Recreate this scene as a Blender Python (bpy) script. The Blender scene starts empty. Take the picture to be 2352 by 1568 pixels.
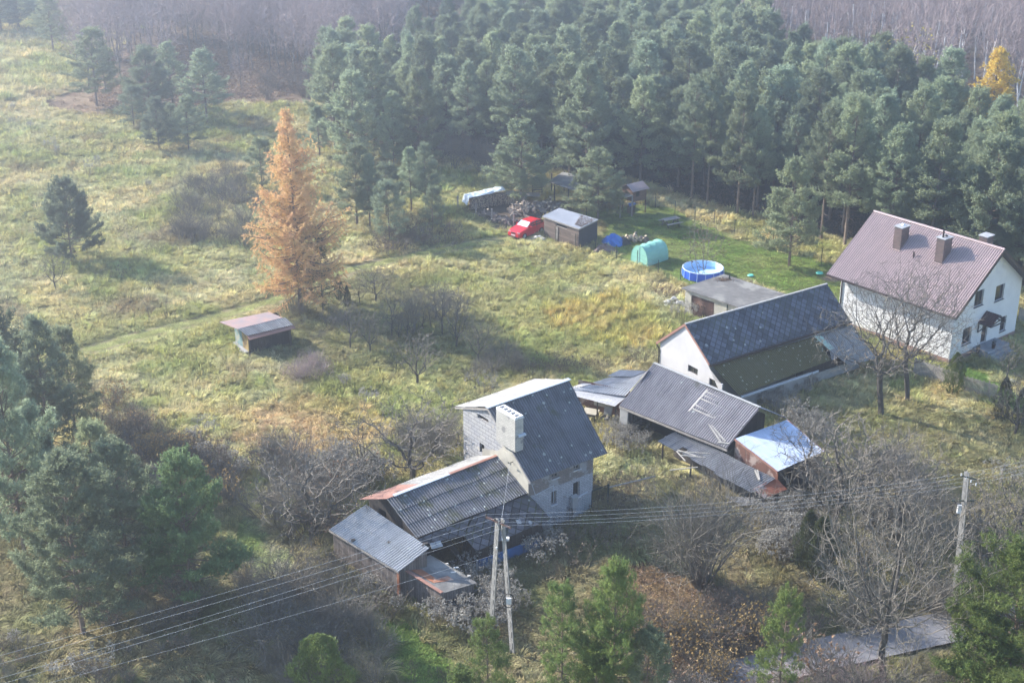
import bpy, math, random
import numpy as np
from mathutils import Vector, Matrix, Euler
R = math.radians
random.seed(7); np.random.seed(7)
scn = bpy.context.scene
C = scn.collection

# ------------------------------------------------------------------ camera
F, PITCH, H = 3290.0, R(23.3), 45.7          # focal length in units of a 2352 px wide frame
CX, CY = 1176.0, 784.0
cp, sp = math.cos(PITCH), math.sin(PITCH)
cam = bpy.data.cameras.new('camera'); cam.sensor_width = 36.0; cam.lens = 36.0*F/2352.0
cam.clip_start = 1.0; cam.clip_end = 3000.0
camo = bpy.data.objects.new('camera', cam); C.objects.link(camo)
camo.location = (0, 0, H); camo.rotation_euler = (R(90)-PITCH, 0, 0)
scn.camera = camo

# ------------------------------------------------------------------ light
SUN_EL, SUN_AZ = R(29), math.atan2(0.47, -0.88)     # direction TO the sun in the XY plane
world = bpy.data.worlds.new('World'); scn.world = world; world.use_nodes = True
wn = world.node_tree.nodes; wl = world.node_tree.links
bg = wn['Background']; sky = wn.new('ShaderNodeTexSky'); sky.sky_type = 'NISHITA'; sky.sun_disc = False
sky.sun_elevation = SUN_EL; sky.sun_rotation = R(90)-SUN_AZ
sky.air_density = 1.0; sky.dust_density = 0.3; sky.ozone_density = 2.0
wl.new(sky.outputs[0], bg.inputs[0]); bg.inputs[1].default_value = 0.15
sun = bpy.data.lights.new('sun', 'SUN'); sun.energy = 4.8; sun.angle = R(1.0); sun.color = (1, 0.94, 0.84)
suno = bpy.data.objects.new('sun', sun); C.objects.link(suno)
sd = Vector((math.cos(SUN_AZ)*math.cos(SUN_EL), math.sin(SUN_AZ)*math.cos(SUN_EL), math.sin(SUN_EL)))
suno.rotation_euler = sd.to_track_quat('Z', 'Y').to_euler(); suno.location = (0, 0, 80)
scn.view_settings.view_transform = 'Standard'; scn.view_settings.look = 'None'
scn.view_settings.exposure = 1.68; scn.view_settings.gamma = 1
scn.cycles.max_bounces = 6; scn.cycles.diffuse_bounces = 3; scn.cycles.glossy_bounces = 2
scn.cycles.transmission_bounces = 3; scn.cycles.volume_bounces = 0; scn.cycles.transparent_max_bounces = 6
scn.cycles.use_denoising = True
HAZE = 0.002

# ------------------------------------------------------------------ measuring helpers (photo measurements -> metres)
def ray(x, y):
    a = (x-CX)/F; b = -(y-CY)/F
    return Vector((a, cp+b*sp, -sp+b*cp))
def at(x, y, z=0.0):
    d = ray(x, y); t = (z-H)/d.z
    return Vector((d.x*t, d.y*t, z))
ZO = {'d': (0, 0, 1), 'z1': (1873.9, 478.0, .24769), 'z2': (1015.8, 848.5, .2401), 'z3': (746.9, 1015.8, .26676),
      'z4': (1434.1, 567.7, .13338), 'z5': (1481.9, 627.4, .22103), 'r2': (1284.7, 627.4, .36197),
      'r4': (1015.8, 370.5, .3049), 'r1': (717, 836.6, .4002), 'r3': (1792.6, 448.2, .34292), 'c1': (1045.7, 406.3, .15243), 'c2': (1225.0, 836.6, .13338),
      'c3': (490, 687.2, .10289), 'c4': (1583.5, 896.3, .19056), 'c5': (1344.5, 382.4, .18673),
      'g1': (0, 0, .362), 'g2': (776.8, 0, .362), 'g3': (1515.4, 0, .362), 'g4': (0, 1015.8, .3557),
      'g5': (418.3, 597.5, .362), 'g6': (1515.4, 1015.8, .3557), 'g7': (0, 537.8, .3239), 'g8': (776.8, 1075.6, .3557)}
def px(k, x, y): a, b, m = ZO[k]; return a+m*x, b+m*y
def q(k, x, y, z=0.0): return at(*px(k, x, y), z)
def onpl(k, x, y, p, n):
    d = ray(*px(k, x, y)); o = Vector((0, 0, H)); t = (Vector(p)-o).dot(n)/d.dot(n); return o+d*t
def hz(p, k, y):
    b = -(px(k, 0, y)[1]-CY)/F
    return H+p.y*(b*cp-sp)/(cp+b*sp)
def dpx(X, Y):                                        # ground point -> frame coordinates, numpy
    dep = Y*cp+H*sp; up = Y*sp-H*cp
    return CX+F*X/dep, CY-F*up/dep
UP = Vector((0, 0, 1))

# ------------------------------------------------------------------ noise
_rng = np.random.RandomState(3); _T = _rng.rand(256, 256)
def vn(x, y, s=1.0, o=0):
    x = np.asarray(x)/s+o*17.3+1000; y = np.asarray(y)/s+o*9.1+1000
    xi = np.floor(x).astype(int); yi = np.floor(y).astype(int); fx = x-xi; fy = y-yi
    fx = fx*fx*(3-2*fx); fy = fy*fy*(3-2*fy); g = lambda a, b: _T[a % 256, b % 256]
    return (g(xi, yi)*(1-fx)+g(xi+1, yi)*fx)*(1-fy)+(g(xi, yi+1)*(1-fx)+g(xi+1, yi+1)*fx)*fy
def fbm(x, y, s, o=0, n=3):
    r = 0; a = 1; t = 0
    for i in range(n): r = r+a*vn(x, y, s/2**i, o+i*3); t += a; a *= .5
    return r/t

def smooth1(x, y): return float(vn(x, y, 1.0, 7))
# ------------------------------------------------------------------ mesh builder
class MB:
    def __init__(s): s.v = []; s.f = []; s.uv = []
    def face(s, pts, uv=None):
        i = len(s.v); pts = [Vector(p) for p in pts]; s.v += pts; s.f.append(list(range(i, i+len(pts))))
        if uv is None:
            n = (pts[1]-pts[0]).cross(pts[2]-pts[0])
            if n.length < 1e-9: n = UP.copy()
            n.normalize()
            u = UP.cross(n)
            u = u.normalized() if u.length > .05 else Vector((1, 0, 0)); w = n.cross(u)
            uv = [(p.dot(u), p.dot(w)) for p in pts]
        s.uv.append(uv)
    def box(s, o, a, b, c):
        o, a, b, c = map(Vector, (o, a, b, c))
        if a.cross(b).dot(c) < 0: a, b = b, a
        P = [o, o+a, o+a+b, o+b, o+c, o+a+c, o+a+b+c, o+b+c]
        for f in ((0, 3, 2, 1), (4, 5, 6, 7), (0, 1, 5, 4), (1, 2, 6, 5), (2, 3, 7, 6), (3, 0, 4, 7)): s.face([P[i] for i in f])
    def beam(s, p, r, w, h=None, up=UP):
        p, r = Vector(p), Vector(r); h = h or w; d = (r-p); n = d.normalized(); x = n.cross(up)
        x = x.normalized() if x.length > .05 else Vector((1, 0, 0)); y = x.cross(n)
        s.box(p-x*w/2-y*h/2, x*w, y*h, d)
    def tube(s, p, r, r0, r1=None, n=6, caps=True):
        p, r = Vector(p), Vector(r); r1 = r0 if r1 is None else r1; d = (r-p).normalized(); x = d.orthogonal().normalized(); y = d.cross(x)
        A = [p+(x*math.cos(t)+y*math.sin(t))*r0 for t in [2*math.pi*i/n for i in range(n)]]
        B = [r+(x*math.cos(t)+y*math.sin(t))*r1 for t in [2*math.pi*i/n for i in range(n)]]
        L = (r-p).length
        for i in range(n):
            j = (i+1) % n; s.face([A[i], A[j], B[j], B[i]], [(i/n, 0), ((i+1)/n, 0), ((i+1)/n, L), (i/n, L)])
        if caps: s.face(A[::-1]); s.face(B)
    def slab(s, pts, t):
        pts = [Vector(p) for p in pts]; n = (pts[1]-pts[0]).cross(pts[2]-pts[0]).normalized()
        if n.z < 0: pts = pts[::-1]; n = -n
        lo = [p-n*t for p in pts]; s.face(pts); s.face(lo[::-1]); m = len(pts)
        for i in range(m): j = (i+1) % m; s.face([pts[j], pts[i], lo[i], lo[j]])
    def sheet(s, a, b, c, d, pitch=.18, amp=.025, rows=1, skip=None, jit=0.0, seed=0, over=.018, wav=None):
        """corrugated or tiled roof: a,b eave, c,d ridge; ribs run from eave to ridge"""
        a, b, c, d = map(Vector, (a, b, c, d)); rn = random.Random(seed)
        L = ((b-a).length+(c-d).length)/2; W = ((d-a).length+(c-b).length)/2
        n = (b-a).cross(d-a).normalized()
        if n.z < 0: n = -n
        wav = (.07 if pitch == .177 else 0) if wav is None else wav; ox = a.x*.7+a.y*1.3
        nu = max(2, int(L/pitch*4)); sheets = max(1, int(L/1.05))
        off = {}
        for r in range(rows):
            v0, v1 = r/rows, min(1, (r+1)/rows+(.03 if r < rows-1 else 0))
            for i in range(nu):
                u0, u1 = i/nu, (i+1)/nu; k = int(u0*sheets*.999)
                if skip and skip((u0+u1)/2, (v0+v1)/2): continue
                j0, j1 = off.setdefault((r, k), (rn.uniform(-jit, jit), rn.uniform(-jit, jit)))
                if r > 0: j0 = j0*.3
                va = v0+j0/W; vb = v1
                def pt(u, v, e):
                    return (a.lerp(b, u)).lerp(d.lerp(c, u), v)+n*(amp*math.sin(2*math.pi*u*L/pitch)+e+j1*.15+(wav*2*(smooth1(u*L*.45+ox, v*W*.3)-.5) if wav else 0))
                s.face([pt(u0, va, over), pt(u1, va, over), pt(u1, vb, 0), pt(u0, vb, 0)],
                       [(u0*L, va*W), (u1*L, va*W), (u1*L, vb*W), (u0*L, vb*W)])
    def build(s, name, m, parent=None, org=None, smooth=False):
        o_ = Vector(parent['_o']) if parent is not None else Vector(org or (0, 0, 0))
        me = bpy.data.meshes.new(name); me.from_pydata([tuple(p-o_) for p in s.v], [], s.f)
        l = me.uv_layers.new(name='UVMap'); l.data.foreach_set('uv', [c for f in s.uv for p in f for c in p])
        if smooth: me.polygons.foreach_set('use_smooth', [True]*len(me.polygons))
        me.materials.append(m); me.update()
        o = bpy.data.objects.new(name, me); C.objects.link(o)
        if parent is not None: o.parent = parent; o['_o'] = tuple(o_)
        else: o.location = o_; o['_o'] = tuple(o_)
        return o
def thing(name, label, cat, loc, group=None):
    o = bpy.data.objects.new(name, None); C.objects.link(o); o.location = loc; o.empty_display_size = .3
    o['_o'] = tuple(loc); o['label'] = label; o['category'] = cat
    if group: o['group'] = group
    return o
def tag(o, label, cat, group=None, kind=None):
    if label: o['label'] = label
    if cat: o['category'] = cat
    if group: o['group'] = group
    if kind: o['kind'] = kind
    return o
def struct(o): o['kind'] = 'structure'; return o
def dup(root, loc, rz=0.0, sc=1.0, label=None, group=None, sz=None, tilt=None):
    r = root.copy(); C.objects.link(r); r.location = loc
    r.rotation_euler = (tilt[0] if tilt else 0, tilt[1] if tilt else 0, rz)
    r.scale = (sc, sc, sz if sz else sc)
    if label: r['label'] = label
    if group: r['group'] = group
    for ch in root.children:
        c = ch.copy(); C.objects.link(c); c.parent = r
        for g in ch.children: d = g.copy(); C.objects.link(d); d.parent = c
    return r

def wall(o, d, L, top, ops=(), th=.25, rev=.14, mb=None):
    """wall face seen from outside, d points right; top = [(x,z),...] outline; ops = [(x0,x1,z0,z1)]"""
    mb = mb or MB(); o = Vector(o); d = Vector(d).normalized(); n = d.cross(UP)
    def tp(x):
        for (x0, z0), (x1, z1) in zip(top, top[1:]):
            if x0 <= x <= x1+1e-6: return z0+(z1-z0)*(x-x0)/max(1e-6, x1-x0)
        return top[-1][1]
    xs = sorted(set([0, L]+[x for x, _ in top if 0 < x < L]+[x for p in ops for x in p[:2]]))
    P = lambda x, z, i=0: o+d*x+UP*z-n*i
    for x0, x1 in zip(xs, xs[1:]):
        if x1-x0 < 1e-5: continue
        xm = (x0+x1)/2; zs = [0]; co = [p for p in ops if p[0] < xm < p[1]]
        for p in sorted(co, key=lambda p: p[2]):
            mb.face([P(x0, zs[-1]), P(x1, zs[-1]), P(x1, p[2]), P(x0, p[2])], [(x0, zs[-1]), (x1, zs[-1]), (x1, p[2]), (x0, p[2])]); zs.append(p[3])
        mb.face([P(x0, zs[-1]), P(x1, zs[-1]), P(x1, tp(x1)), P(x0, tp(x0))], [(x0, zs[-1]), (x1, zs[-1]), (x1, tp(x1)), (x0, tp(x0))])
    for x0, x1, z0, z1 in ops:
        for a, b in (((x0, z0), (x1, z0)), ((x1, z0), (x1, z1)), ((x1, z1), (x0, z1)), ((x0, z1), (x0, z0))):
            mb.face([P(*a), P(*b), P(*b, rev), P(*a, rev)])
    return mb
def window(parent, o, d, op, rev, fm, gm, bars=1, fw=.06, sill=None, name='window'):
    o = Vector(o); d = Vector(d).normalized(); n = d.cross(UP); x0, x1, z0, z1 = op
    mb = MB(); b0 = o-n*(rev-.002)
    def bar(xa, xb, za, zb, t=.05): mb.box(b0+d*xa+UP*za, d*(xb-xa), UP*(zb-za), n*t)
    bar(x0, x0+fw, z0, z1); bar(x1-fw, x1, z0, z1); bar(x0+fw, x1-fw, z0, z0+fw); bar(x0+fw, x1-fw, z1-fw, z1)
    for i in range(1, bars+1):
        xm = x0+(x1-x0)*i/(bars+1); bar(xm-fw/2, xm+fw/2, z0+fw, z1-fw, .045)
    w = mb.build(name, fm, parent); w['_o'] = parent['_o']
    g = MB(); g.face([b0+d*x0+UP*z0+n*.012, b0+d*x1+UP*z0+n*.012, b0+d*x1+UP*z1+n*.012, b0+d*x0+UP*z1+n*.012]); g.build('pane', gm, w)
    if sill:
        s = MB(); s.box(o+d*(x0-.06)+UP*(z0-.035)-n*rev, d*(x1-x0+.12), UP*.033, n*(rev+.09)); s.build('sill', sill, w)
    return w

# ------------------------------------------------------------------ materials
def newmat(name):
    m = bpy.data.materials.new(name); m.use_nodes = True; nt = m.node_tree; b = nt.nodes['Principled BSDF']
    try: b.inputs['Specular IOR Level'].default_value = .3
    except Exception: pass
    return m, nt, b
class N:
    """tiny node helper"""
    def __init__(s, nt): s.nt = nt
    def n(s, t, **k):
        x = s.nt.nodes.new(t)
        for a, b in k.items(): setattr(x, a, b)
        return x
    def l(s, a, b): s.nt.links.new(a, b)
    def noise(s, vec, sc, det=4, rough=.6):
        x = s.n('ShaderNodeTexNoise'); x.inputs['Scale'].default_value = sc; x.inputs['Detail'].default_value = det; x.inputs['Roughness'].default_value = rough
        if vec: s.l(vec, x.inputs['Vector'])
        return x.outputs['Fac']
    def ramp(s, f, stops):
        x = s.n('ShaderNodeValToRGB'); e = x.color_ramp.elements
        while len(e) < len(stops): e.new(.5)
        for i, (p, c) in enumerate(stops):
            e[i].position = p; e[i].color = (*c, 1) if not isinstance(c, (int, float)) else (c, c, c, 1)
        s.l(f, x.inputs[0]); return x.outputs[0]
    def mix(s, f, a, b, mode='MIX'):
        x = s.n('ShaderNodeMix', data_type='RGBA', blend_type=mode)
        for v, i in ((f, 0), (a, 6), (b, 7)):
            if hasattr(v, 'is_output'): s.l(v, x.inputs[i])
            elif isinstance(v, (int, float)): x.inputs[i].default_value = v if i == 0 else (v, v, v, 1)
            else: x.inputs[i].default_value = (*v, 1)
        return x.outputs[2]
    def bump(s, h, st, b, dist=.02):
        x = s.n('ShaderNodeBump'); x.inputs['Strength'].default_value = st; x.inputs['Distance'].default_value = dist
        s.l(h, x.inputs['Height']); s.l(x.outputs[0], b.inputs['Normal'])
    def math(s, op, a, b=0.0):
        x = s.n('ShaderNodeMath', operation=op)
        if op == 'MULTIPLY_ADD': x.inputs[2].default_value = .5
        for v, i in ((a, 0), (b, 1)):
            if hasattr(v, 'is_output'): s.l(v, x.inputs[i])
            else: x.inputs[i].default_value = v
        return x.outputs[0]
    def uv(s): return s.n('ShaderNodeTexCoord').outputs['UV']
    def obj(s): return s.n('ShaderNodeTexCoord').outputs['Object']
    def mapped(s, vec, sc=(1, 1, 1), rot=0):
        x = s.n('ShaderNodeMapping'); x.inputs['Scale'].default_value = sc; x.inputs['Rotation'].default_value = (0, 0, rot); s.l(vec, x.inputs['Vector']); return x.outputs[0]
    def voro(s, vec, sc, out='Distance', rnd=1.0):
        x = s.n('ShaderNodeTexVoronoi'); x.inputs['Scale'].default_value = sc; x.inputs['Randomness'].default_value = rnd; s.l(vec, x.inputs['Vector']); return x.outputs[out]
    def val(s, hi, lo=None):
        pass
def pm(name, c1, c2, sc=3.0, rough=.8, bump=.2, sc2=None, metal=0, coords='obj', c3=None, spec=None):
    m, nt, b = newmat(name); k = N(nt); v = k.obj() if coords == 'obj' else k.uv()
    f = k.noise(v, sc, 6, .65); st = [(.3, c1), (.7, c2)]
    col = k.ramp(f, st)
    if c3: col = k.mix(k.ramp(k.noise(v, sc*.37, 4), [(.5, 0.0), (.62, 1.0)]), col, c3)
    k.l(col, b.inputs['Base Color']); b.inputs['Roughness'].default_value = rough; b.inputs['Metallic'].default_value = metal
    if spec is not None: b.inputs['Specular IOR Level'].default_value = spec
    if bump: k.bump(k.noise(v, sc2 or sc*6, 5), bump, b)
    return m
def corr_mat(name, base, lich=.35, moss=.0, rows=1.2, lsc=1.7, dark=.55, rough=.85, spec=.3, mosscol=(.06, .065, .02), grime=1.0, pitch=.177, furrow_shade=.6):
    m, nt, b = newmat(name); k = N(nt); uv = k.uv()
    f = k.noise(k.mapped(uv, (1.2, .35, 1)), 1.6, 6, .7)
    c = k.ramp(f, [(.3, tuple(x*dark for x in base)), (.5, base), (.75, tuple(min(1, x*1.35) for x in base))])
    fine = k.noise(k.mapped(uv, (9, 3, 1)), 3, 5, .8)
    c = k.mix(.55*grime, c, k.ramp(fine, [(.3, .25), (.6, 1.0)]), 'MULTIPLY')
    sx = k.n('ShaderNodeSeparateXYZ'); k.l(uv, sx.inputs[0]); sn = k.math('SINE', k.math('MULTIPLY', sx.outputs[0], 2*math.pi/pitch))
    c = k.mix(furrow_shade, c, k.ramp(k.math('MULTIPLY_ADD', sn, .5), [(.0, .35), (.55, 1.0), (1.0, 1.35)]), 'MULTIPLY')  # rib light and shade painted into the colour: furrows dirty and darkened, crests lightened
    if moss:
        ms = k.noise(k.mapped(uv, (.5, .35, 1)), 1.1, 6, .75)
        c = k.mix(k.ramp(ms, [(.62-moss*.4, 0.0), (.72-moss*.35, .85)]), c, mosscol)
    if lich:
        vd = k.n('ShaderNodeTexVoronoi'); vd.inputs['Scale'].default_value = lsc; k.l(uv, vd.inputs['Vector'])
        rnd = k.n('ShaderNodeSeparateColor'); k.l(vd.outputs['Color'], rnd.inputs[0])
        keep = k.math('LESS_THAN', rnd.outputs[0], lich)
        size = k.math('MULTIPLY', rnd.outputs[1], .16)
        d = k.math('SUBTRACT', vd.outputs['Distance'], size)
        ring = k.ramp(d, [(.0, .55), (.02, 1.0), (.055, .9), (.09, 0.0)])
        c = k.mix(k.math('MULTIPLY', ring, keep), c, (.5, .52, .47))
        v2 = k.voro(uv, lsc*4.3); c = k.mix(k.ramp(v2, [(.07, .8), (.13, 0.0)]), c, (.45, .47, .44))
    k.l(c, b.inputs['Base Color']); b.inputs['Roughness'].default_value = rough; b.inputs['Specular IOR Level'].default_value = spec
    k.bump(fine, .3, b, .01)
    return m
def slate_mat(name, base, size=.4, moss=.3, lich=.25, rough=.6):
    m, nt, b = newmat(name); k = N(nt); uv = k.uv(); r = k.mapped(uv, (1, 1, 1), R(45))
    br = k.n('ShaderNodeTexBrick', offset=0.0, squash=1.0)
    for i, v in (('Scale', 1.0), ('Brick Width', size), ('Row Height', size), ('Mortar Size', .03), ('Mortar Smooth', .3), ('Bias', 0.0)): br.inputs[i].default_value = v
    br.inputs['Color1'].default_value = (*[x*.6 for x in base], 1); br.inputs['Color2'].default_value = (*[x*1.6 for x in base], 1)
    br.inputs['Mortar'].default_value = (*[x*.12 for x in base], 1); k.l(r, br.inputs['Vector'])
    c = k.mix(.35, br.outputs['Color'], k.ramp(k.noise(uv, 2, 5), [(.3, .4), (.7, 1.3)]), 'MULTIPLY')
    seam = k.math('MULTIPLY', br.outputs['Fac'], k.ramp(k.noise(uv, .45, 4), [(.5-.2*moss, 0.0), (.65-.1*moss, 1.0)]))
    c = k.mix(seam, c, (.05, .06, .015))
    c = k.mix(k.ramp(k.noise(uv, .9, 6, .75), [(.74-moss*.25, 0.0), (.85-moss*.2, .8)]), c, (.06, .065, .02))
    if lich:
        vd = k.n('ShaderNodeTexVoronoi'); vd.inputs['Scale'].default_value = 1.3; k.l(uv, vd.inputs['Vector'])
        rnd = k.n('ShaderNodeSeparateColor'); k.l(vd.outputs['Color'], rnd.inputs[0])
        keep = k.math('LESS_THAN', rnd.outputs[0], lich); d = k.math('SUBTRACT', vd.outputs['Distance'], k.math('MULTIPLY', rnd.outputs[1], .11))
        c = k.mix(k.math('MULTIPLY', k.ramp(d, [(.0, .5), (.02, 1.0), (.06, 0.0)]), keep), c, (.45, .46, .43))
    k.l(c, b.inputs['Base Color']); b.inputs['Roughness'].default_value = rough
    k.bump(br.outputs['Fac'], .5, b, -.015)
    return m
def plank_mat(name, c1, c2, w=.16, rough=.85, patch=None, horiz=False):
    m, nt, b = newmat(name); k = N(nt); uv = k.uv(); uv = k.mapped(uv, (1, 1, 1), R(90)) if not horiz else uv
    br = k.n('ShaderNodeTexBrick', offset=.37, squash=1.0)
    for i, v in (('Scale', 1.0), ('Brick Width', 2.3), ('Row Height', w), ('Mortar Size', .008), ('Bias', 0.0)): br.inputs[i].default_value = v
    br.inputs['Color1'].default_value = (*c1, 1); br.inputs['Color2'].default_value = (*c2, 1); br.inputs['Mortar'].default_value = (.01, .009, .008, 1); k.l(uv, br.inputs['Vector'])
    g = k.noise(k.mapped(uv, (1.5, 18, 1)), 2, 5, .7)
    c = k.mix(.75, br.outputs['Color'], k.ramp(g, [(.25, .35), (.7, 1.4)]), 'MULTIPLY')
    if patch: c = k.mix(k.ramp(k.noise(uv, 1.1, 4, .7), [(.52, 0.0), (.58, .9)]), c, patch)
    k.l(c, b.inputs['Base Color']); b.inputs['Roughness'].default_value = rough; k.bump(br.outputs['Fac'], .6, b, -.02)
    return m
def brick_mat(name, c1, c2, mort, bw=.26, bh=.085, ms=.012, patch=None, pth=.55, rough=.85):
    m, nt, b = newmat(name); k = N(nt); uv = k.uv()
    br = k.n('ShaderNodeTexBrick', offset=.5, squash=1.0)
    for i, v in (('Scale', 1.0), ('Brick Width', bw), ('Row Height', bh), ('Mortar Size', ms), ('Bias', 0.0)): br.inputs[i].default_value = v
    br.inputs['Color1'].default_value = (*c1, 1); br.inputs['Color2'].default_value = (*c2, 1); br.inputs['Mortar'].default_value = (*mort, 1); k.l(uv, br.inputs['Vector'])
    c = k.mix(.4, br.outputs['Color'], k.ramp(k.noise(uv, 2.5, 5), [(.3, .6), (.7, 1.1)]), 'MULTIPLY')
    if patch: c = k.mix(k.ramp(k.noise(uv, .8, 5, .7), [(pth, 0.0), (pth+.04, 1.0)]), c, patch)
    k.l(c, b.inputs['Base Color']); b.inputs['Roughness'].default_value = rough; k.bump(br.outputs['Fac'], .4, b, -.01)
    return m
def leaf_mat(name, c1, c2, trans=.25, sc=.8, rough=.6, vary=.42):
    m, nt, b = newmat(name); k = N(nt)
    ge = k.n('ShaderNodeNewGeometry'); oi = k.n('ShaderNodeObjectInfo')
    f = k.noise(ge.outputs['Position'], sc, 3); c = k.ramp(f, [(.3, c1), (.7, c2)])
    rr = k.ramp(oi.outputs['Random'], [(0.0, 1-vary), (1.0, 1+vary*.6)])
    c = k.mix(1.0, c, rr, 'MULTIPLY')
    if vary > .3: c = k.mix(k.math('FRACT', k.math('MULTIPLY', oi.outputs['Random'], 7.3)), c, k.mix(1.0, c, (1.08, 1.0, .84), 'MULTIPLY'))
    k.l(c, b.inputs['Base Color']); b.inputs['Roughness'].default_value = rough; b.inputs['Specular IOR Level'].default_value = .25
    tr = k.n('ShaderNodeBsdfTranslucent'); k.l(c, tr.inputs[0]); ms = k.n('ShaderNodeMixShader'); ms.inputs[0].default_value = trans
    k.l(b.outputs[0], ms.inputs[1]); k.l(tr.outputs[0], ms.inputs[2]); k.l(ms.outputs[0], nt.nodes['Material Output'].inputs[0])
    return m
def attr_mat(name, trans=.3, kind='INSTANCER', rough=.7, bumpy=0):
    m, nt, b = newmat(name); k = N(nt)
    a = k.n('ShaderNodeAttribute', attribute_type=kind, attribute_name='col'); oi = k.n('ShaderNodeObjectInfo')
    c = k.mix(1.0, a.outputs['Color'], k.ramp(oi.outputs['Random'], [(0.0, .72), (1.0, 1.25)]), 'MULTIPLY')
    k.l(c, b.inputs['Base Color']); b.inputs['Roughness'].default_value = rough; b.inputs['Specular IOR Level'].default_value = .2
    tr = k.n('ShaderNodeBsdfTranslucent'); k.l(c, tr.inputs[0]); ms = k.n('ShaderNodeMixShader'); ms.inputs[0].default_value = trans
    k.l(b.outputs[0], ms.inputs[1]); k.l(tr.outputs[0], ms.inputs[2]); k.l(ms.outputs[0], nt.nodes['Material Output'].inputs[0])
    return m
def glass_mat(name, c=(.02, .025, .03)):
    m, nt, b = newmat(name); b.inputs['Base Color'].default_value = (*c, 1); b.inputs['Roughness'].default_value = .08; b.inputs['Specular IOR Level'].default_value = .7
    return m

M = {}
M['wood_pale'] = pm('bleached_battens', (.3, .28, .25), (.44, .41, .37), 4, .85, .1)
M['pole'] = pm('weathered_pole_concrete', (.17, .165, .155), (.27, .26, .245), 4, .9, .3)
M['glass'] = glass_mat('window_glass')
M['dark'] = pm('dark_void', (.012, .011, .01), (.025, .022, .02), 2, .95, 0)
M['white_render'] = pm('white_render', (.58, .57, .57), (.66, .65, .64), 1.2, .85, .08, 60)
M['old_render'] = pm('old_cream_render', (.36, .33, .27), (.48, .45, .38), 1.5, .9, .3, 20, c3=(.3, .28, .24))
M['barn_render'] = pm('barn_render', (.42, .405, .41), (.51, .495, .49), .8, .9, .2, 25)
M['plinth'] = brick_mat('brick_plinth', (.3, .15, .11), (.36, .19, .14), (.3, .25, .22))
M['tile'] = corr_mat('mauve_metal_tile', (.36, .265, .255), 0, 0, dark=.9, rough=.35, spec=.7, grime=.2, pitch=.2, furrow_shade=.75)
M['tile_dark'] = pm('dark_brown_tile', (.045, .02, .02), (.07, .03, .028), 2, .45, 0)
M['brown_trim'] = pm('brown_trim', (.03, .02, .018), (.05, .032, .028), 2, .5, 0)
M['clinker'] = brick_mat('clinker_brick', (.085, .06, .055), (.17, .11, .095), (.12, .11, .11), .25, .075, .008)
M['cap'] = pm('concrete_cap', (.28, .28, .29), (.38, .38, .39), 3, .7, .1)
M['silver'] = pm('bright_steel', (.5, .52, .55), (.62, .64, .66), 2, .35, .05, metal=.5)
M['concrete'] = pm('grey_concrete', (.26, .255, .25), (.36, .355, .35), 3, .85, .2)
M['step'] = pm('grey_stone_steps', (.2, .21, .23), (.3, .31, .33), 2.5, .8, .15)
M['slate'] = slate_mat('dark_fibre_slate', (.085, .09, .11), .42, .35, .3)
M['slate2'] = slate_mat('brown_fibre_slate', (.075, .07, .075), .48, .3, .6, .8)
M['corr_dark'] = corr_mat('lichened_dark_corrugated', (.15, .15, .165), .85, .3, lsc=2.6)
M['corr_pale'] = corr_mat('pale_corrugated', (.29, .28, .265), .2, 0, dark=.7, furrow_shade=.35)
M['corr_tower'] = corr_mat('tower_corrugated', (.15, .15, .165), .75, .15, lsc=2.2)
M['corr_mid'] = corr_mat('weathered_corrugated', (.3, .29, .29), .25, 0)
M['corr_white'] = corr_mat('bleached_corrugated', (.46, .45, .45), .2, 0, dark=.75, furrow_shade=.5)
M['corr_barn'] = corr_mat('brown_corrugated', (.3, .275, .285), .15, .1, furrow_shade=.8)
M['corr_moss'] = corr_mat('mossy_corrugated', (.17, .165, .13), .8, .8, mosscol=(.1, .085, .028), lsc=3.4, furrow_shade=.9)
M['corr_silver'] = corr_mat('silver_corrugated', (.5, .57, .7), 0, 0, dark=.88, rough=.4, spec=.6, grime=.25, furrow_shade=.12, pitch=.12)
M['pvc'] = corr_mat('pale_green_plastic', (.5, .66, .58), 0, 0, dark=.8, rough=.4, furrow_shade=.4)
M['rust'] = pm('rusty_sheet', (.2, .07, .035), (.4, .16, .08), 1.4, .75, .15, c3=(.5, .38, .3))
M['rust_red'] = pm('red_brown_sheet', (.24, .11, .08), (.34, .19, .145), 1.2, .7, .1)
M['rust_white'] = pm('peeling_rust', (.26, .08, .04), (.36, .13, .07), 1.5, .7, .15, c3=(.7, .68, .64))
M['felt'] = pm('roofing_felt', (.1, .095, .09), (.19, .18, .17), 1.6, .95, .4, 20, c3=(.24, .23, .21))
M['felt_grey'] = pm('blue_grey_felt', (.2, .215, .25), (.27, .285, .32), .8, .8, .15, 20)
M['plank'] = plank_mat('weathered_planks', (.12, .1, .09), (.22, .19, .175), .15)
M['plank_h'] = plank_mat('brown_boards', (.13, .095, .075), (.19, .145, .12), .28, horiz=True)
M['plank_dark'] = plank_mat('dark_planks', (.035, .03, .028), (.07, .06, .055), .15)
M['plank_teal'] = plank_mat('teal_planks', (.13, .22, .22), (.2, .3, .3), .14, patch=(.3, .27, .2))
M['plank_ochre'] = plank_mat('ochre_planks', (.3, .2, .06), (.38, .27, .1), .14, patch=(.1, .07, .04))
M['plank_rust'] = plank_mat('rusty_panels', (.13, .06, .045), (.17, .085, .062), .9, patch=(.34, .27, .24))
M['door'] = plank_mat('dark_door_planks', (.06, .03, .022), (.11, .055, .04), .13, patch=(.2, .12, .09))
M['wood'] = pm('grey_wood', (.2, .18, .16), (.36, .33, .3), 4, .85, .2)
M['wood_dark'] = pm('dark_wood', (.05, .042, .036), (.1, .085, .07), 4, .85, .2)
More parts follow.
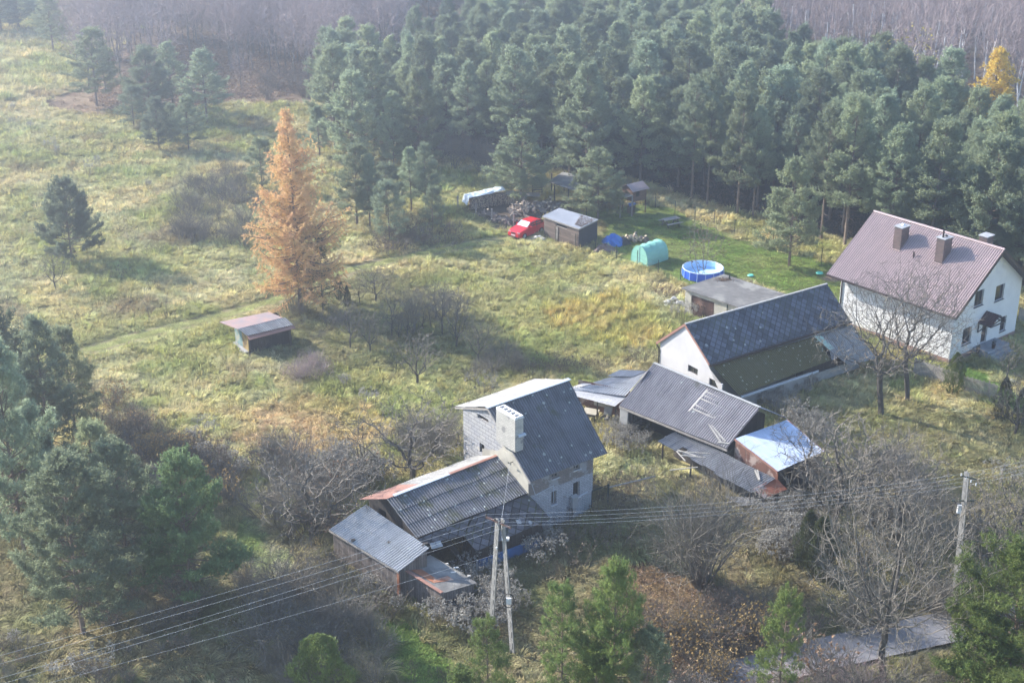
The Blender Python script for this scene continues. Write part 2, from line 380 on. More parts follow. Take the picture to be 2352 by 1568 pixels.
M['wood_warm'] = plank_mat('warm_wood', (.15, .085, .06), (.2, .12, .08), .14, horiz=True)
M['blocks'] = brick_mat('aerated_blocks', (.4, .39, .38), (.31, .31, .33), (.14, .135, .13), .6, .25, .02, patch=(.42, .38, .31), pth=.6)
M['white_brick'] = brick_mat('white_brick', (.42, .43, .47), (.55, .56, .6), (.13, .13, .14), .26, .09, .014, patch=(.22, .21, .21), pth=.62)
M['rough_brick'] = brick_mat('bare_brick', (.3, .25, .22), (.22, .19, .18), (.14, .13, .12), .26, .09, .018, patch=(.3, .3, .31), pth=.5)
M['chim_brick'] = brick_mat('chimney_brick', (.42, .4, .36), (.5, .48, .43), (.2, .19, .18), .26, .09, .01, patch=(.2, .19, .18), pth=.57)
M['ridge_metal'] = pm('pale_ridge_metal', (.4, .44, .5), (.5, .54, .6), 1, .5, 0)
M['blue_wall'] = pm('peeling_blue_paint', (.03, .12, .32), (.06, .17, .4), 2, .7, .2, c3=(.1, .1, .1))
M['corr_fence'] = corr_mat('grey_fence_sheet', (.3, .35, .38), 0, 0, dark=.7, furrow_shade=.5, pitch=.15)
M['post'] = pm('steel_post', (.02, .03, .025), (.035, .05, .04), 3, .6, 0)
M['asphalt'] = pm('asphalt', (.19, .185, .19), (.26, .25, .255), 1.5, .9, .2, 80)
M['stone'] = pm('pale_stones', (.36, .34, .31), (.6, .58, .54), 3, .85, .3)
M['bark'] = pm('bark', (.1, .08, .065), (.19, .155, .13), 5, .95, .4)
M['bark_pine'] = pm('pine_bark', (.1, .075, .06), (.22, .16, .12), 4, .95, .4)
M['bark_mid'] = pm('brown_grey_bark', (.12, .105, .085), (.2, .175, .145), 3, .95, 0)
M['bark_dark'] = pm('dark_bark', (.05, .043, .036), (.1, .088, .075), 3, .95, 0)
M['bark_grey'] = pm('grey_twigs', (.11, .098, .08), (.2, .18, .15), 3, .95, 0)
M['bark_purple'] = pm('purplish_twigs', (.28, .205, .19), (.4, .31, .295), 3, .95, 0)
M['bark_birch'] = pm('white_birch_bark', (.55, .54, .53), (.75, .74, .72), 3, .8, .1, c3=(.3, .28, .27))
M['needle'] = leaf_mat('blue_green_needles', (.18, .235, .155), (.36, .42, .28), .6)
M['needle_y'] = leaf_mat('yellow_green_needles', (.13, .2, .06), (.25, .32, .1), .45)
M['needle_m'] = leaf_mat('mid_green_needles', (.11, .185, .085), (.22, .3, .14), .45)
M['juniper'] = leaf_mat('juniper_green', (.09, .13, .03), (.16, .2, .06))
M['juniper_d'] = leaf_mat('dark_juniper', (.04, .055, .025), (.07, .085, .04))
M['larch'] = leaf_mat('orange_larch', (.7, .49, .19), (.8, .52, .3), .4, vary=.05)
M['larch_y'] = leaf_mat('golden_larch', (.72, .52, .07), (.8, .6, .12), .35, vary=.05)
M['larch_p'] = leaf_mat('pale_orange_larch', (.4, .25, .17), (.5, .33, .22), .35, vary=.05)
M['fluff'] = leaf_mat('seed_fluff', (.24, .22, .19), (.4, .38, .34), .3, vary=.15)
M['leaf_b'] = leaf_mat('brown_leaves', (.17, .11, .075), (.32, .22, .155), .2)
M['leaf_y'] = leaf_mat('yellow_leaves', (.4, .33, .05), (.5, .42, .1), .3)
M['leaf_o'] = leaf_mat('ochre_leaves', (.3, .2, .08), (.42, .3, .13), .3)
M['weed'] = leaf_mat('weed_stems', (.12, .095, .07), (.2, .165, .13), .1)
M['log'] = pm('log_bark', (.14, .11, .09), (.26, .21, .17), 5, .9, .3)
M['log_end'] = pm('cut_wood', (.42, .32, .21), (.55, .44, .32), 5, .85, .1)
M['grass'] = attr_mat('grass_blades')
M["rust_pale"]=pm("faded_rust_sheet",(.2,.19,.21),(.4,.23,.18),.9,.7,.1); M["felt_dark"]=pm("black_felt",(.03,.032,.04),(.05,.052,.062),1.5,.9,.1)

# ================================================================== GROUND
def inpoly(x, y, P):
    r = np.zeros(np.shape(x), bool); n = len(P)
    for i in range(n):
        x0, y0 = P[i]; x1, y1 = P[(i+1) % n]
        if y0 == y1: continue
        c = ((y0 > y) != (y1 > y)) & (x < (x1-x0)*(y-y0)/(y1-y0)+x0); r ^= c
    return r
def segd(X, Y, pts):
    """distance in metres from ground points to a polyline given in frame coordinates"""
    W = [at(*p) for p in pts]; best = np.full(np.shape(X), 1e9)
    for a, b in zip(W, W[1:]):
        dx, dy = b.x-a.x, b.y-a.y; t = np.clip(((X-a.x)*dx+(Y-a.y)*dy)/(dx*dx+dy*dy), 0, 1)
        best = np.minimum(best, np.hypot(X-a.x-t*dx, Y-a.y-t*dy))
    return best
FOREST = [(700, 285), (800, 235), (880, 240), (1000, 185), (1300, 140), (1640, 140), (1760, 235), (2000, 300), (2560, 430), (2560, 700), (2250, 625), (2100, 590), (1935, 545), (1880, 535), (1730, 490), (1590, 452), (1450, 420), (1250, 395), (1060, 365), (830, 330)]
LAWN = [(1385, 512), (1280, 495), (1380, 480), (1480, 470), (1560, 478), (1700, 545), (1850, 590), (1960, 620), (2050, 720), (1800, 690), (1700, 640), (1570, 650), (1440, 600), (1400, 560)]
DIRT = [(1085, 470), (1150, 445), (1300, 462), (1330, 490), (1260, 500), (1230, 530), (1130, 520)]
LITTER = [(120, 250), (330, 60), (380, -40), (760, -40), (720, 240), (520, 235), (400, 260), (300, 240), (240, 265)]
ORCH = [(650, 640), (800, 610), (960, 650), (1080, 700), (1200, 760), (1230, 850), (1040, 880), (900, 850), (700, 850), (600, 800), (640, 720)]
STRAW1 = [(1250, 710), (1400, 670), (1500, 700), (1540, 770), (1480, 800), (1300, 770)]
STRAW2 = [(540, 950), (700, 900), (860, 930), (900, 1010), (700, 1060), (540, 1020)]
WEEDR = [(1880, 880), (2100, 930), (2400, 1000), (2400, 1300), (2150, 1250), (1900, 1080), (1800, 960)]
BRUSH = [(-60, 1110), (300, 1000), (560, 1150), (800, 1280), (1060, 1200), (1400, 1100), (1900, 1080), (2400, 1230), (2400, 1640), (-60, 1640)]
LEAFY = [(1440, 1280), (1600, 1330), (1850, 1400), (1800, 1500), (1600, 1640), (1430, 1640), (1400, 1400)]
STRIP = [(850, 1405), (930, 1430), (1000, 1500), (1070, 1590), (900, 1600), (870, 1500)]
TRACKL = [(555, 1165), (620, 1200), (680, 1280), (660, 1330), (590, 1330), (550, 1260)]
WPATH = [(300, 1000), (360, 1080), (400, 1140)]
FRONTL = [(2210, 830), (2320, 890), (2400, 930), (2400, 990), (2250, 900), (2190, 870)]
ROADP = [(2420, 1395), (2260, 1425), (2120, 1453), (1960, 1488), (1820, 1520), (1680, 1560), (1540, 1610)]
TRACKC = [(210, 800), (320, 770), (420, 745), (520, 720), (620, 692), (800, 620), (960, 583), (1080, 560), (1190, 548)]
SHADEW = [(330, 300), (620, 240), (650, 300), (560, 420), (400, 380)]
def field(X, Y):
    """colour (albedo), grass height and clump density by position"""
    x, y = dpx(X, Y); wob = 26*(fbm(X, Y, 5, 1)-.5)*2; x = x+wob+16*(fbm(X, Y, 1.3, 71, 2)-.5)+50*(fbm(X, Y, 14, 73, 2)-.5); y = y+wob*.45+10*(fbm(X, Y, 1.1, 75, 2)-.5)
    n1 = fbm(X, Y, 9, 2, 4); n2 = fbm(X, Y, 3.1, 5, 3); n3 = fbm(X, Y, 24, 8, 3); n4 = fbm(X, Y, .9, 11, 2)
    L = lambda a, b, t: a+(b-a)*t[..., None]
    S = lambda v, a, b: np.clip((v-a)/(b-a), 0, 1)
    c = lambda *k: np.array(k)
    col = L(c(.37, .36, .16), c(.49, .43, .24), S(n1, .4, .65))
    col = L(col, c(.26, .29, .1), S(n2, .52, .72)*.8)
    col = L(col, c(.45, .44, .28), S(fbm(X, Y, 4.3, 21, 3), .56, .7)*.6)
    col = L(col, c(.2, .15, .09), S(fbm(X, Y, 6, 31, 3), .62, .72)*.6)
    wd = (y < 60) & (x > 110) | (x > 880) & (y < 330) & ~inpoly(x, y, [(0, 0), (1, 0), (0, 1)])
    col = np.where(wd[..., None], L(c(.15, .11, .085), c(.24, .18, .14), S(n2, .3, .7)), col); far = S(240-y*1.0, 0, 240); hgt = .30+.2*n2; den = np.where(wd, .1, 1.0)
    def z(P, cols, h, d, k=1.0):
        nonlocal col, hgt, den
        m = inpoly(x, y, P); cc = L(c(*cols[0]), c(*cols[1]), S(n2+.5*(n4-.5), .3, .7)); w = (m*k)[..., None]
        col = col*(1-w)+cc*w; hgt = np.where(m, h, hgt); den = np.where(m, d, den)
    z(LITTER, ((.2, .14, .1), (.33, .24, .17)), .15, .25)
    z(STRAW1, ((.5, .4, .16), (.4, .38, .13)), .55, 1.3, .85)
    z(STRAW2, ((.46, .34, .2), (.4, .34, .15)), .35, 1.0, .85)
    z(ORCH, ((.15, .17, .065), (.22, .2, .1)), .3, .9, .75)
    z(WEEDR, ((.18, .19, .08), (.28, .25, .14)), .3, 1.0, .85)
    z(BRUSH, ((.16, .165, .075), (.26, .22, .135)), .32, .9, .9)
    z(LEAFY, ((.2, .11, .07), (.27, .18, .1)), .18, .6, .7)
    z(STRIP, ((.12, .19, .04), (.17, .24, .06)), .14, 1.6)
    z(TRACKL, ((.15, .2, .06), (.3, .29, .22)), .1, .8)
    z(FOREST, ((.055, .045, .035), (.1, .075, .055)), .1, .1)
    z(LAWN, ((.15, .23, .045), (.22, .27, .08)), .09, 2.0)
    z(FRONTL, ((.09, .17, .03), (.12, .2, .05)), .07, 1.6)
    z(DIRT, ((.12, .095, .075), (.17, .13, .1)), .05, .05)
    dt = segd(X, Y, TRACKC); tr = (dt < 1.25); hgt = np.where(tr, .06, hgt); den = np.where(tr, 1.6, den)
    g = L(c(.29, .32, .11), c(.36, .35, .16), n2); col = np.where(tr[..., None], g, col)
    rut = np.abs(dt-.8) < .24; col = np.where(rut[..., None], c(.32, .27, .17), col); den = np.where(rut, .0, den)
    wp = segd(X, Y, WPATH) < .8; col = np.where(wp[..., None], c(.2, .16, .13), col); den = np.where(wp, .05, den)
    rd = segd(X, Y, ROADP) < 2.1; den = np.where(rd, 0, den)
    gr = segd(X, Y, [(2100, 800), (1960, 640), (1900, 640)]) < .7; col = np.where(gr[..., None], c(.35, .27, .2), col); den = np.where(gr, .05, den)
    return col*np.array([1.0, .97, .86]), hgt, den
def gz(X, Y, hgt):
    t = np.clip((hgt-.12)/.2, 0, 1)
    tus = (np.abs(fbm(X, Y, 1.5, 41, 3)-.5)*2)
    return (.32*(tus-.25)*t + .25*(fbm(X, Y, 7, 44, 2)-.5)*t) - .05
def axis(lo, hi, st, far):
    a = np.arange(lo, hi+st/2, st); e = []; d = st*2
    p = 0
    while p < far: p += d; d *= 1.5; e.append(p)
    e = np.array(e); return np.concatenate([(lo-e)[::-1], a, hi+e])
gx = axis(-110, 110, .5, 900); gy = axis(48, 330, .5, 900)
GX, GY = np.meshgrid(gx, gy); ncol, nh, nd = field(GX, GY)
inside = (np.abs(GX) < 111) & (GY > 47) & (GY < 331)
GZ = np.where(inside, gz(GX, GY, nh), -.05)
# land climbs gently behind the wood
GZ = GZ+np.clip(GY-235, 0, 400)*.03
nv = np.stack([GX, GY, GZ], -1).reshape(-1, 3)
nx, ny = len(gx), len(gy); ii = np.arange(nx*ny).reshape(ny, nx)
fc = np.stack([ii[:-1, :-1], ii[:-1, 1:], ii[1:, 1:], ii[1:, :-1]], -1).reshape(-1, 4)
me = bpy.data.meshes.new('ground'); me.vertices.add(len(nv)); me.vertices.foreach_set('co', nv.ravel())
me.loops.add(fc.size); me.loops.foreach_set('vertex_index', fc.ravel()); me.polygons.add(len(fc))
me.polygons.foreach_set('loop_start', np.arange(0, fc.size, 4)); me.polygons.foreach_set('loop_total', np.full(len(fc), 4))
me.polygons.foreach_set('use_smooth', np.ones(len(fc), bool)); me.update(calc_edges=True)
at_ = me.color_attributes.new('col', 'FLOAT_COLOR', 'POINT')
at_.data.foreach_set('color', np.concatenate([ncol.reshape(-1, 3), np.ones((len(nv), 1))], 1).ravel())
m, nt, b = newmat('ground_soil_and_grass'); k = N(nt); a = k.n('ShaderNodeAttribute', attribute_name='col'); ge = k.n('ShaderNodeNewGeometry').outputs['Position']
f1 = k.noise(ge, 2.2, 6, .75); f2 = k.noise(k.mapped(ge, (1, .5, 1), R(25)), 7, 4, .8)
c = k.mix(.9, a.outputs['Color'], k.ramp(f1, [(.3, .5), (.7, 1.15)]), 'MULTIPLY'); c = k.mix(.8, c, k.ramp(f2, [(.3, .45), (.7, 1.25)]), 'MULTIPLY')
k.l(c, b.inputs['Base Color']); b.inputs['Roughness'].default_value = .95; b.inputs['Specular IOR Level'].default_value = .1
k.bump(f2, .7, b, .12); me.materials.append(m)
go = bpy.data.objects.new('ground', me); C.objects.link(go); struct(go)
# road
mb = MB(); W = [at(*p) for p in ROADP]
for i, (a, b) in enumerate(zip(W, W[1:])):
    def nrm(i):
        d = (W[min(i+1, len(W)-1)]-W[max(i-1, 0)]).normalized(); return d.cross(UP)*1.35
    mb.face([a+nrm(i)+UP*.1, b+nrm(i+1)+UP*.1, b-nrm(i+1)+UP*.1, a-nrm(i)+UP*.1])
struct(mb.build('road', M['asphalt']))

# ================================================================== GRASS (stuff)
def np_mesh(name, V, Fc, mat, nper):
    me = bpy.data.meshes.new(name); V = np.asarray(V, float); Fc = np.asarray(Fc)
    me.vertices.add(len(V)); me.vertices.foreach_set('co', V.ravel()); me.loops.add(Fc.size); me.loops.foreach_set('vertex_index', Fc.ravel())
    me.polygons.add(len(Fc)); me.polygons.foreach_set('loop_start', np.arange(0, Fc.size, nper)); me.polygons.foreach_set('loop_total', np.full(len(Fc), nper))
    me.update(calc_edges=True); me.materials.append(mat); return me
def tris(P, mat, name):
    """P: (n,3,3) triangles"""
    P = np.asarray(P); return np_mesh(name, P.reshape(-1, 3), np.arange(len(P)*3).reshape(-1, 3), mat, 3)
def grass_clump(seed, n, rad, ln, lean, up, w=.02):
    r = np.random.RandomState(seed); T = []
    for i in range(n):
        a = r.rand()*6.283; rr = rad*math.sqrt(r.rand()); b = np.array([math.cos(a)*rr, math.sin(a)*rr, 0])
        d = np.array([math.cos(a)*.6+lean, math.sin(a)*.6, up])*r.uniform(.6, 1.2); d /= np.linalg.norm(d); l = ln*r.uniform(.6, 1.2)
        s = np.cross(d, [0, 0, 1]); s /= max(1e-6, np.linalg.norm(s)); s *= w*r.uniform(.6, 1.4)
        mid = b+d*l*.55; tip = b+d*l+np.array([d[0]*.3, d[1]*.3, -.45])*l*.55; tip[2] = max(.02, tip[2])
        T += [[b-s, b+s, mid+s*.7], [b-s, mid+s*.7, mid-s*.7], [mid-s*.7, mid+s*.7, tip]]
    return tris(T, M['grass'], 'grass_clump')
gcol = bpy.data.collections.new('grass_shapes')
for i, (n, rad, ln, lean, up, w) in enumerate([(46, .28, .62, .75, .55, .022), (46, .3, .55, .5, .8, .022), (38, .25, .5, .9, .35, .024), (34, .22, .6, .1, 1.6, .016), (40, .35, .3, .1, 1.0, .018)]):
    o = bpy.data.objects.new('g%d' % i, grass_clump(100+i, n, rad, ln, lean, up, w)); gcol.objects.link(o)
def scatter(name, P, col, rot, scl, idx, coll, label=None):
    me = bpy.data.meshes.new(name); me.vertices.add(len(P)); me.vertices.foreach_set('co', P.ravel())
    a = me.attributes.new('col', 'FLOAT_COLOR', 'POINT'); a.data.foreach_set('color', np.concatenate([col, np.ones((len(P), 1))], 1).ravel())
    a = me.attributes.new('rot', 'FLOAT_VECTOR', 'POINT'); a.data.foreach_set('vector', rot.ravel())
    a = me.attributes.new('scl', 'FLOAT_VECTOR', 'POINT'); a.data.foreach_set('vector', scl.ravel())
    a = me.attributes.new('idx', 'INT', 'POINT'); a.data.foreach_set('value', idx.astype(np.int32))
    o = bpy.data.objects.new(name, me); C.objects.link(o); o['kind'] = 'stuff'
    if label: o['label'] = label
    ng = bpy.data.node_groups.new(name, 'GeometryNodeTree'); ng.interface.new_socket('Geometry', in_out='INPUT', socket_type='NodeSocketGeometry'); ng.interface.new_socket('Geometry', in_out='OUTPUT', socket_type='NodeSocketGeometry')
    n = ng.nodes; l = ng.links; gi = n.new('NodeGroupInput'); g_ = n.new('NodeGroupOutput'); ip = n.new('GeometryNodeInstanceOnPoints'); ci = n.new('GeometryNodeCollectionInfo')
    ci.inputs[0].default_value = coll; ci.inputs[1].default_value = True; ci.inputs[2].default_value = True; ip.inputs['Pick Instance'].default_value = True
    def na(nm, t):
        x = n.new('GeometryNodeInputNamedAttribute'); x.data_type = t; x.inputs[0].default_value = nm; return x.outputs[0]
    l.new(gi.outputs[0], ip.inputs['Points']); l.new(ci.outputs[0], ip.inputs['Instance']); l.new(na('idx', 'INT'), ip.inputs['Instance Index'])
    er = n.new('FunctionNodeEulerToRotation'); l.new(na('rot', 'FLOAT_VECTOR'), er.inputs[0]); l.new(er.outputs[0], ip.inputs['Rotation'])
    l.new(na('scl', 'FLOAT_VECTOR'), ip.inputs['Scale']); l.new(ip.outputs[0], g_.inputs[0])
    md = o.modifiers.new('scatter', 'NODES'); md.node_group = ng; return o
FOOT = []      # building footprints kept clear of grass: lists of ground points
def clear(X, Y):
    ok = np.ones(len(X), bool)
    for Pp in FOOT: ok &= ~inpoly(X, Y, [(p[0], p[1]) for p in Pp])
    return ok
def make_grass():
    r = np.random.RandomState(5); Ps = []
    for y0, y1, d in ((56, 95, 7.5), (95, 135, 6.5), (135, 185, 4.5), (185, 275, 2.2)):
        n = int((y1-y0)*(2*(.36*y1+18))*d); Y = r.uniform(y0, y1, n); X = r.uniform(-1, 1, n)*(.36*y1+18); Ps.append(np.stack([X, Y, np.full(n, {7.5: 1, 6.5: 1, 4.5: 1.2, 2.2: 1.7}[d])], 1))
    P = np.concatenate(Ps); P = P[np.abs(P[:, 0]) < .36*P[:, 1]+18]
    col, h, den = field(P[:, 0], P[:, 1]); keep = (r.rand(len(P))*1.0 < den) & clear(P[:, 0], P[:, 1]); P = P[keep]; col = col[keep]; h = h[keep]
    X, Y, s = P.T; Z = gz(X, Y, h)+np.clip(Y-235, 0, 400)*.03
    ang = 6.283*fbm(X, Y, 5, 61, 2)*1.6+r.normal(0, .35, len(X))
    sz = (.6+.8*r.rand(len(X)))*s; v = r.uniform(.8, 1.25, (len(X), 1)); hue = 1+.12*(r.rand(len(X), 3)-.5)
    idx = r.choice([0, 1, 2], len(X)); tall = (h > .5); idx[tall] = 3; idx[h < .2] = 4
    zz = np.where(h < .2, h/.3, np.where(tall, 1.1, h/.36)); wd = np.where(h < .2, .9, 1.0)
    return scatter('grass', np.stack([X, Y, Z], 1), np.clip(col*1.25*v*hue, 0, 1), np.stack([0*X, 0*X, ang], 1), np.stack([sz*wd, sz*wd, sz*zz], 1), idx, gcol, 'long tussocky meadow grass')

# ================================================================== TREES
def norm(a): return a/np.maximum(1e-9, np.linalg.norm(a, axis=-1, keepdims=True))
def tufts(Pt, Dr, n, tl, nl, w, r, fwd=.6):
    """bottle-brush shoots: Pt (k,3) base, Dr (k,3) axis"""
    kN = len(Pt); Dr = norm(Dr); t = r.rand(kN, n, 1); base = Pt[:, None]+Dr[:, None]*t*tl
    rad = r.normal(size=(kN, n, 3)); rad -= (rad*Dr[:, None]).sum(-1, keepdims=True)*Dr[:, None]; rad = norm(rad)
    d = norm(Dr[:, None]*fwd+rad*(1-.25*t)); tip = base+d*nl*r.uniform(.7, 1.2, (kN, n, 1)); sd = norm(np.cross(d, rad+r.normal(size=rad.shape)*.5))*w
    return np.stack([base-sd, base+sd, tip], 2).reshape(-1, 3, 3)
def tube_tris(segs, sides=3):
    """segs: list of (p0,p1,r0,r1)"""
    A = np.array([s[0] for s in segs], float); B = np.array([s[1] for s in segs], float); ra = np.array([s[2] for s in segs]); rb = np.array([s[3] for s in segs])
    d = norm(B-A); x = np.cross(d, [.31, .2, .93]); x = norm(x); y = np.cross(d, x); out = []
    for i in range(sides):
        t0, t1 = 2*math.pi*i/sides, 2*math.pi*(i+1)/sides; e = lambda t: x*math.cos(t)+y*math.sin(t)
        a0, a1 = A+e(t0)*ra[:, None], A+e(t1)*ra[:, None]; b0, b1 = B+e(t0)*rb[:, None], B+e(t1)*rb[:, None]
        out += [np.stack([a0, a1, b1], 1), np.stack([a0, b1, b0], 1)]
    return np.concatenate(out)
def conifer(name, seed, h, rad, cb, nb=9, nl=.15, tl=.22, w=.024, prof='pine', needle='needle', bark='bark_pine', dens=1.0, dead=6, lumpy=.8, pw=.62):
    r = np.random.RandomState(seed); big = []; small = []; TP = []; TD = []
    n = 9; lean = r.normal(0, .012*h, 2); tr = [np.array([lean[0]*(i/n)**2, lean[1]*(i/n)**2, h*i/n-(.3 if i == 0 else 0)]) for i in range(n+1)]
    rt = h*.0135
    trp = lambda z: np.array([np.interp(z, [p[2] for p in tr], [p[0] for p in tr]), np.interp(z, [p[2] for p in tr], [p[1] for p in tr]), z])
    for i in range(n): big.append((tr[i], tr[i+1], rt*(1-i/n*.9), rt*(1-(i+1)/n*.9)))
    z = cb*h; stepz = .44 if prof == 'pine' else .22
    while z < h*.985:
        t = (z-cb*h)/(h*(1-cb)); nbr = r.randint(4, 7) if prof == 'pine' else r.randint(3, 6); a0 = r.rand()*6.283
        for j in range(nbr):
            az = a0+j*6.283/nbr+r.normal(0, .25); lump = .5+1.0*float(vn(az*1.1+seed*7, z*.55, 1.0, seed)); lump = 1+(lump-1)*lumpy
            if prof == 'pine': L = rad*((1-t)**pw)*(.7+.3*min(1, t*5))*r.uniform(.7, 1.15)+.35; el = .0+.9*t**1.2+r.normal(0, .15); curl = .45
            elif prof == 'larch': L = rad*((1-t)**.8)*(.75+.25*min(1, t*8))*r.uniform(.6, 1.15)+.15; el = -.25+.6*t+r.normal(0, .1); curl = .35
            else: L = rad*((1-t)**.9)*r.uniform(.7, 1.15)+.15; el = -.3+.6*t+r.normal(0, .08); curl = .25
            L *= lump; p = trp(z+r.uniform(-.12, .12)); d = np.array([math.cos(az)*math.cos(el), math.sin(az)*math.cos(el), math.sin(el)]); ns = max(3, int(L/.3)); sl = L/ns; rb = max(.012, L*.014)
            for s in range(ns):
                d = norm(d+np.array([0, 0, curl*sl*.45])+r.normal(0, .06, 3)); p2 = p+d*sl; f = s/ns
                big.append((p, p2, rb*(1-f*.8), rb*(1-(f+1/ns)*.8)))
                if prof == 'larch':
                    for _ in range(3): TP.append(p2+r.normal(0, .06, 3)); TD.append(d*.4+r.normal(0, .5, 3))
                if f > (.25 if prof == 'pine' else .12):
                    for sgn in (-1, 1):
                        if r.rand() > .95*dens: continue
                        if prof == 'larch':
                            lt = r.uniform(.35, .95)*min(1, .4+L*.3); dd = norm(d*.5+np.cross(d, [0, 0, 1])*sgn*.8+np.array([0, 0, -.55])+r.normal(0, .15, 3)); q0 = p2
                            kk = max(2, int(lt/.14))
                            for u in range(kk): TP.append(q0+dd*lt*u/kk); TD.append(norm(dd+np.array([0, 0, -.35])))
                            small.append((q0, q0+dd*lt, .006, .003)); continue
                        lt = (L*.33*(1-f)+.22)*r.uniform(.6, 1.2); sd = np.cross(d, [0, 0, 1]); dd = norm(d*.75+sd*sgn*.8+np.array([0, 0, .18 if prof == 'pine' else -.1])+r.normal(0, .12, 3)); q0 = p2; kk = max(1, int(lt/.2))
                        small.append((q0, q0+dd*lt, .008, .004))
                        for u in range(kk+1):
                            if prof == 'pine':
                                for _ in range(3): TP.append(q0+dd*lt*(u+.4)/(kk+1)+r.normal(0, .1, 3)); TD.append(dd*.5+np.array([0, 0, .75])+r.normal(0, .4, 3))
                            else: TP.append(q0+dd*lt*(u+.2)/(kk+1)); TD.append(dd)
                p = p2
            if prof == 'pine':
                for _ in range(4): TP.append(p+r.normal(0, .08, 3)); TD.append(d*.5+np.array([0, 0, .9])+r.normal(0, .2, 3))
            else: TP.append(p); TD.append(d)
        z += stepz*r.uniform(.75, 1.25)*(1-.35*t)
    for i in range(3): TP.append(tr[-1]-np.array([0, 0, .12*i])); TD.append(np.array([0, 0, 1.]))
    for i in range(dead):     # bare snags under the crown
        zz = h*r.uniform(.08, max(.1, cb)); az = r.rand()*6.283; p = trp(zz); L = r.uniform(.4, 1.3); small.append((p, p+np.array([math.cos(az)*L, math.sin(az)*L, r.uniform(-.2, .3)]), .018, .006))
    T = tufts(np.array(TP), np.array(TD), nb, tl, nl, w, r, .55)
    root = thing(name, '', '', (0, 0, 0)); C.objects.unlink(root)
    mt = np_tri(tube_tris(big, 5), M[bark], 'trunk'); mf = tris(T, M[needle], 'foliage'); mb2 = np_tri(tube_tris(small, 3), M[bark], 'branches')
    for nm, me in (('trunk', mt), ('crown', mf), ('branches', mb2)):
        o = bpy.data.objects.new(nm, me); o.parent = root
    root['h'] = h
    return root
def np_tri(T, mat, name): return tris(T, mat, name)
PROTO = {}
def baretree(name, seed, h, spread, stems=1, bark='bark', twig='bark_grey', depth=5, trunk=.25, thick=1.0, up=.25, kids=3, leaves=None, tw=.009, crook=.18, nleaf=0, taper=.72, br=.02):
    r = np.random.RandomState(seed); big = []; small = []; LP = []
    def grow(p, d, L, rad, lv):
        ns = 3 if lv < 3 else 2
        for i in range(ns):
            d = norm(d+r.normal(0, crook, 3)+np.array([0, 0, up*.25])); p2 = p+d*L/ns; r2 = rad*(1-.3/ns*(1))
            (big if lv < 2 else small).append((p, p2, rad, r2)); rad = r2
            if lv < depth and (i > 0 or lv > 1):
                for _ in range(1 if r.rand() < .75 else 2):
                    a = r.normal(size=3); a -= a.dot(d)*d; a = norm(a); nd = norm(d*r.uniform(.4, .9)+a*r.uniform(.5, .9)+np.array([0, 0, up*.4])); grow(p2, nd, L*r.uniform(.5, .8), max(tw*.6, rad*.6), lv+1)
            p = p2
        if lv < depth:
            for _ in range(kids-1):
                a = r.normal(size=3); a -= a.dot(d)*d; a = norm(a); grow(p, norm(d*.9+a*.55+np.array([0, 0, up*.3])), L*r.uniform(.6, .85), max(tw*.6, rad*taper), lv+1)
        else: LP.append(p)
    for s in range(stems):
        az = r.rand()*6.283; t = (0 if stems == 1 else r.uniform(.15, 1)*spread); d0 = norm(np.array([math.cos(az)*t, math.sin(az)*t, 1]))
        b0 = np.array([math.cos(az)*.15*t*min(stems, 6)**.5, math.sin(az)*.15*t*min(stems, 6)**.5, -.2]); L = h*trunk*r.uniform(.8, 1.1)
        if stems == 1:
            p1 = b0+d0*L; big.append((b0, p1, h*br*thick, h*br*.75*thick)); n0 = r.randint(3, 5)
            for j in range(n0):
                az2 = j*6.283/n0+r.rand(); grow(p1-d0*L*r.uniform(0, .25), norm(np.array([math.cos(az2)*spread, math.sin(az2)*spread, 1])), h*.34*r.uniform(.8, 1.1), h*br*.5*thick, 1)
        else: grow(b0, d0, h*.42*r.uniform(.7, 1.1), h*.007*thick, 1)
    root = thing(name, '', '', (0, 0, 0)); C.objects.unlink(root); zmax = max(s[1][2] for s in big+small)
    o = bpy.data.objects.new('trunk', np_tri(tube_tris(big, 4), M[bark], 'trunk')); o.parent = root
    o = bpy.data.objects.new('twigs', np_tri(tube_tris(small, 3), M[twig], 'twigs')); o.parent = root
    if leaves:
        LPa = np.array(LP); kk = LPa[r.rand(len(LPa)) < nleaf]; T = tufts(kk, r.normal(size=kk.shape), 3, .05, .11, .05, r, .2)
        o = bpy.data.objects.new('leaves', tris(T, M[leaves], 'leaves')); o.parent = root
    root['h'] = float(zmax); print(name, 'segs', len(big), len(small), 'h', round(zmax, 1))
    return root
TR = {}
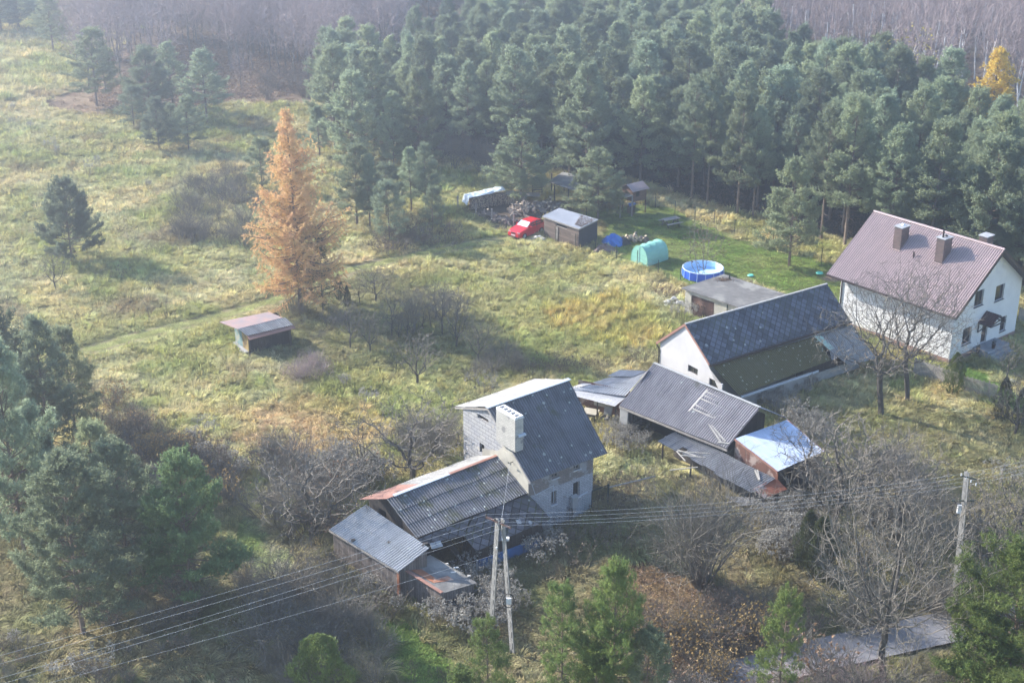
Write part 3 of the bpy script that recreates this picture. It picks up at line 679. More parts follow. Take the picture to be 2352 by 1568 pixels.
def sctree(name, seed, h, base=.35, cz=.66, rx=.38, rz=.36, n=500, step=None, stems=1, fan=.3, bark='bark', twig='bark_grey', rt=.007, up=.1, gn=.25, ex=2.3, tl=.3, leaves=None, nleaf=0, low=0.0, ntw=3, flat=0.0):
    """bare crown grown towards points spread through an ellipsoid"""
    r = np.random.RandomState(seed); step = step or h*.032
    A = r.normal(size=(n*3, 3)); A = norm(A)*(r.rand(n*3, 1)**(1/2.4)); A[:, 2] -= .0; A = A[:n]
    lump = 1+.22*np.sin(3*np.arctan2(A[:, 1], A[:, 0])+seed)+.12*np.sin(5*np.arctan2(A[:, 1], A[:, 0])+2*seed)
    A = A*np.array([rx*h, rx*h, rz*h])*np.stack([lump, lump, np.ones(n)], 1)+np.array([0, 0, cz*h]); A = A[A[:, 2] > low*h]
    nodes = []; par = []
    for s in range(stems):
        az = 6.283*s/stems+r.rand()*.7; t = 0 if stems == 1 else fan*r.uniform(.25, 1); p = np.array([math.cos(az)*.1*t*stems**.5, math.sin(az)*.1*t*stems**.5, -.2]); d = norm(np.array([math.cos(az)*t, math.sin(az)*t, 1.])); last = -1
        for i in range(max(2, int(base*h*(1 if stems == 1 else r.uniform(.7, 1.3))/step))):
            nodes.append(p); par.append(last); last = len(nodes)-1; d = norm(d+r.normal(0, .05, 3)); p = p+d*step
        nodes.append(p); par.append(last)
    alive = np.ones(len(A), bool); dk = step*1.6; N_ = np.array(nodes)
    near = np.full(len(A), -1); nd = np.full(len(A), 1e9); done = 0
    for it in range(160):
        if done < len(N_):
            D = np.linalg.norm(A[:, None]-N_[None, done:], axis=2); j = D.argmin(1); m = D[np.arange(len(A)), j]; b_ = m < nd; near[b_] = j[b_]+done; nd[b_] = m[b_]; done = len(N_)
        alive &= nd > dk
        if not alive.any(): break
        ids = near[alive]; v = norm(A[alive]-N_[ids]); acc = {}
        for i, w in zip(ids, v): acc[i] = acc.get(i, 0)+w
        new = []; 
        for i, w in acc.items():
            d = norm(norm(w)+np.array([0, 0, up])+r.normal(0, gn, 3)); new.append(N_[i]+d*step); par.append(i)
        N_ = np.concatenate([N_, np.array(new)])
        if len(N_) > 6000: break
    K = len(N_); rad = np.zeros(K); kids = np.zeros(K, int)
    for i in range(K-1, -1, -1):
        if kids[i] == 0: rad[i] = rt**ex
        if par[i] >= 0: rad[par[i]] += rad[i]; kids[par[i]] += 1
    rad = rad**(1/ex); big = []; small = []
    for i in range(K):
        if par[i] < 0: continue
        (big if rad[i] > rt*3.2 else small).append((N_[par[i]], N_[i], min(rad[par[i]], rad[i]*1.6), rad[i]))
    tips = np.where((rad < rt*2.2))[0]; LP = []
    for i in tips:
        d0 = norm(N_[i]-N_[par[i]])
        for _ in range(ntw if kids[i] == 0 else 1):
            d = norm(d0+r.normal(0, .55, 3)+np.array([0, 0, up])); e = N_[i]+d*tl*r.uniform(.5, 1.2); small.append((N_[i], e, rt*.8, rt*.45)); LP.append(e)
    root = thing(name, '', '', (0, 0, 0)); C.objects.unlink(root)
    o = bpy.data.objects.new('trunk', tris(tube_tris(big, 5), M[bark], 'trunk')); o.parent = root
    o = bpy.data.objects.new('twigs', tris(tube_tris(small, 3), M[twig], 'twigs')); o.parent = root
    if leaves:
        LPa = np.array(LP); kk = LPa[r.rand(len(LPa)) < nleaf]; T = tufts(kk, r.normal(size=kk.shape), 3, .05, .11, .05, r, .2)
        o = bpy.data.objects.new('leaves', tris(T, M[leaves], 'leaves')); o.parent = root
    TR[seed] = (tube_tris(big, 5), tube_tris(small, 3), bark, twig); root['h'] = float(N_[:, 2].max()); print(name, 'sc', K, len(small), 'trunk', rad[0]); return root
def put(proto, k, x, y, h=None, label=None, cat='tree', group=None, rz=None, wide=1.0, z=0):
    p = q(k, x, y, 0) if k != 'w' else Vector((x, y, 0)); s = (h/proto['h']) if h else 1.0
    p.z = z+max(0, p.y-235)*.03
    o = dup(proto, p, random.uniform(0, 6.28) if rz is None else rz, s*wide, label, group, sz=s); o['category'] = cat
    o['label'] = label or ''
    return o
def weedclump(name, seed, n, h, rad, heads='fluff', nh=10):
    r = np.random.RandomState(seed); segs = []; P = []; D = []
    for i in range(n):
        a = r.rand()*6.283; rr = rad*math.sqrt(r.rand()); b = np.array([math.cos(a)*rr, math.sin(a)*rr, -.05]); hh = h*r.uniform(.75, 1.1); t = b+np.array([math.cos(a)*rr*.5+r.normal(0, .08), math.sin(a)*rr*.5+r.normal(0, .08), hh])
        segs.append((b, t, .009, .006))
        for _ in range(nh):
            P.append(t+np.array([r.normal(0, .07), r.normal(0, .07), r.uniform(-.28, .08)])); D.append(np.array([r.normal(), r.normal(), .6]))
    root = thing(name, '', '', (0, 0, 0)); C.objects.unlink(root)
    o = bpy.data.objects.new('stems', np_tri(tube_tris(segs, 3), M['weed'], 'stems')); o.parent = root
    o = bpy.data.objects.new('seed_heads', tris(tufts(np.array(P), np.array(D), 6, .06, .08, .018, r, .4), M[heads], 'seed_heads')); o.parent = root
    root['h'] = h; return root

# ================================================================== BUILDINGS
def V3(*a): return Vector(a)
# ---- white house
def white_house():
    a = R(129.7); u = V3(math.cos(a), math.sin(a), 0); w = V3(u.y, -u.x, 0); g0 = V3(33.63, 100.4, 0); L, W, he, hr = 12.3, 11.07, 4.37, 8.6
    c0 = g0+u*.74+w*1.0; LL, WW, wh_ = L-1.48, W-2.0, 3.75; apex = he+(hr-he)-.35
    sl = (hr-he)/(W/2)
    t = thing('house', 'white rendered two-storey house with a mauve tile roof and two brick chimneys', 'house', c0)
    PL = .42
    def gable(p, d): # outline following the roof underside
        return [(0, he+sl*1.0-.12), (WW/2, he+sl*(WW/2+1)-.12), (WW, he+sl*1.0-.12)]
    n = -u; r_ = lambda x0, y0, x1, y1: (onpl('z1', x0, y0, c0, n), onpl('z1', x1, y1, c0, n))
    def op(x0, y0, x1, y1):
        p, s = r_(x0, y0, x1, y1); return ((p-c0).dot(w), (s-c0).dot(w), p.z, s.z)
    ops = [op(1463, 925, 1565, 745), op(1655, 870, 1757, 693), op(1348, 1278, 1452, 1088)]
    dr = op(1512, 1325, 1584, 1170); dr = (dr[0], dr[1], .62, 2.62); ops.append(dr)
    lr = op(1700, 1150, 1772, 990); ops.append(lr)
    o = c0+UP*0
    mb = wall(o+UP*0, w, WW, gable(0, 0), ops, rev=.2)
    side = [(0, he+sl*1.0-.12), (LL, he+sl*1.0-.12)]
    wall(c0+u*LL, -u, LL, side, [], mb=mb, rev=.2)
    wall(c0+u*LL+w*WW, -w, WW, gable(0, 0), [], mb=mb); wall(c0+w*WW, u, LL, side, [], mb=mb)
    mb.build('wall', M['white_render'], t)
    pl = MB(); e = .012
    for p, d, l in ((c0-u*e, w, WW), (c0+u*LL-w*e, -u, LL)):
        nn = d.cross(UP); pl.box(p-UP*.1+nn*.002, d*l, UP*(PL+.1), -nn*.03 if False else nn*.012)
    pl.build('plinth', M['plinth'], t)
    for i, p in enumerate(ops[:3]+[ops[4]]): window(t, c0, w, p, .2, M['brown_trim'], M['glass'], 1 if i != 1 else 0, .07, M['brown_trim'])
    d = MB(); d.box(c0+w*dr[0]+UP*dr[2]+u*.14, w*(dr[1]-dr[0]), UP*(dr[3]-dr[2]), u*.05); dd = d.build('door', M['brown_trim'], t)
    hd = MB(); hd.box(c0+w*(dr[0]+.12)+UP*1.6+u*.08, w*.03, UP*.22, u*.05); hd.build('handle', M['silver'], dd)
    # roof: two tiled slopes, ridge, verges, soffits
    e0, e1 = g0+UP*he, g0+u*L+UP*he; r0, r1 = g0+w*W/2+UP*hr, g0+u*L+w*W/2+UP*hr; f0, f1 = g0+w*W+UP*he, g0+u*L+w*W+UP*he
    mb = MB(); mb.sheet(e0, e1, r1, r0, .2, .03, 20, over=.05); mb.sheet(f1, f0, r0, r1, .2, .03, 20, over=.05)
    rf = mb.build('roof', M['tile'], t)
    b = MB()
    for A, B_, Cc in ((e0, r0, f0), (e1, r1, f1)):
        b.beam(A-UP*.1, B_-UP*.1, .06, .26); b.beam(B_-UP*.1, Cc-UP*.1, .06, .26)
    b.slab([e0-UP*.13, e1-UP*.13, r1-UP*.13, r0-UP*.13], .03); b.slab([f1-UP*.13, f0-UP*.13, r0-UP*.13, r1-UP*.13], .03)
    b.build('verge_boards', M['brown_trim'], rf)
    g = MB(); gp = e0-w*.07-UP*.06; gq = e1-w*.07-UP*.06; g.beam(gp, gq, .13, .11); g.build('gutter', M['brown_trim'], rf)
    dp = MB(); cc = c0+u*(LL-.15)-w*.06; dp.tube(e1-w*.05-UP*.15-u*.6, cc+UP*(he-.35), .05); dp.tube(cc+UP*(he-.35), cc, .05); dp.build('downpipe', M['brown_trim'], t)
    rd = MB(); rd.tube(r0+UP*.02, r1+UP*.02, .11, n=8); rd.build('ridge_cap', M['tile'], rf)
    # chimneys
    nr = (e1-e0).cross(r0-e0).normalized()
    def chim(x, y, su, sw, top, cowl):
        p = onpl('z1', x, y, e0, nr); b0 = p-UP*.4
        ht = hr+top-b0.z; m_ = MB(); m_.box(b0, u*su, w*sw, UP*ht); ch = m_.build('chimney', M['clinker'], rf)
        m_ = MB(); m_.box(b0-u*.07-w*.07+UP*(ht+.002), u*(su+.14), w*(sw+.14), UP*.07); m_.build('cap', M['cap'], ch)
        m_ = MB(); m_.box(p-u*.09-w*.16+UP*(-.0), u*(su+.18), w*.14, UP*.06); m_.build('flashing', M['tile'], ch)
        m_ = MB(); tt = b0+u*su/2+w*sw/2+UP*(ht+.07)
        m_.tube(tt+w*.15, tt+w*.15+UP*.12, .17, .1, 8)
        if cowl: m_.tube(tt-w*.25, tt-w*.25+UP*.55, .08, n=8)
        m_.build('cowl', M['silver'] if not cowl else M['brown_trim'], ch)
    chim(778, 398, .72, 1.0, .15, False); chim(1168, 525, .72, 1.05, .28, True)
    bk = r0+u*2.4+w*1.3; m_ = MB(); m_.box(bk-UP*2, u*.7, w*.9, UP*2.05); ch = m_.build('chimney', M['clinker'], rf)
    m_ = MB(); m_.box(bk-u*.07-w*.07+UP*.052, u*.84, w*1.04, UP*.07); m_.build('cap', M['cap'], ch)
    p = onpl('z1', 905, 460, e0, nr); m_ = MB(); m_.tube(p-UP*.1, p+UP*.42, .07, n=8); m_.tube(p+UP*.42, p+UP*.5, .1, n=8); m_.build('vent_pipe', M['brown_trim'], rf)
    # door canopy
    k0 = onpl('z1', 1583, 950, c0, n); kz = k0.z; ks = (k0-c0).dot(w); hw = 1.05; dz = .75; pr_ = 1.25
    A = c0+w*ks+UP*kz; mb = MB(); nn = -u
    mb.sheet(A-w*hw-UP*dz, A-w*hw-UP*dz+nn*pr_, A+nn*pr_, A, .2, .02, 5); mb.sheet(A+w*hw-UP*dz+nn*pr_, A+w*hw-UP*dz, A, A+nn*pr_, .2, .02, 5)
    cn = mb.build('canopy', M['tile_dark'], t)
    bb = MB()
    for s in (-1, 1):
        q0 = A+w*s*(hw-.12)-UP*(dz+.05); bb.beam(q0, q0+nn*(pr_-.05), .09); bb.beam(q0-UP*.75+nn*.05, q0+nn*.75, .08); bb.beam(q0-UP*.8+nn*.05, q0+nn*.05, .08)
    bb.beam(A-w*(hw-.12)-UP*(dz+.05)+nn*(pr_-.1), A+w*(hw-.12)-UP*(dz+.05)+nn*(pr_-.1), .08)
    bb.build('canopy_bracket', M['wood_dark'], cn)
    FOOT.append([c0-u*.1-w*.1, c0+w*(WW+.1), c0+w*WW+u*LL, c0+u*LL-w*.1])
    # steps
    s0 = c0+w*(dr[0]-1.0); st = MB()
    for i in range(4): st.box(s0+nn*(.02)+w*(0), nn*(1.35+.32*i), w*(3.0-.0*i), UP*(.6-.14*i-(.002*i))) if i == 0 else st.box(s0+nn*(1.37+.32*(i-1)), nn*.32, w*(2.6), UP*(.6-.15*i))
    tag(st.build('entrance_steps', M['step'], org=s0), 'grey stone steps up to the white house door', 'steps')
    for i, (kx, ky, lb) in enumerate(((1500, 1340, 'dark planter left of the white house door'), (1645, 1300, 'dark planter with a plant right of the white house door'))):
        pp = at(*px('z1', kx, ky), .6); pt = thing('planter', lb, 'planter', pp); m_ = MB(); m_.tube(pp, pp+UP*(.55 if i == 0 else .42), .13, .17, 8); m_.build('pot', M['brown_trim'], pt)
        r = np.random.RandomState(i); T = tufts(r.normal(0, .07, (14, 3))+np.array([0, 0, .55]), r.normal(size=(14, 3))+[0, 0, 1], 6, .1, .14, .02, r); o = bpy.data.objects.new('plant', tris(T, M['juniper_d'], 'plant')); C.objects.link(o); o.parent = pt
    return c0, u, w
WH = white_house()

def gabled(mb, c, u, w, L, W, base_z, eave, ridge_at, ridge_z, eave2): pass

# ---- long slate barn
def barn():
    a = R(34.6); u = V3(math.cos(a), math.sin(a), 0); w = V3(-u.y, u.x, 0); o = V3(14.15, 93.5, 0)
    e0 = q('z5', 670, 945, 3.6); e1 = q('z5', 2135, 492, 3.6); r0 = q('z5', 415, 530, 5.8); r1 = q('z5', 1890, 112, 5.8); f0 = q('z5', 120, 722, 3.3)
    u = (e1-e0).normalized(); f1 = f0+(r1-r0); w = V3(-u.y, u.x, 0)
    t = thing('barn', 'long white barn with a dark diamond slate roof and a mossy lean-to', 'barn', V3(e0.x, e0.y, 0))
    mb = MB(); mb.slab([e0, e1, r1, r0], .06); mb.slab([r0, r1, f1, f0], .06); mb.build('slate_roof', M['slate'], t)
    b = MB(); b.beam(r0+UP*.03, r1+UP*.03, .16, .08); b.build('ridge_cap', M['concrete'], t)
    b = MB(); b.beam(f0-UP*.03-u*.03, r0-UP*.03-u*.03, .05, .16); b.beam(r0-UP*.03-u*.03, e0-UP*.03-u*.03, .05, .16); b.build('verge', M['rust_red'], t)
    g = MB(); g.beam(e0-w*.1-UP*.08, e1-w*.1-UP*.08, .16, .13); g.build('gutter', M['brown_trim'], t)
    # white gable, carried on under the lean-to
    lw = q('z5', 975, 1270, 1.45); i = .12
    wa = V3(f0.x, f0.y, 0)+u*i-w*.28; d = V3(lw.x-f0.x, lw.y-f0.y, 0); d = -w; LT = (wa-V3(lw.x, lw.y, 0)).dot(w)-.4
    P = lambda v: (wa-V3(v.x, v.y, 0)).dot(w)
    top = [(0, 3.45), (P(r0), r0.z-.08), (P(e0)-.05, e0.z-.12), (LT, 1.75)]
    n = d.cross(UP)
    def op(x0, y0, x1, y1):
        p = onpl('z5', x0, y0, wa, n); s = onpl('z5', x1, y1, wa, n); return ((p-wa).dot(d), (s-wa).dot(d), p.z, s.z)
    o1 = op(443, 1015, 548, 985); o2 = op(662, 1165, 800, 1135)
    o1 = (o1[0], o1[1], onpl('z5', 443, 1015, wa, n).z, onpl('z5', 443, 945, wa, n).z); o2 = (o2[0], o2[1], onpl('z5', 662, 1165, wa, n).z, onpl('z5', 662, 1083, wa, n).z)
    mb = wall(wa, d, LT, top, [o1, o2], rev=.15)
    BL = (r1-r0).length-.3
    wall(wa+u*BL, w*-1 if False else d, .01, [(0, 3.4), (.01, 3.4)], mb=MB())
    # rear and far gable, side walls
    wall(wa+u*BL-w*P(e0), w, P(e0), [(0, e0.z-.12), (P(e0)-P(r0), r0.z-.08), (P(e0), 3.45)], mb=mb); wall(wa+u*BL, -u, BL, [(0, 3.3), (BL, 3.3)], mb=mb)
    wall(wa-w*P(e0)+w*.25, u, BL, [(0, 3.45), (BL, 3.45)], mb=mb)
    mb.build('wall', M['barn_render'], t)
    for p in (o1, o2): window(t, wa, d, p, .15, M['wood_dark'], M['glass'], 1, .06)
    b = MB(); b.tube(f0-w*-.02-UP*.1, wa+w*.06+UP*2.9-u*.05, .05); b.tube(wa+w*.06+UP*2.9-u*.05, wa+w*.06-u*.05, .05); b.build('downpipe', M['brown_trim'], t)
    # lean-to sheets: from the eave down
    le0 = q('z5', 700, 965, 3.35); la = q('z5', 975, 1272, 1.5); lb = q('z5', 1790, 998, 1.5); lc = q('z5', 1770, 960, 1.62); ld = q('z5', 1945, 875, 1.9); le = q('z5', 1755, 650, 3.3)
    def onroof(x, y): # lean-to plane
        nn = (lb-la).cross(le0-la); return onpl('z5', x, y, la, nn.normalized())
    m1 = MB(); m1.sheet(la, onroof(1930, 905), onroof(1770, 652), le0, .18, .025, 3, skip=lambda uu, vv: uu > .87 and vv < .14, jit=.03); m1.build('mossy_roof', M['corr_moss'], t)
    m2 = MB(); m2.sheet(onroof(1918, 800), onroof(1972, 778), onroof(1835, 650), onroof(1745, 655)+UP*.05, .18, .025, 1); o_ = m2.build('skylight_sheet', M['pvc'], t)
    m5 = MB(); m5.sheet(onroof(1938, 905)+UP*.02, onroof(1995, 882)+UP*.02, onroof(1972, 775)+UP*.02, onroof(1915, 800)+UP*.02, .18, .03, 1); m5.build('patched_roof', M['corr_mid'], t)
    m3 = MB(); m3.sheet(onroof(1985, 880), onroof(2330, 790), onroof(2150, 530), onroof(1840, 645), .18, .025, 3, jit=.05, skip=lambda uu, vv: uu < .1 and vv < .12); m3.build('patched_roof', M['corr_mid'], t)
    m4 = MB(); m4.sheet(onroof(2120, 962), onroof(2400, 880), onroof(2330, 790), onroof(2000, 870), .18, .03, 1, jit=.03); m4.build('patched_roof', M['corr_mid'], t)
    # low wall of the lean-to, gutter board, posts
    wb0 = q('z5', 1060, 1318); wb1 = q('z5', 1905, 1078); wb2 = q('z5', 2250, 985); db = (wb1-wb0).normalized(); nb = db.cross(UP)
    wb0 = V3(la.x, la.y, 0)+u*.15+w*.3
    mb = MB(); wall(wb0, u, 7.2, [(0, 1.35), (7.2, 1.35)], [(2.0, 3.0, 0, .5)], mb=mb); mb.build('low_wall', M['concrete'], t)
    mb = MB(); wall(wb0+u*7.2+w*.6, u, 6.0, [(0, 1.9), (6, 1.9)], [(3.4, 5.2, 0, 1.7)], mb=mb); mb.build('plank_wall', M['plank_dark'], t)
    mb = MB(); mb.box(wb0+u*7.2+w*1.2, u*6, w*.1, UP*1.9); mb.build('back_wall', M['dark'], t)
    mb = MB(); mb.box(wb0+u*7.3-w*.1+w*.6, u*5.8, -w*.08, UP*.75); mb.build('blockwork', M['concrete'], t)
    b = MB(); b.beam(la-w*.12-UP*.1+u*.1, lb-w*.12-UP*.1, .05, .16); b.build('gutter_board', M['ridge_metal'], t)
    for s in (.05, 7.1): b = MB(); b.beam(wb0+u*s-w*.32, wb0+u*s-w*.32+UP*1.45, .14); b.build('post', M['wood'], t)
    FOOT.append([wa, wa+u*(BL+.6), wa+u*(BL+.6)-w*(LT+.3), wa-w*(LT+.3)])
barn()

# ---- garage
def garage():
    A = q('z4', 985, 697, 2.25); B_ = q('z4', 1830, 508, 1.95); D_ = q('z5', 1010, 365, 2.25); u = (D_-A).normalized(); w = V3(-u.y, u.x, 0); WD = (B_-A).dot(w); LL = 6.6
    t = thing('garage', 'cream flat-roofed garage with dark double plank doors', 'garage', V3(A.x, A.y, 0))
    a0 = V3(A.x, A.y, 0); c = lambda s, v, z: a0+u*s+w*v+UP*z
    mb = MB(); mb.slab([c(0, 0, 2.25), c(LL, 0, 2.25), c(LL, WD, 2.0), c(0, WD, 2.0)], .1); mb.build('roof_slab', M['felt'], t)
    o = c(.22, .25, 0); n = u.cross(UP)
    def op(x0, y0, x1, y1):
        p = onpl('z4', x0, y0, o, n); s = onpl('z4', x1, y1, o, n); return (p-o).dot(u), (s-o).dot(u)
    x0 = op(1155, 820, 1155, 820)[0]; x1 = op(1550, 942, 1550, 942)[0]; dz = onpl('z4', 1155, 818, o, n).z
    ops = [(x0, x1, 0, min(dz, 2.0))]
    mb = wall(o, u, LL-.45, [(0, 2.16), (LL-.45, 2.16)], ops, rev=.12)
    wall(o+w*(WD-.5), -w, WD-.5, [(0, 1.92), (WD-.5, 2.16)], mb=mb); wall(o+u*(LL-.45), w, WD-.5, [(0, 2.16), (WD-.5, 1.92)], mb=mb); wall(o+u*(LL-.45)+w*(WD-.5), -u, LL-.45, [(0, 1.92), (LL-.45, 1.92)], mb=mb)
    mb.build('wall', M['old_render'], t)
    xm = (x0+x1)/2; zt = ops[0][3]
    for s0, s1 in ((x0, xm-.01), (xm+.01, x1)):
        d = MB(); d.box(o+u*s0+w*.07+UP*.02, u*(s1-s0), w*.05, UP*(zt-.03)); dd = d.build('door', M['door'], t)
        h = MB(); h.box(o+u*((xm-.14) if s0 < xm-.1 and s1 < xm else xm+.1)+w*.03+UP*.95, u*.03, w*.04, UP*.16); h.build('handle', M['post'], dd)
    b = MB(); b.tube(c(LL*.72, -.02, 2.1)+w*.2, c(LL*.72, -.02, 0)+w*.2, .05); b.build('downpipe', M['post'], t)
    b = MB(); p0 = q('z4', 1808, 560, 2.0); b.tube(p0, p0+UP*.45, .07); b.build('vent_pipe', M['post'], t)
    # leaf drift on the roof
    r = np.random.RandomState(2); pp = q('z4', 1705, 560, 2.06); Pp = np.array([pp])+np.stack([r.normal(0, .35, 160), r.normal(0, .25, 160), np.abs(r.normal(0, .04, 160))], 1)-np.array([[A.x, A.y, 0]])
    o_ = bpy.data.objects.new('fallen_leaves', tris(tufts(Pp, r.normal(size=Pp.shape), 2, .02, .1, .045, r, .1), M['leaf_b'], 'fallen_leaves')); C.objects.link(o_); o_.parent = t; o_['kind'] = 'stuff'
    FOOT.append([c(.1, .1, 0), c(LL, .1, 0), c(LL, WD, 0), c(.1, WD, 0)])
garage()

# ---- tower house
a = R(37.2); TU = V3(math.cos(a), math.sin(a), 0); TW = V3(-TU.y, TU.x, 0); TO = q('z2', 838, 1082, 3.85); TO.z = 0
TC = TO+TU*.1+TW*.25
def tower():
    u, w = TU, TW; L, W = 5.1, 7.0; he = 4.3
    e0 = q('z2', 838, 1082, 3.85); e1 = q('z2', 1580, 800, 3.85); r0 = q('z2', 430, 368, 7.25); r1 = q('z2', 1212, 100, 7.25); f0 = q('z2', 118, 357, 5.85); f1 = f0+(r1-r0)
    Wr = (r0-TC).dot(w); Wf = (f0-TC).dot(w)-.85; zf = 7.1-(7.1-5.75)*(Wf-Wr)/(Wf+.85-Wr)
    t = thing('tall_house', 'tall narrow house of whitish blocks with a steep dark corrugated roof', 'house', TC)
    def zon(p): return p
    # gable (faces -u): seen from outside right direction is -w
    wa = TC+w*Wf; top = [(0, zf), (Wf-Wr, 7.1), (Wf, 3.95)]
    n = (-w).cross(UP)
    def opz(xa, ya, xb, yb, xc, yc):   # bottom-left, top-left, right x
        p = onpl('z2', xa, ya, wa, n); s = onpl('z2', xb, yb, wa, n); r = onpl('z2', xc, yc, wa, n); return ((p-wa).dot(-w), (r-wa).dot(-w), p.z, s.z)
    g1 = opz(337, 458, 337, 418, 440, 490); g2 = opz(357, 782, 357, 695, 403, 745)
    mb = wall(wa, -w, Wf, top, [g1, g2], rev=.2); wall(TC+u*L, w, Wf, [(0, 3.95), (Wr, 7.1), (Wf, zf)], mb=mb); wall(wa+u*L, -u, L, [(0, zf-.05), (L, zf-.05)], mb=mb)
    mb.build('block_wall', M['blocks'], t)
    for g in (g1, g2): window(t, wa, -w, g, .2, M['wood_dark'], M['dark'], 0, .05)
    # smooth render patch on the front corner of the gable, set proud
    mb = MB(); zz = lambda s: 7.1+(3.95-7.1)*(s-(Wf-Wr))/Wr
    s0, s1 = Wf-3.4, Wf; P = lambda s, z: wa-w*s+UP*z-u*.03
    z3_ = min(zz(s0+.05), 5.2)
    mb.face([P(s0-1.3, 0), P(s1+.02, 0), P(s1+.02, zz(s1)), P(s0+1.4, zz(s0+1.4)), P(s0+.3, 4.6), P(s0-1.3, 4.1)])
    mb.build('render_patch', M['old_render'], t)
    # front wall (faces -w)
    n2 = u.cross(UP)
    def opf(xa, ya, xb, yb, xc, yc):
        p = onpl('z2', xa, ya, TC, n2); s = onpl('z2', xb, yb, TC, n2); r = onpl('z2', xc, yc, TC, n2); return ((p-TC).dot(u), (r-TC).dot(u), p.z, s.z)
    f = [opf(1043, 1300, 1043, 1172, 1092, 1200), opf(1250, 1238, 1250, 1088, 1315, 1150), opf(1050, 1050, 1050, 1005, 1115, 1020), opf(1257, 968, 1257, 925, 1318, 930)]
    f = [(x0, x1, z0, min(z1, 3.85)) for x0, x1, z0, z1 in f]
    mb = wall(TC, u, L, [(0, 2.75), (L, 2.75)], [p for p in f if p[3] < 2.8], rev=.18); mb.build('white_brick_wall', M['white_brick'], t)
    up = [(x0, x1, max(z0, 2.8)-2.75, z1-2.75) for x0, x1, z0, z1 in f if p_hi(z1)]
    mb = wall(TC+UP*2.75, u, L, [(0, 1.3), (L, 1.3)], up, rev=.18); mb.build('bare_brick_wall', M['rough_brick'], t)
    for p in f: 
        if p[3] < 2.8: window(t, TC, u, p, .18, M['wood'], M['glass'], 0, .05, M['white_render'])
    for p in up: window(t, TC+UP*2.75, u, p, .18, M['wood'], M['glass'], 1, .05, M['white_render'])
    mb = MB(); mb.sheet(e0, e1, r1, r0, .177, .036, 5, jit=.015, over=.04); rf = mb.build('dark_roof', M['corr_tower'], t)
    mb = MB(); mb.sheet(f1, f0, r0, r1, .177, .036, 3, jit=.02, over=.04); mb.build('pale_roof', M['corr_pale'], t)
    b = MB(); b.beam(r0+UP*.06-u*.05, r1+UP*.06+u*.05, .3, .06); b.build('ridge_cap', M['ridge_metal'], rf)
    b = MB(); b.beam(f0-UP*.08+u*.05, r0-UP*.1+u*.05, .05, .12); b.beam(r0-UP*.1+u*.05, e0-UP*.08+u*.05, .05, .12); b.build('verge_board', M['wood'], t)
    # chimney on the outside of the gable
    ga = onpl('z2', 517, 700, wa-u*.32, n); gb = onpl('z2', 697, 775, wa-u*.32, n)
    s0, s1 = (ga-wa).dot(-w), (gb-wa).dot(-w); zt = hz(wa-w*s1-u*.3, 'z2', 462)
    b = MB(); base = wa-w*s0-u*.32; z0 = (ga.z+gb.z)/2; D_ = .62
    b.box(base+UP*z0, -w*(s1-s0), u*D_, UP*(zt-z0-.16)); ch = b.build('chimney', M['chim_brick'], t)
    b = MB(); nn = 5; wd = (s1-s0)
    tz = zt-.16
    b.box(base+UP*tz, -w*wd, u*.14, UP*.16); b.box(base+u*(D_-.14)+UP*tz, -w*wd, u*.14, UP*.16)
    for i in range(nn+1): b.box(base-w*(i*(wd-.1)/nn)+u*.142+UP*tz, -w*.1, u*(D_-.284), UP*.155)
    b.build('flue_block', M['white_render'], ch)
    b = MB(); b.box(base+u*.14+UP*(tz+.01), -w*wd, u*(D_-.28), UP*.005); b.build('flue', M['dark'], ch)
    b = MB(); b.box(base-w*(wd+.002)+u*.2+UP*(z0+1.0), -w*.16, u*(D_-.1), UP*.12); b.build('flashing', M['ridge_metal'], ch)
    # service bracket with insulators
    sb = onpl('z2', 680, 880, wa, n); b = MB(); b.beam(sb, sb-u*.3, .03); b.beam(sb-u*.3-w*.15, sb-u*.3+w*.15, .03)
    for s in (-.12, 0, .12): b.tube(sb-u*.3+w*s, sb-u*.3+w*s-UP*.08, .025)
    b.build('wire_bracket', M['post'], t)
    b = MB(); c0 = TC+u*1.9-w*.04; b.tube(c0+UP*2.9, c0+UP*1.7, .02); b.tube(TC+u*.2-w*.04+UP*3.6, TC+u*.5-w*.04+UP*2.7, .02); b.tube(TC+u*.5-w*.04+UP*2.7, TC+u*1.9-w*.04+UP*2.9, .02); b.build('cable_conduit', M['ridge_metal'], t)
    FOOT.append([TC, TC+u*L, TC+u*L+w*Wf, TC+w*Wf]); return sb
def p_hi(z1): return z1 > 2.8
SB = tower()

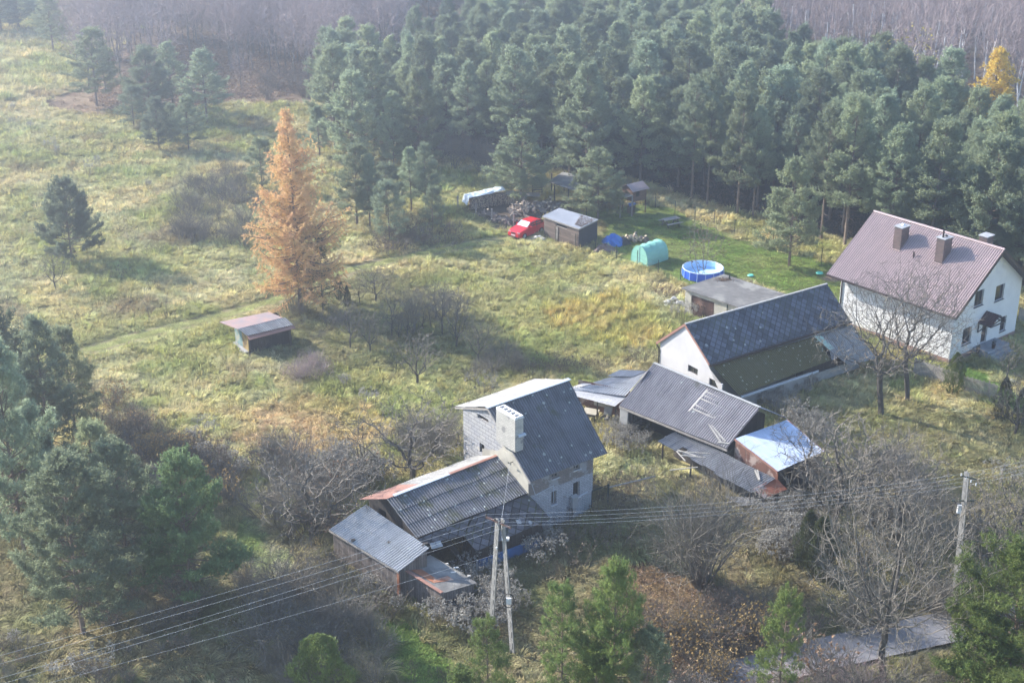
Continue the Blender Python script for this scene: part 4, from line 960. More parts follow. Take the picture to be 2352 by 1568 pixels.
# ---- low wing joined to the tower, slate lean-to, front shed
def wing():
    u, w = TU, TW
    n = u; R0 = onpl('z3', 1480, 118, TC, n); E0 = onpl('z3', 1742, 440, TC, n)
    RL = q('z3', 530, 487, R0.z); EL = q('z3', 790, 822, E0.z); FR = TC+w*((R0-TC).dot(w)+2.3)+UP*(R0.z-1.0)-u*.0; FL = q('z3', 292, 492, 3.75)
    t = thing('wing_cottage', 'low old cottage wing with lichen-spotted corrugated roof and slate skirt', 'house', V3(RL.x, RL.y, 0))
    mb = MB(); mb.sheet(EL, E0, R0, RL, .177, .036, 3, jit=.02, over=.04); rf = mb.build('dark_roof', M['corr_dark'], t)
    FM = FL.lerp(FR, .33); RM = RL.lerp(R0, .33)
    mb = MB(); mb.sheet(FR, FM, RM, R0, .177, .036, 2, jit=.03); mb.build('pale_roof', M['corr_pale'], t)
    mb = MB(); mb.slab([FM+UP*.03, FL+UP*.03, RL+UP*.03, RM+UP*.03], .03); mb.build('rusty_sheet_roof', M['rust_red'], t)
    b = MB(); b.beam(RL.lerp(R0, .06)+UP*.06, RL.lerp(R0, .55)+UP*.06, .24, .05); b.build('ridge_cap', M['ridge_metal'], rf)
    b = MB(); b.beam(RL.lerp(R0, .55)+UP*.06, R0+UP*.06, .2, .05); b.build('ridge_cap', M['rust_red'], rf)
    # walls under the roofs
    d = (R0-RL); d.z = 0; d.normalize(); nn = d.cross(UP)
    A = V3(EL.x, EL.y, 0)+d*.35-nn*.35; B_ = V3(E0.x, E0.y, 0)-nn*.3; Lw = (B_-A).length
    wd = (V3(RL.x, RL.y, 0)-V3(EL.x, EL.y, 0)).dot(-nn); A2 = A-nn*(wd*2-.9)
    mb = MB(); wall(A2, nn, (A2-A).length, [(0, 3.3), (wd-.5, RL.z-.1), ((A2-A).length, EL.z-.12)], [(1.1, 1.8, 2.0, 2.9)], mb=mb); mb.build('gable_boards', M['plank_dark'], t)
    mb = MB(); wall(A, d, Lw, [(0, EL.z-.1), (Lw, E0.z-.1)], [(.6, 3.3, 0, 2.2)], mb=mb); wall(B_-nn*(wd*2-.9), -d, Lw, [(0, 3.1), (Lw, 3.2)], mb=mb); mb.build('wall', M['plank_dark'], t)
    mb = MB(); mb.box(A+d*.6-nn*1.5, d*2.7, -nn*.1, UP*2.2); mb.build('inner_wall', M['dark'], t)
    # slate skirt roof
    la = q('z3', 840, 885, 2.25); lb = q('z3', 1190, 800, 2.25); lc = q('z3', 1302, 935, 1.8); ld = q('z3', 1943, 655, 1.8); le = q('z3', 1800, 490, 2.55)
    sk = MB(); e1 = EL.lerp(E0, .0)-UP*.05; emid = q('z3', 1120, 690, E0.z-.08)
    npl = (ld-lc).cross(E0-lc).normalized()
    def S(x, y): return onpl('z3', x, y, lc, npl)
    sk.slab([S(800, 830), S(850, 880), S(1190, 800), S(1260, 640), EL.lerp(E0, .5)-UP*.06], .03)
    sk.slab([S(1190, 800), lc, ld, S(1795, 490), E0-UP*.05, EL.lerp(E0, .5)-UP*.06], .03)
    sk.build('slate_roof', M['slate2'], t)
    b = MB(); rr = random.Random(4)
    for x, y, s in ((900, 872, .38), (940, 862, .4), (845, 900, .22), (1640, 672, .3), (1745, 685, .22)):
        p = S(x, y)+UP*.05; v = (ld-lc).normalized(); ww = v.cross(npl).normalized(); an = rr.random(); v2 = v*math.cos(an)+ww*math.sin(an); w2 = v2.cross(npl); b.slab([p, p+v2*s, p+v2*s+w2*s, p+w2*s], .015)
    b.build('loose_slates', M['concrete'], t)
    # wall under the skirt: brown above, blue board below
    p0 = q('z3', 1322, 1108); p1 = q('z3', 1872, 900); dd = (p1-p0).normalized(); n3 = dd.cross(UP); LL = (p1-p0).length
    mb = MB(); wall(p0-n3*.05, dd, LL, [(0, 1.7), (LL, 1.7)], mb=mb); wall(p0-n3*1.3, n3, 1.25, [(0, 2.1), (1.25, 1.65)], mb=mb); mb.build('skirt_wall', M['plank_dark'], t)
    mb = MB(); mb.box(p0+UP*.02, dd*(LL*1.0), n3*.03, UP*.75); mb.build('blue_panel', M['blue_wall'], t)
    mb = MB(); mb.box(p0-dd*.18+UP*.0, dd*.12, n3*.05, UP*.8); mb.build('corner_board', M['ridge_metal'], t)
    b = MB(); s0 = q('z3', 1200, 1060, 0); b.beam(s0+UP*.1, s0-dd*.8-n3*1.2+UP*2.0, .5, .05); b.build('leaning_board', M['wood_dark'], t)
    FOOT.append([A-d*.3+nn*1.2, B_+nn*1.0, B_-nn*(wd*2), A2-d*.3])
wing()
def front_shed():
    a_ = q('z3', 30, 750, 1.95); b_ = q('z3', 630, 1110, 1.95); c_ = q('z3', 893, 905, 3.05); d_ = q('z3', 350, 530, 3.15)
    t = thing('plank_shed', 'grey plank shed with a pale corrugated lean-to roof at the cottage end', 'shed', V3(b_.x, b_.y, 0))
    mb = MB(); mb.sheet(a_, b_, c_, d_, .177, .036, 2, jit=.02, over=.04); mb.build('roof', M['corr_white'], t)
    u = (b_-a_); u.z = 0; L = u.length; u.normalize(); n = u.cross(UP); A = V3(a_.x, a_.y, 0)+u*.2-n*.15
    mb = MB(); wall(A, u, L-.35, [(0, 1.95), (L-.35, 1.95)], mb=mb)
    Bk = V3(d_.x, d_.y, 0)+u*.25; wall(Bk, (A-Bk).normalized(), (A-Bk).length, [(0, 3.0), ((A-Bk).length, 1.95)], mb=mb)
    Er = A+u*(L-.35); Ck = V3(c_.x, c_.y, 0)-u*.2; wall(Er, (Ck-Er).normalized(), (Ck-Er).length, [(0, 1.9), ((Ck-Er).length, 2.95)], mb=mb)
    mb.build('plank_wall', M['plank'], t)
    b = MB(); b.box(Er+UP*0-u*.02+n*.03, u*.16, n*.1, UP*1.9); b.build('rusty_post', M['rust'], t)
    b = MB(); b.beam(a_-UP*.09+n*-.02, b_-UP*.09-n*.02, .05, .1); b.build('eave_board', M['wood'], t)
    r = np.random.RandomState(1)
    b = MB()
    for x, y in ((560, 870), (240, 860), (850, 895)):
        p = onpl('z3', x, y, a_, (b_-a_).cross(d_-a_).normalized())+UP*.05
        for i in range(5): s = p+V3(r.uniform(-.12, .12), r.uniform(-.12, .12), .02); b.box(s, V3(.14, .03, .01), V3(-.02, .1, .02), V3(0, 0, .05))
    b.build('rubble', M['wood_dark'], t)
    FOOT.append([A, Er, Ck, Bk])
    # small rusty-roofed shed
    a_ = q('z3', 1000, 1300, 1.55); b_ = q('z3', 1308, 1207, 1.45); c_ = q('z3', 1200, 1135, 1.6); d_ = q('z3', 905, 965, 1.85); e_ = q('z3', 645, 1070, 1.75)
    t = thing('low_shed', 'low plank shed with a rusty sheet and torn felt roof behind the concrete pole', 'shed', V3(a_.x, a_.y, 0))
    pl = lambda x, y, dz=0: onpl('z3', x, y, a_, (b_-a_).cross(e_-a_).normalized())+UP*dz
    mb = MB(); mb.slab([a_, b_, c_, d_, e_], .04); mb.build('felt_roof', M['felt'], t)
    mb = MB(); mb.slab([pl(725, 1095, .03), pl(935, 1210, .03), pl(1110, 1185, .03), pl(960, 1090, .03)], .02); mb.build('rusty_sheet', M['rust'], t)
    mb = MB(); mb.beam(pl(650, 1075, .05), pl(1005, 1298, .05), .2, .05); mb.build('edge_trim', M['rust_red'], t)
    mb = MB(); r = random.Random(2)
    for x, y in ((1020, 1058), (1085, 1130), (1230, 1160), (885, 1045), (1110, 1090)): mb.box(pl(x, y, .01), V3(.22, .05, 0)*r.uniform(.7, 1.3), V3(-.04, .1, 0), V3(0, 0, .07))
    mb.build('bricks', M['stone'], t)
    A = V3(e_.x, e_.y, 0); B_ = V3(a_.x, a_.y, 0); D2 = V3(b_.x, b_.y, 0); u = (B_-A).normalized(); n = u.cross(UP); A -= n*.08; B_ -= n*.08+u*.05
    mb = MB(); wall(A, u, (B_-A).length, [(0, 1.68), ((B_-A).length, 1.5)], mb=mb); v = (D2-B_).normalized(); wall(B_, v, (D2-B_).length-.2, [(0, 1.47), ((D2-B_).length-.2, 1.38)], [(.6, 1.8, 0, .9)], mb=mb); mb.build('plank_wall', M['plank'], t)
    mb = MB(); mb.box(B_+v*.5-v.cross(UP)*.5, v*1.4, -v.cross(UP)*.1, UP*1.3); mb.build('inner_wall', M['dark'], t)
    mb = MB(); mb.beam(B_+v*.1+v.cross(UP)*.04+UP*.55, B_+v*2.2+v.cross(UP)*.05+UP*1.05, .14, .03); mb.build('slanting_board', M['wood_dark'], t)
    FOOT.append([A, B_, D2, V3(c_.x, c_.y, 0), V3(d_.x, d_.y, 0)])
    b = MB(); p = q('z3', 1010, 1470, .12); b.sheet(p, p+V3(1.5, .9, .05)*.9, p+V3(.8, 1.9, .25)*.8, p+V3(-.5, 1.0, .2)*.8, .177, .036); tag(b.build('fallen_roof_sheet', M['corr_mid'], org=p), 'broken corrugated sheet lying in weeds below the low shed', 'roof sheet')
front_shed()

# ---- old corrugated barn, silver-roofed shed, collapsed lean-to, shelter
def oldbarn():
    e0 = q('r2', 380, 840, 2.3); e1 = q('r2', 1065, 1115, 2.3); r0 = q('r2', 600, 573, 4.4); r1 = q('r2', 1275, 855, 4.4); f1 = q('r2', 1440, 925, 3.2); f0 = f1+(r0-r1)
    t = thing('old_barn', 'old barn with a brown-grey corrugated roof and loose battens lying on it', 'barn', V3(e0.x, e0.y, 0))
    mb = MB(); mb.sheet(e0, e1, r1, r0, .177, .036, 4, jit=.03, over=.04); rf = mb.build('roof', M['corr_barn'], t)
    mb = MB(); mb.sheet(f1, f0, r0, r1, .177, .036, 2, jit=.03); mb.build('roof', M['corr_barn'], t)
    b = MB(); n_ = 14; rr = random.Random(1)
    for i in range(n_): b.beam(r0.lerp(r1, i/n_)+UP*(.06+.02*rr.random()), r0.lerp(r1, (i+.97)/n_)+UP*(.06+.02*rr.random()), .22, .04)
    b.build('ridge_cap', M['concrete'], rf)
    npl = (e1-e0).cross(r0-e0).normalized()
    if npl.z < 0: npl = -npl
    S = lambda x, y, k='c4': onpl(k, x, y, e0, npl)+npl*.06
    for pts in (((215, 35), (640, 220)), ((180, 75), (725, 310)), ((145, 115), (690, 355)), ((80, 190), (270, 295)), ((45, 235), (300, 352)), ((350, 310), (625, 408)), ((500, 120), (300, 350)), ((240, 425), (385, 635)), ((270, 430), (440, 630)), ((350, 640), (490, 658)), ((510, 130), (815, 215)), ((230, 300), (415, 335)), ((655, 270), (755, 250)), ((0, 270), (225, 10))):
        b = MB(); b.beam(S(*pts[0])+npl*.09, S(*pts[1])+npl*.09, .1, .06); b.build('batten', M['wood_pale'], t)
    u = (e1-e0); u.z = 0; L = u.length; u.normalize(); n = u.cross(UP); A = V3(e0.x, e0.y, 0)+u*.3-n*.25; W2 = (V3(f1.x, f1.y, 0)-V3(e1.x, e1.y, 0)).dot(-n)-.5
    mb = MB(); wall(A, u, L-.6, [(0, 2.2), (L-.6, 2.2)], [(.7, 4.6, 0, 1.95)], mb=mb); wall(A-n*W2, n, W2, [(0, 3.1), (W2*.42, 4.2), (W2, 2.25)], mb=mb)
    Er = A+u*(L-.6); wall(Er, -n, W2, [(0, 2.25), (W2*.58, 4.25), (W2, 3.15)], mb=mb); wall(Er-n*W2, -u, L-.6, [(0, 3.1), (L-.6, 3.1)], mb=mb); mb.build('plank_wall', M['plank_dark'], t)
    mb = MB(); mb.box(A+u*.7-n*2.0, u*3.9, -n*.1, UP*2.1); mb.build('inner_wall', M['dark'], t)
    b = MB(); b.box(A-u*.25+n*.1, u*.7, n*.12, UP*2.1); b.build('post', M['concrete'], t)
    b = MB(); b.beam(e0-UP*.1, e1-UP*.1, .06, .14); b.build('eave_board', M['wood'], t)
    FOOT.append([A, Er, Er-n*W2, A-n*W2])
    # silver shed
    a_ = q('r2', 1385, 1258, 2.2); b_ = q('r2', 1682, 1128, 2.2); d_ = q('r2', 1112, 1050, 3.05); c_ = onpl('r2', 1447, 928, a_, (b_-a_).cross(d_-a_).normalized())
    t = thing('silver_shed', 'rust-brown shed under a shiny silver-blue metal roof', 'shed', V3(a_.x, a_.y, 0))
    d2 = q('r2', 1150, 985, 3.1)
    mb = MB(); mb.sheet(a_, b_, c_, d_, .12, .012, 3, jit=.02, over=.012); rf = mb.build('roof', M['corr_silver'], t)
    b = MB(); b.beam(a_-UP*.03, d_-UP*.03, .1, .1); b.beam(b_-UP*.03, c_-UP*.03, .08, .08); b.build('verge', M['rust_red'], rf)
    u = (b_-a_); u.z = 0; L = u.length; u.normalize(); n = u.cross(UP); A = V3(a_.x, a_.y, 0)-n*.15+u*.12; Dn = V3(d_.x, d_.y, 0)+u*.12; LD = (Dn-A).length; v = (Dn-A).normalized()
    mb = MB(); wall(Dn, -v, LD, [(0, 2.95), (LD, 2.12)], [(LD*.3, LD-.1, .55, 1.25)], mb=mb, rev=.1); mb.build('panel_wall', M['plank_rust'], t)
    mb = MB(); wall(A, u, L-.2, [(0, 2.1), (L-.2, 2.1)], [(.5, 1.6, 0, 1.8)], mb=mb); Bn = A+u*(L-.2); wall(Bn, v, LD, [(0, 2.1), (LD, 2.95)], mb=mb); mb.build('dark_wall', M['plank_dark'], t)
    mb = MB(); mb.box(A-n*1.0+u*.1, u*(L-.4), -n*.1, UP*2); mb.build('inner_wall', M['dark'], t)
    b = MB(); b.tube(a_-UP*.1+n*.02, A+n*.1+UP*1.2, .045); b.build('drainpipe', M['rust'], t)
    FOOT.append([A, Bn, Bn+v*LD, Dn])
    # sagging lean-to
    a_ = q('r2', 625, 1060, 1.55); b_ = q('r2', 1212, 1397, 1.35); c_ = q('r2', 1372, 1300, 1.75); d_ = q('r2', 745, 995, 1.9)
    t = thing('sagging_shelter', 'sagging corrugated lean-to with a peeling rusty end sheet beside the bare bush', 'shed', V3(b_.x, b_.y, 0))
    mb = MB(); mb.sheet(a_, b_, c_, d_, .177, .036, 3, jit=.08, over=.03, seed=4, skip=lambda uu, vv: (.2 < uu < .27 and vv < .3)); mb.build('roof', M['corr_mid'], t)
    mb = MB(); mb.slab([q('c4', 770, 1185, 1.5), q('c4', 905, 1300, 1.1), q('c4', 1180, 1190, 1.25), q('c4', 1040, 1050, 1.7)], .03); mb.build('rusty_end_sheet', M['rust_white'], t)
    ln = (b_-a_).cross(d_-a_).normalized(); ln = ln if ln.z > 0 else -ln
    for p0, p1 in (((790, 970), (840, 1090)), ((820, 965), (845, 1085))):
        b = MB(); b.beam(onpl('c4', *p0, a_, ln)+ln*.07, onpl('c4', *p1, a_, ln)+ln*.07, .09, .04); b.build('batten', M['wood_pale'], t)
    for p0, p1 in (((745, 1135), (960, 1150)), ((745, 1135), (800, 1195)), ((770, 1160), (930, 1175)), ((750, 1125), (870, 1165)), ((700, 1255), (880, 1235))):
        b = MB(); b.beam(onpl('r2', *p0, a_, ln)+ln*.08, onpl('r2', *p1, a_, ln)+ln*.08, .06, .05); b.build('batten', M['wood_pale'], t)
    u = (b_-a_); u.z = 0; L = u.length; u.normalize(); n = u.cross(UP); A = V3(a_.x, a_.y, 0)-n*.3+u*.2
    for s in (0, .33, .66, .98): b = MB(); b.beam(A+u*(L-.3)*s, A+u*(L-.3)*s+UP*1.45, .1); b.build('post', M['wood_dark'], t)
    mb = MB(); mb.box(A-n*1.0, u*(L-.2), -n*.08, UP*1.5); mb.build('back_wall', M['plank_dark'], t)
    FOOT.append([A+n*.2, A+u*L, A+u*L-n*1.6, A-n*1.6])
    a_ = q('c4', 400, 1250, .45); t = MB(); t.sheet(q('c4', 640, 1395, .35), q('c4', 870, 1385, .5), q('c4', 760, 1290, .75), q('c4', 420, 1275, .6), .177, .036, 1, jit=.03)
    tag(t.build('fallen_roof_sheet', M['corr_mid'], org=a_), 'fallen corrugated sheet by the rusty end of the sagging lean-to', 'roof sheet')
    b = MB(); b.beam(q('c4', 750, 1335, .7), q('c4', 1080, 1445, .35), .3, .04); tag(b.build('fallen_plank', M['concrete'], org=q('c4', 900, 1390, .3)), 'long pale plank fallen below the peeling rusty sheet', 'plank')
    # open shelter
    t = thing('open_shelter', 'open-fronted lean-to with pale corrugated sheets and old furniture inside', 'shelter', q('c2', 1400, 960))
    mb = MB(); a_ = q('c2', 700, 560, 2.0); b_ = q('c2', 1400, 725, 2.15); c_ = q('c2', 1600, 555, 2.2); d_ = q('c2', 660, 395, 2.0)
    mb.sheet(d_, a_, b_, c_, .177, .036, 3, jit=.03); mb.build('roof', M['corr_white'], t)
    mb = MB(); mb.sheet(q('c2', 600, 440, 2.04), q('c2', 1585, 560, 2.26), q('c2', 1960, 118, 2.1), q('c2', 1380, 215, 1.9), .177, .036, 4, jit=.03); mb.sheet(q('c2', 1270, 212, 1.95), q('c2', 1700, 225, 2.1), q('c2', 1950, 118, 2.15), q('c2', 1480, 100, 1.95), .177, .036, 1, jit=.03)
    mb.sheet(q('c2', 600, 440, 2.1), q('c2', 1000, 350, 2.05), q('c2', 850, 338, 2.05), q('c2', 660, 380, 2.08), .177, .036, 1); mb.build('roof', M['corr_white'], t)
    for x, y in ((1095, 1010), (1410, 975)): p = q('c2', x, y); b = MB(); b.tube(p, p+UP*1.95, .05); b.build('post', M['wood_dark'], t)
    bk0 = q('c2', 830, 900)+V3(-.2, 1.6, 0); bk1 = q('c2', 1600, 1060)+V3(.3, 1.2, 0); dd = (bk1-bk0).normalized()
    mb = MB(); wall(bk0, dd, (bk1-bk0).length, [(0, 2.2), ((bk1-bk0).length, 2.2)], mb=mb); mb.build('back_wall', M['plank_rust'], t)
    mb = MB(); mb.box(bk0+dd*1.3-dd.cross(UP)*-.05+UP*.5, dd*1.5, dd.cross(UP)*.03, UP*1.3); mb.build('board_panel', M['old_render'], t)
    FOOT.append([q('c2', 780, 930), q('c2', 1700, 1050), q('c2', 1960, 300), q('c2', 1380, 300)])
    # furniture
    p = q('c2', 1060, 985)+V3(-.35, .15, 0); tb = thing('old_table', 'pale old table stored under the open lean-to', 'table', p); x = V3(.75, -.32, 0).normalized(); y = V3(-x.y, x.x, 0)
    b = MB(); b.box(p-x*.55-y*.4+UP*.68, x*1.1, y*.95, UP*.05); b.build('tabletop', M['old_render'], tb)
    b = MB(); b.box(p-x*.48-y*.33+UP*.5, x*.96, y*.8, UP*.178); b.build('drawer_box', M['wood_dark'], tb)
    for sx in (-.5, .44):
        for sy in (-.35, .45): b = MB(); b.box(p+x*sx+y*sy, x*.06, y*.06, UP*.5); b.build('leg', M['wood_dark'], tb)
    p = q('c2', 1235, 1000)+V3(.12, .25, 0); ch = thing('armchair', 'worn grey armchair under the open lean-to', 'armchair', p); x = V3(.85, .5, 0).normalized(); y = V3(-x.y, x.x, 0); fr = V3(-.5, -.85, 0).normalized(); sd_ = V3(-fr.y, fr.x, 0)
    b = MB(); b.box(p-sd_*.3-fr*.05+UP*.28, sd_*.6, fr*.55, UP*.14); b.build('seat', M['wood'], ch)
    b = MB(); b.box(p-sd_*.3-fr*.1+UP*.4, sd_*.6, -fr*.12+UP*0, UP*.6-fr*.15); b.build('backrest', M['concrete'], ch)
    for s in (-.36, .33): b = MB(); b.box(p+sd_*s-fr*.1+UP*.5, sd_*.05, fr*.55, UP*.04); b.box(p+sd_*s+fr*.38, sd_*.05, fr*.05, UP*.5); b.box(p+sd_*s-fr*.1, sd_*.05, fr*.05, UP*.5); b.build('armrest', M['wood_dark'], ch)
oldbarn()

# ---- field shack
def shack():
    A = q('c3', 135, 505, 2.05); B_ = q('c3', 540, 662, 2.15); C_ = q('c3', 1550, 408, 2.15); D_ = q('c3', 1240, 280, 2.05)
    t = thing('field_shack', 'small teal and ochre plank shack with rusty and corrugated roof in the meadow', 'shack', q('c3', 620, 1100))
    mb = MB(); mb.slab([A, B_, C_, D_], .04); mb.build('flat_sheet_roof', M['rust_pale'] if 'rust_pale' in M else M['rust_red'], t)
    a2 = q('c3', 750, 820, 1.75); b2 = q('c3', 1780, 572, 1.75); c2 = q('c3', 1595, 405, 2.12); d2 = q('c3', 555, 655, 2.16)
    mb = MB(); mb.sheet(a2, b2, c2, d2, .2, .03, 1); mb.build('corrugated_roof', M['corr_mid'], t)
    mb = MB(); mb.slab([q('c3', 810, 905, 1.55), q('c3', 1850, 640, 1.55), q('c3', 1770, 580, 1.7), q('c3', 745, 825, 1.7)], .03); mb.build('eave_sheet', M['rust_red'], t)
    u = (b2-a2); u.z = 0; L = u.length; u.normalize(); w = V3(-u.y, u.x, 0); n = -w; o = V3(a2.x, a2.y, 0)+u*.15+w*.15; Wd = (V3(A.x, A.y, 0)-o).dot(w)-.5
    wa = o+w*Wd
    mb = MB(); wall(wa, -w, Wd*.55, [(0, 1.95), (Wd*.55, 2.05)], mb=mb); mb.build('teal_boards', M['plank_teal'], t)
    mb = MB(); wall(wa-w*Wd*.55, -w, Wd*.45, [(0, 2.05), (Wd*.1, 2.05), (Wd*.45, 1.68)], mb=mb); mb.build('ochre_boards', M['plank_ochre'], t)
    mb = MB(); wall(o+u*(L-.3), w, Wd, [(0, 1.7), (Wd, 1.95)], mb=mb); wall(wa+u*(L-.3), -u, L-.3, [(0, 1.95), (L-.3, 1.95)], mb=mb); wall(o+w*.5, u, L-.3, [(0, 1.7), (L-.3, 1.7)], mb=mb); mb.build('dark_boards', M['plank_dark'], t)
    for s in (0, .25, .98): b = MB(); b.beam(o+u*(L-.4)*s-w*.1, o+u*(L-.4)*s-w*.1+UP*1.6, .1); b.build('post', M['wood_dark'], t)
    b = MB(); b.box(wa-w*.1-u*.28+UP*.28, -w*(Wd*.95), u*.26, UP*.05); b.build('landing_board', M['concrete'], t)
    FOOT.append([o, o+u*L, o+u*L+w*Wd, wa])
    b = MB(); p = q('c3', 650, 1190); b.slab([p+V3(-.25, -.1, .22), p+V3(.2, -.25, .22), p+V3(.35, .15, .26), p+V3(-.1, .3, .26)], .18); tag(b.build('wooden_crate', M['wood'], org=p), 'small open crate in the grass at the shack corner', 'crate')
shack()

# ---- plank shed by the car
def carshed():
    z0, z1 = 2.1, 2.4
    A = q('c1', 1310, 590, z0); B_ = q('c1', 1865, 782, z0); C_ = q('c1', 2155, 640, z1); D_ = q('c1', 1565, 467, z1)
    t = thing('plank_shed', 'brown horizontal-board shed with a blue-grey roof beside the red car', 'shed', V3(B_.x, B_.y, 0))
    mb = MB(); mb.slab([A, B_, C_, D_], .06); rf = mb.build('roof', M['felt_grey'], t)
    u = (B_-A); u.z = 0; L = u.length; u.normalize(); w = V3(-u.y, u.x, 0); W = (C_-B_).dot(w); o = V3(A.x, A.y, 0)+u*.12+w*.12; L -= .24; W -= .24
    n = u.cross(UP); p = onpl('c1', 1515, 735, o, n); s = onpl('c1', 1685, 785, o, n); tp = onpl('c1', 1515, 690, o, n)
    op = ((p-o).dot(u), (s-o).dot(u), p.z, min(tp.z, 1.95))
    mb = wall(o, u, L, [(0, 2.06), (L, 2.06)], [op], rev=.1); wall(o+w*W, -w, W, [(0, 2.34), (W, 2.06)], mb=mb); wall(o+u*L+w*W, -u, L, [(0, 2.34), (L, 2.34)], mb=mb); mb.build('board_wall', M['plank_h'], t)
    mb = wall(o+u*L, w, W, [(0, 2.06), (W, 2.34)]); mb.build('felted_wall', M['felt_dark'] if 'felt_dark' in M else M['plank_dark'], t)
    window(t, o, u, op, .1, M['wood'], M['dark'], 0, .04)
    b = MB(); b.box(o+u*(op[0]+.12)+n*.03, u*.2, n*.03, UP*(op[2]-.02)); b.build('upright_board', M['wood'], t)
    b = MB(); b.beam(B_-UP*.08, C_-UP*.08, .04, .12); b.beam(A-UP*.08, B_-UP*.08, .04, .1); b.build('fascia', M['wood'], rf)
    r = np.random.RandomState(6); k = 700; aa = r.rand(k, 2); e_ = np.array(C_.lerp(D_, .25)); base = np.array(B_.lerp(C_, .3))
    Pp = np.array([np.array(B_.lerp(C_, .15+.8*y).lerp(A.lerp(D_, .15+.8*y), .02+.42*x**1.3*(.4+.6*y))) for x, y in aa])+np.array([0, 0, .01])-np.array(t['_o'])
    o_ = bpy.data.objects.new('fallen_leaves', tris(tufts(Pp, r.normal(size=Pp.shape), 2, .01, .07, .03, r, .1), M['leaf_b'], 'fallen_leaves')); C.objects.link(o_); o_.parent = t; o_['kind'] = 'stuff'
    FOOT.append([o, o+u*L, o+u*L+w*W, o+w*W])
carshed()

# ================================================================== PROPS
def car():
    hd = V3(.67, .74, 0).normalized(); lf = V3(-hd.y, hd.x, 0)        # hd points to the rear
    o = V3(1.45, 132.55, 0)
    t = thing('car', 'small red five-door hatchback parked between the log pile and the plank shed', 'car', o)
    P = lambda x, y, z: o+hd*x+lf*y+UP*z                               # x: -2 nose .. 2 tail, y: left/right
    def loft(st, name, m, par=t, smooth=True, cap=True):
        mb = MB(); ring = []
        for x, z0, z1, w, wt in st:
            ring.append([P(x, -w*.96, z0), P(x, -w, z0+(z1-z0)*.45), P(x, -wt, z1-.04), P(x, -wt*.85, z1), P(x, wt*.85, z1), P(x, wt, z1-.04), P(x, w, z0+(z1-z0)*.45), P(x, w*.96, z0)])
        for a, b in zip(ring, ring[1:]):
            for i in range(8): j = (i+1) % 8; mb.face([a[i], b[i], b[j], a[j]])
        mb.face(ring[0]); mb.face(ring[-1][::-1]); return mb.build(name, m, par)
    loft([(-1.98, .3, .6, .62, .58), (-1.9, .22, .74, .76, .7), (-1.6, .2, .84, .82, .76), (-.95, .2, .96, .825, .79), (-.7, .2, 1.0, .825, .8), (1.4, .2, 1.0, .825, .8), (1.8, .22, .98, .81, .77), (1.95, .28, .85, .76, .7)], 'body', M['carpaint'])
    loft([(-.72, .97, 1.01, .78, .74), (-.12, .97, 1.4, .76, .62), (.3, .97, 1.45, .76, .63), (1.1, .97, 1.44, .76, .62), (1.5, .97, 1.3, .75, .6), (1.88, .95, 1.0, .74, .7)], 'cabin', M['carpaint'])
    mb = MB()
    mb.face([P(-.72, -.66, 1.03), P(-.72, .66, 1.03), P(-.16, .58, 1.405), P(-.16, -.58, 1.405)]); mb.build('windscreen', M['windscreen'], t)
    mb = MB(); mb.face([P(1.56, .56, 1.3), P(1.9, .62, 1.03), P(1.9, -.62, 1.03), P(1.56, -.56, 1.3)]); mb.build('rear_window', M['glass'], t)
    for s in (-1, 1):
        for x0, x1, x2, x3 in ((-.5, .28, .28, -.1), (.36, 1.1, 1.05, .36), (1.16, 1.62, 1.4, 1.12)):
            yb, yt = s*.785, s*.70; mb = MB(); mb.face([P(x0, yb, 1.02), P(x1, yb, 1.02), P(x2, yt, 1.34), P(x3, yt, 1.34)]); mb.build('side_window', M['glass'], t)
        mb = MB(); mb.box(P(-.45, s*.8, 1.0), lf*s*.18, hd*.1, UP*.12); mb.build('mirror', M['carpaint'], t)
        mb = MB(); mb.box(P(-1.93, s*.42, .62), lf*s*.3, hd*.12, UP*.13); mb.build('headlight', M['silver'], t)
        mb = MB(); mb.box(P(1.86, s*.62, .72), lf*s*.14, hd*.06, UP*.2); mb.build('rear_light', M['rust_red'], t)
        for x in (-1.25, 1.22):
            mb = MB(); mb.tube(P(x, s*.66, .3), P(x, s*.842, .3), .3, n=16); w = mb.build('wheel', M['tyre'], t)
            mb = MB(); mb.tube(P(x, s*.8, .3), P(x, s*.85, .3), .18, n=12); mb.build('rim', M['silver'], w)
    mb = MB(); mb.box(P(-1.99, -.3, .56), lf*.6, hd*.03, UP*.14); mb.build('grille', M['tyre'], t)
    mb = MB(); mb.box(P(-2.0, -.27, .36), lf*.54, hd*.02, UP*.12); mb.build('number_plate', M['white_render'], t)
    mb = MB(); mb.box(P(-1.96, -.7, .2), lf*1.4, hd*.06, UP*.1); mb.build('bumper_trim', M['tyre'], t)
    FOOT.append([P(-2, -.8, 0), P(-2, .8, 0), P(2, .8, 0), P(2, -.8, 0)])
M['carpaint'] = pm('red_car_paint', (.55, .012, .02), (.6, .015, .025), 1, .25, 0, spec=.6)
M['tyre'] = pm('black_rubber', (.012, .012, .013), (.02, .02, .02), 3, .8, 0)
M['windscreen'] = pm('frosted_windscreen', (.45, .5, .55), (.55, .6, .65), 2, .15, 0, spec=.8)
M['pool_liner'] = pm('pale_blue_liner', (.42, .62, .85), (.5, .7, .92), 1.2, .3, 0)
M['pool_wall'] = pm('blue_pool_wall', (.03, .1, .55), (.05, .15, .65), 1.5, .5, 0)
M['white_pipe'] = pm('white_pipe', (.5, .6, .8), (.6, .7, .85), 2, .5, 0)
M['tunnel'] = pm('mint_polytunnel', (.2, .46, .37), (.28, .56, .46), .8, .6, .2, 8)
M['tarp_blue'] = pm('blue_tarpaulin', (.03, .12, .42), (.06, .2, .6), 1.5, .5, .3, 6)
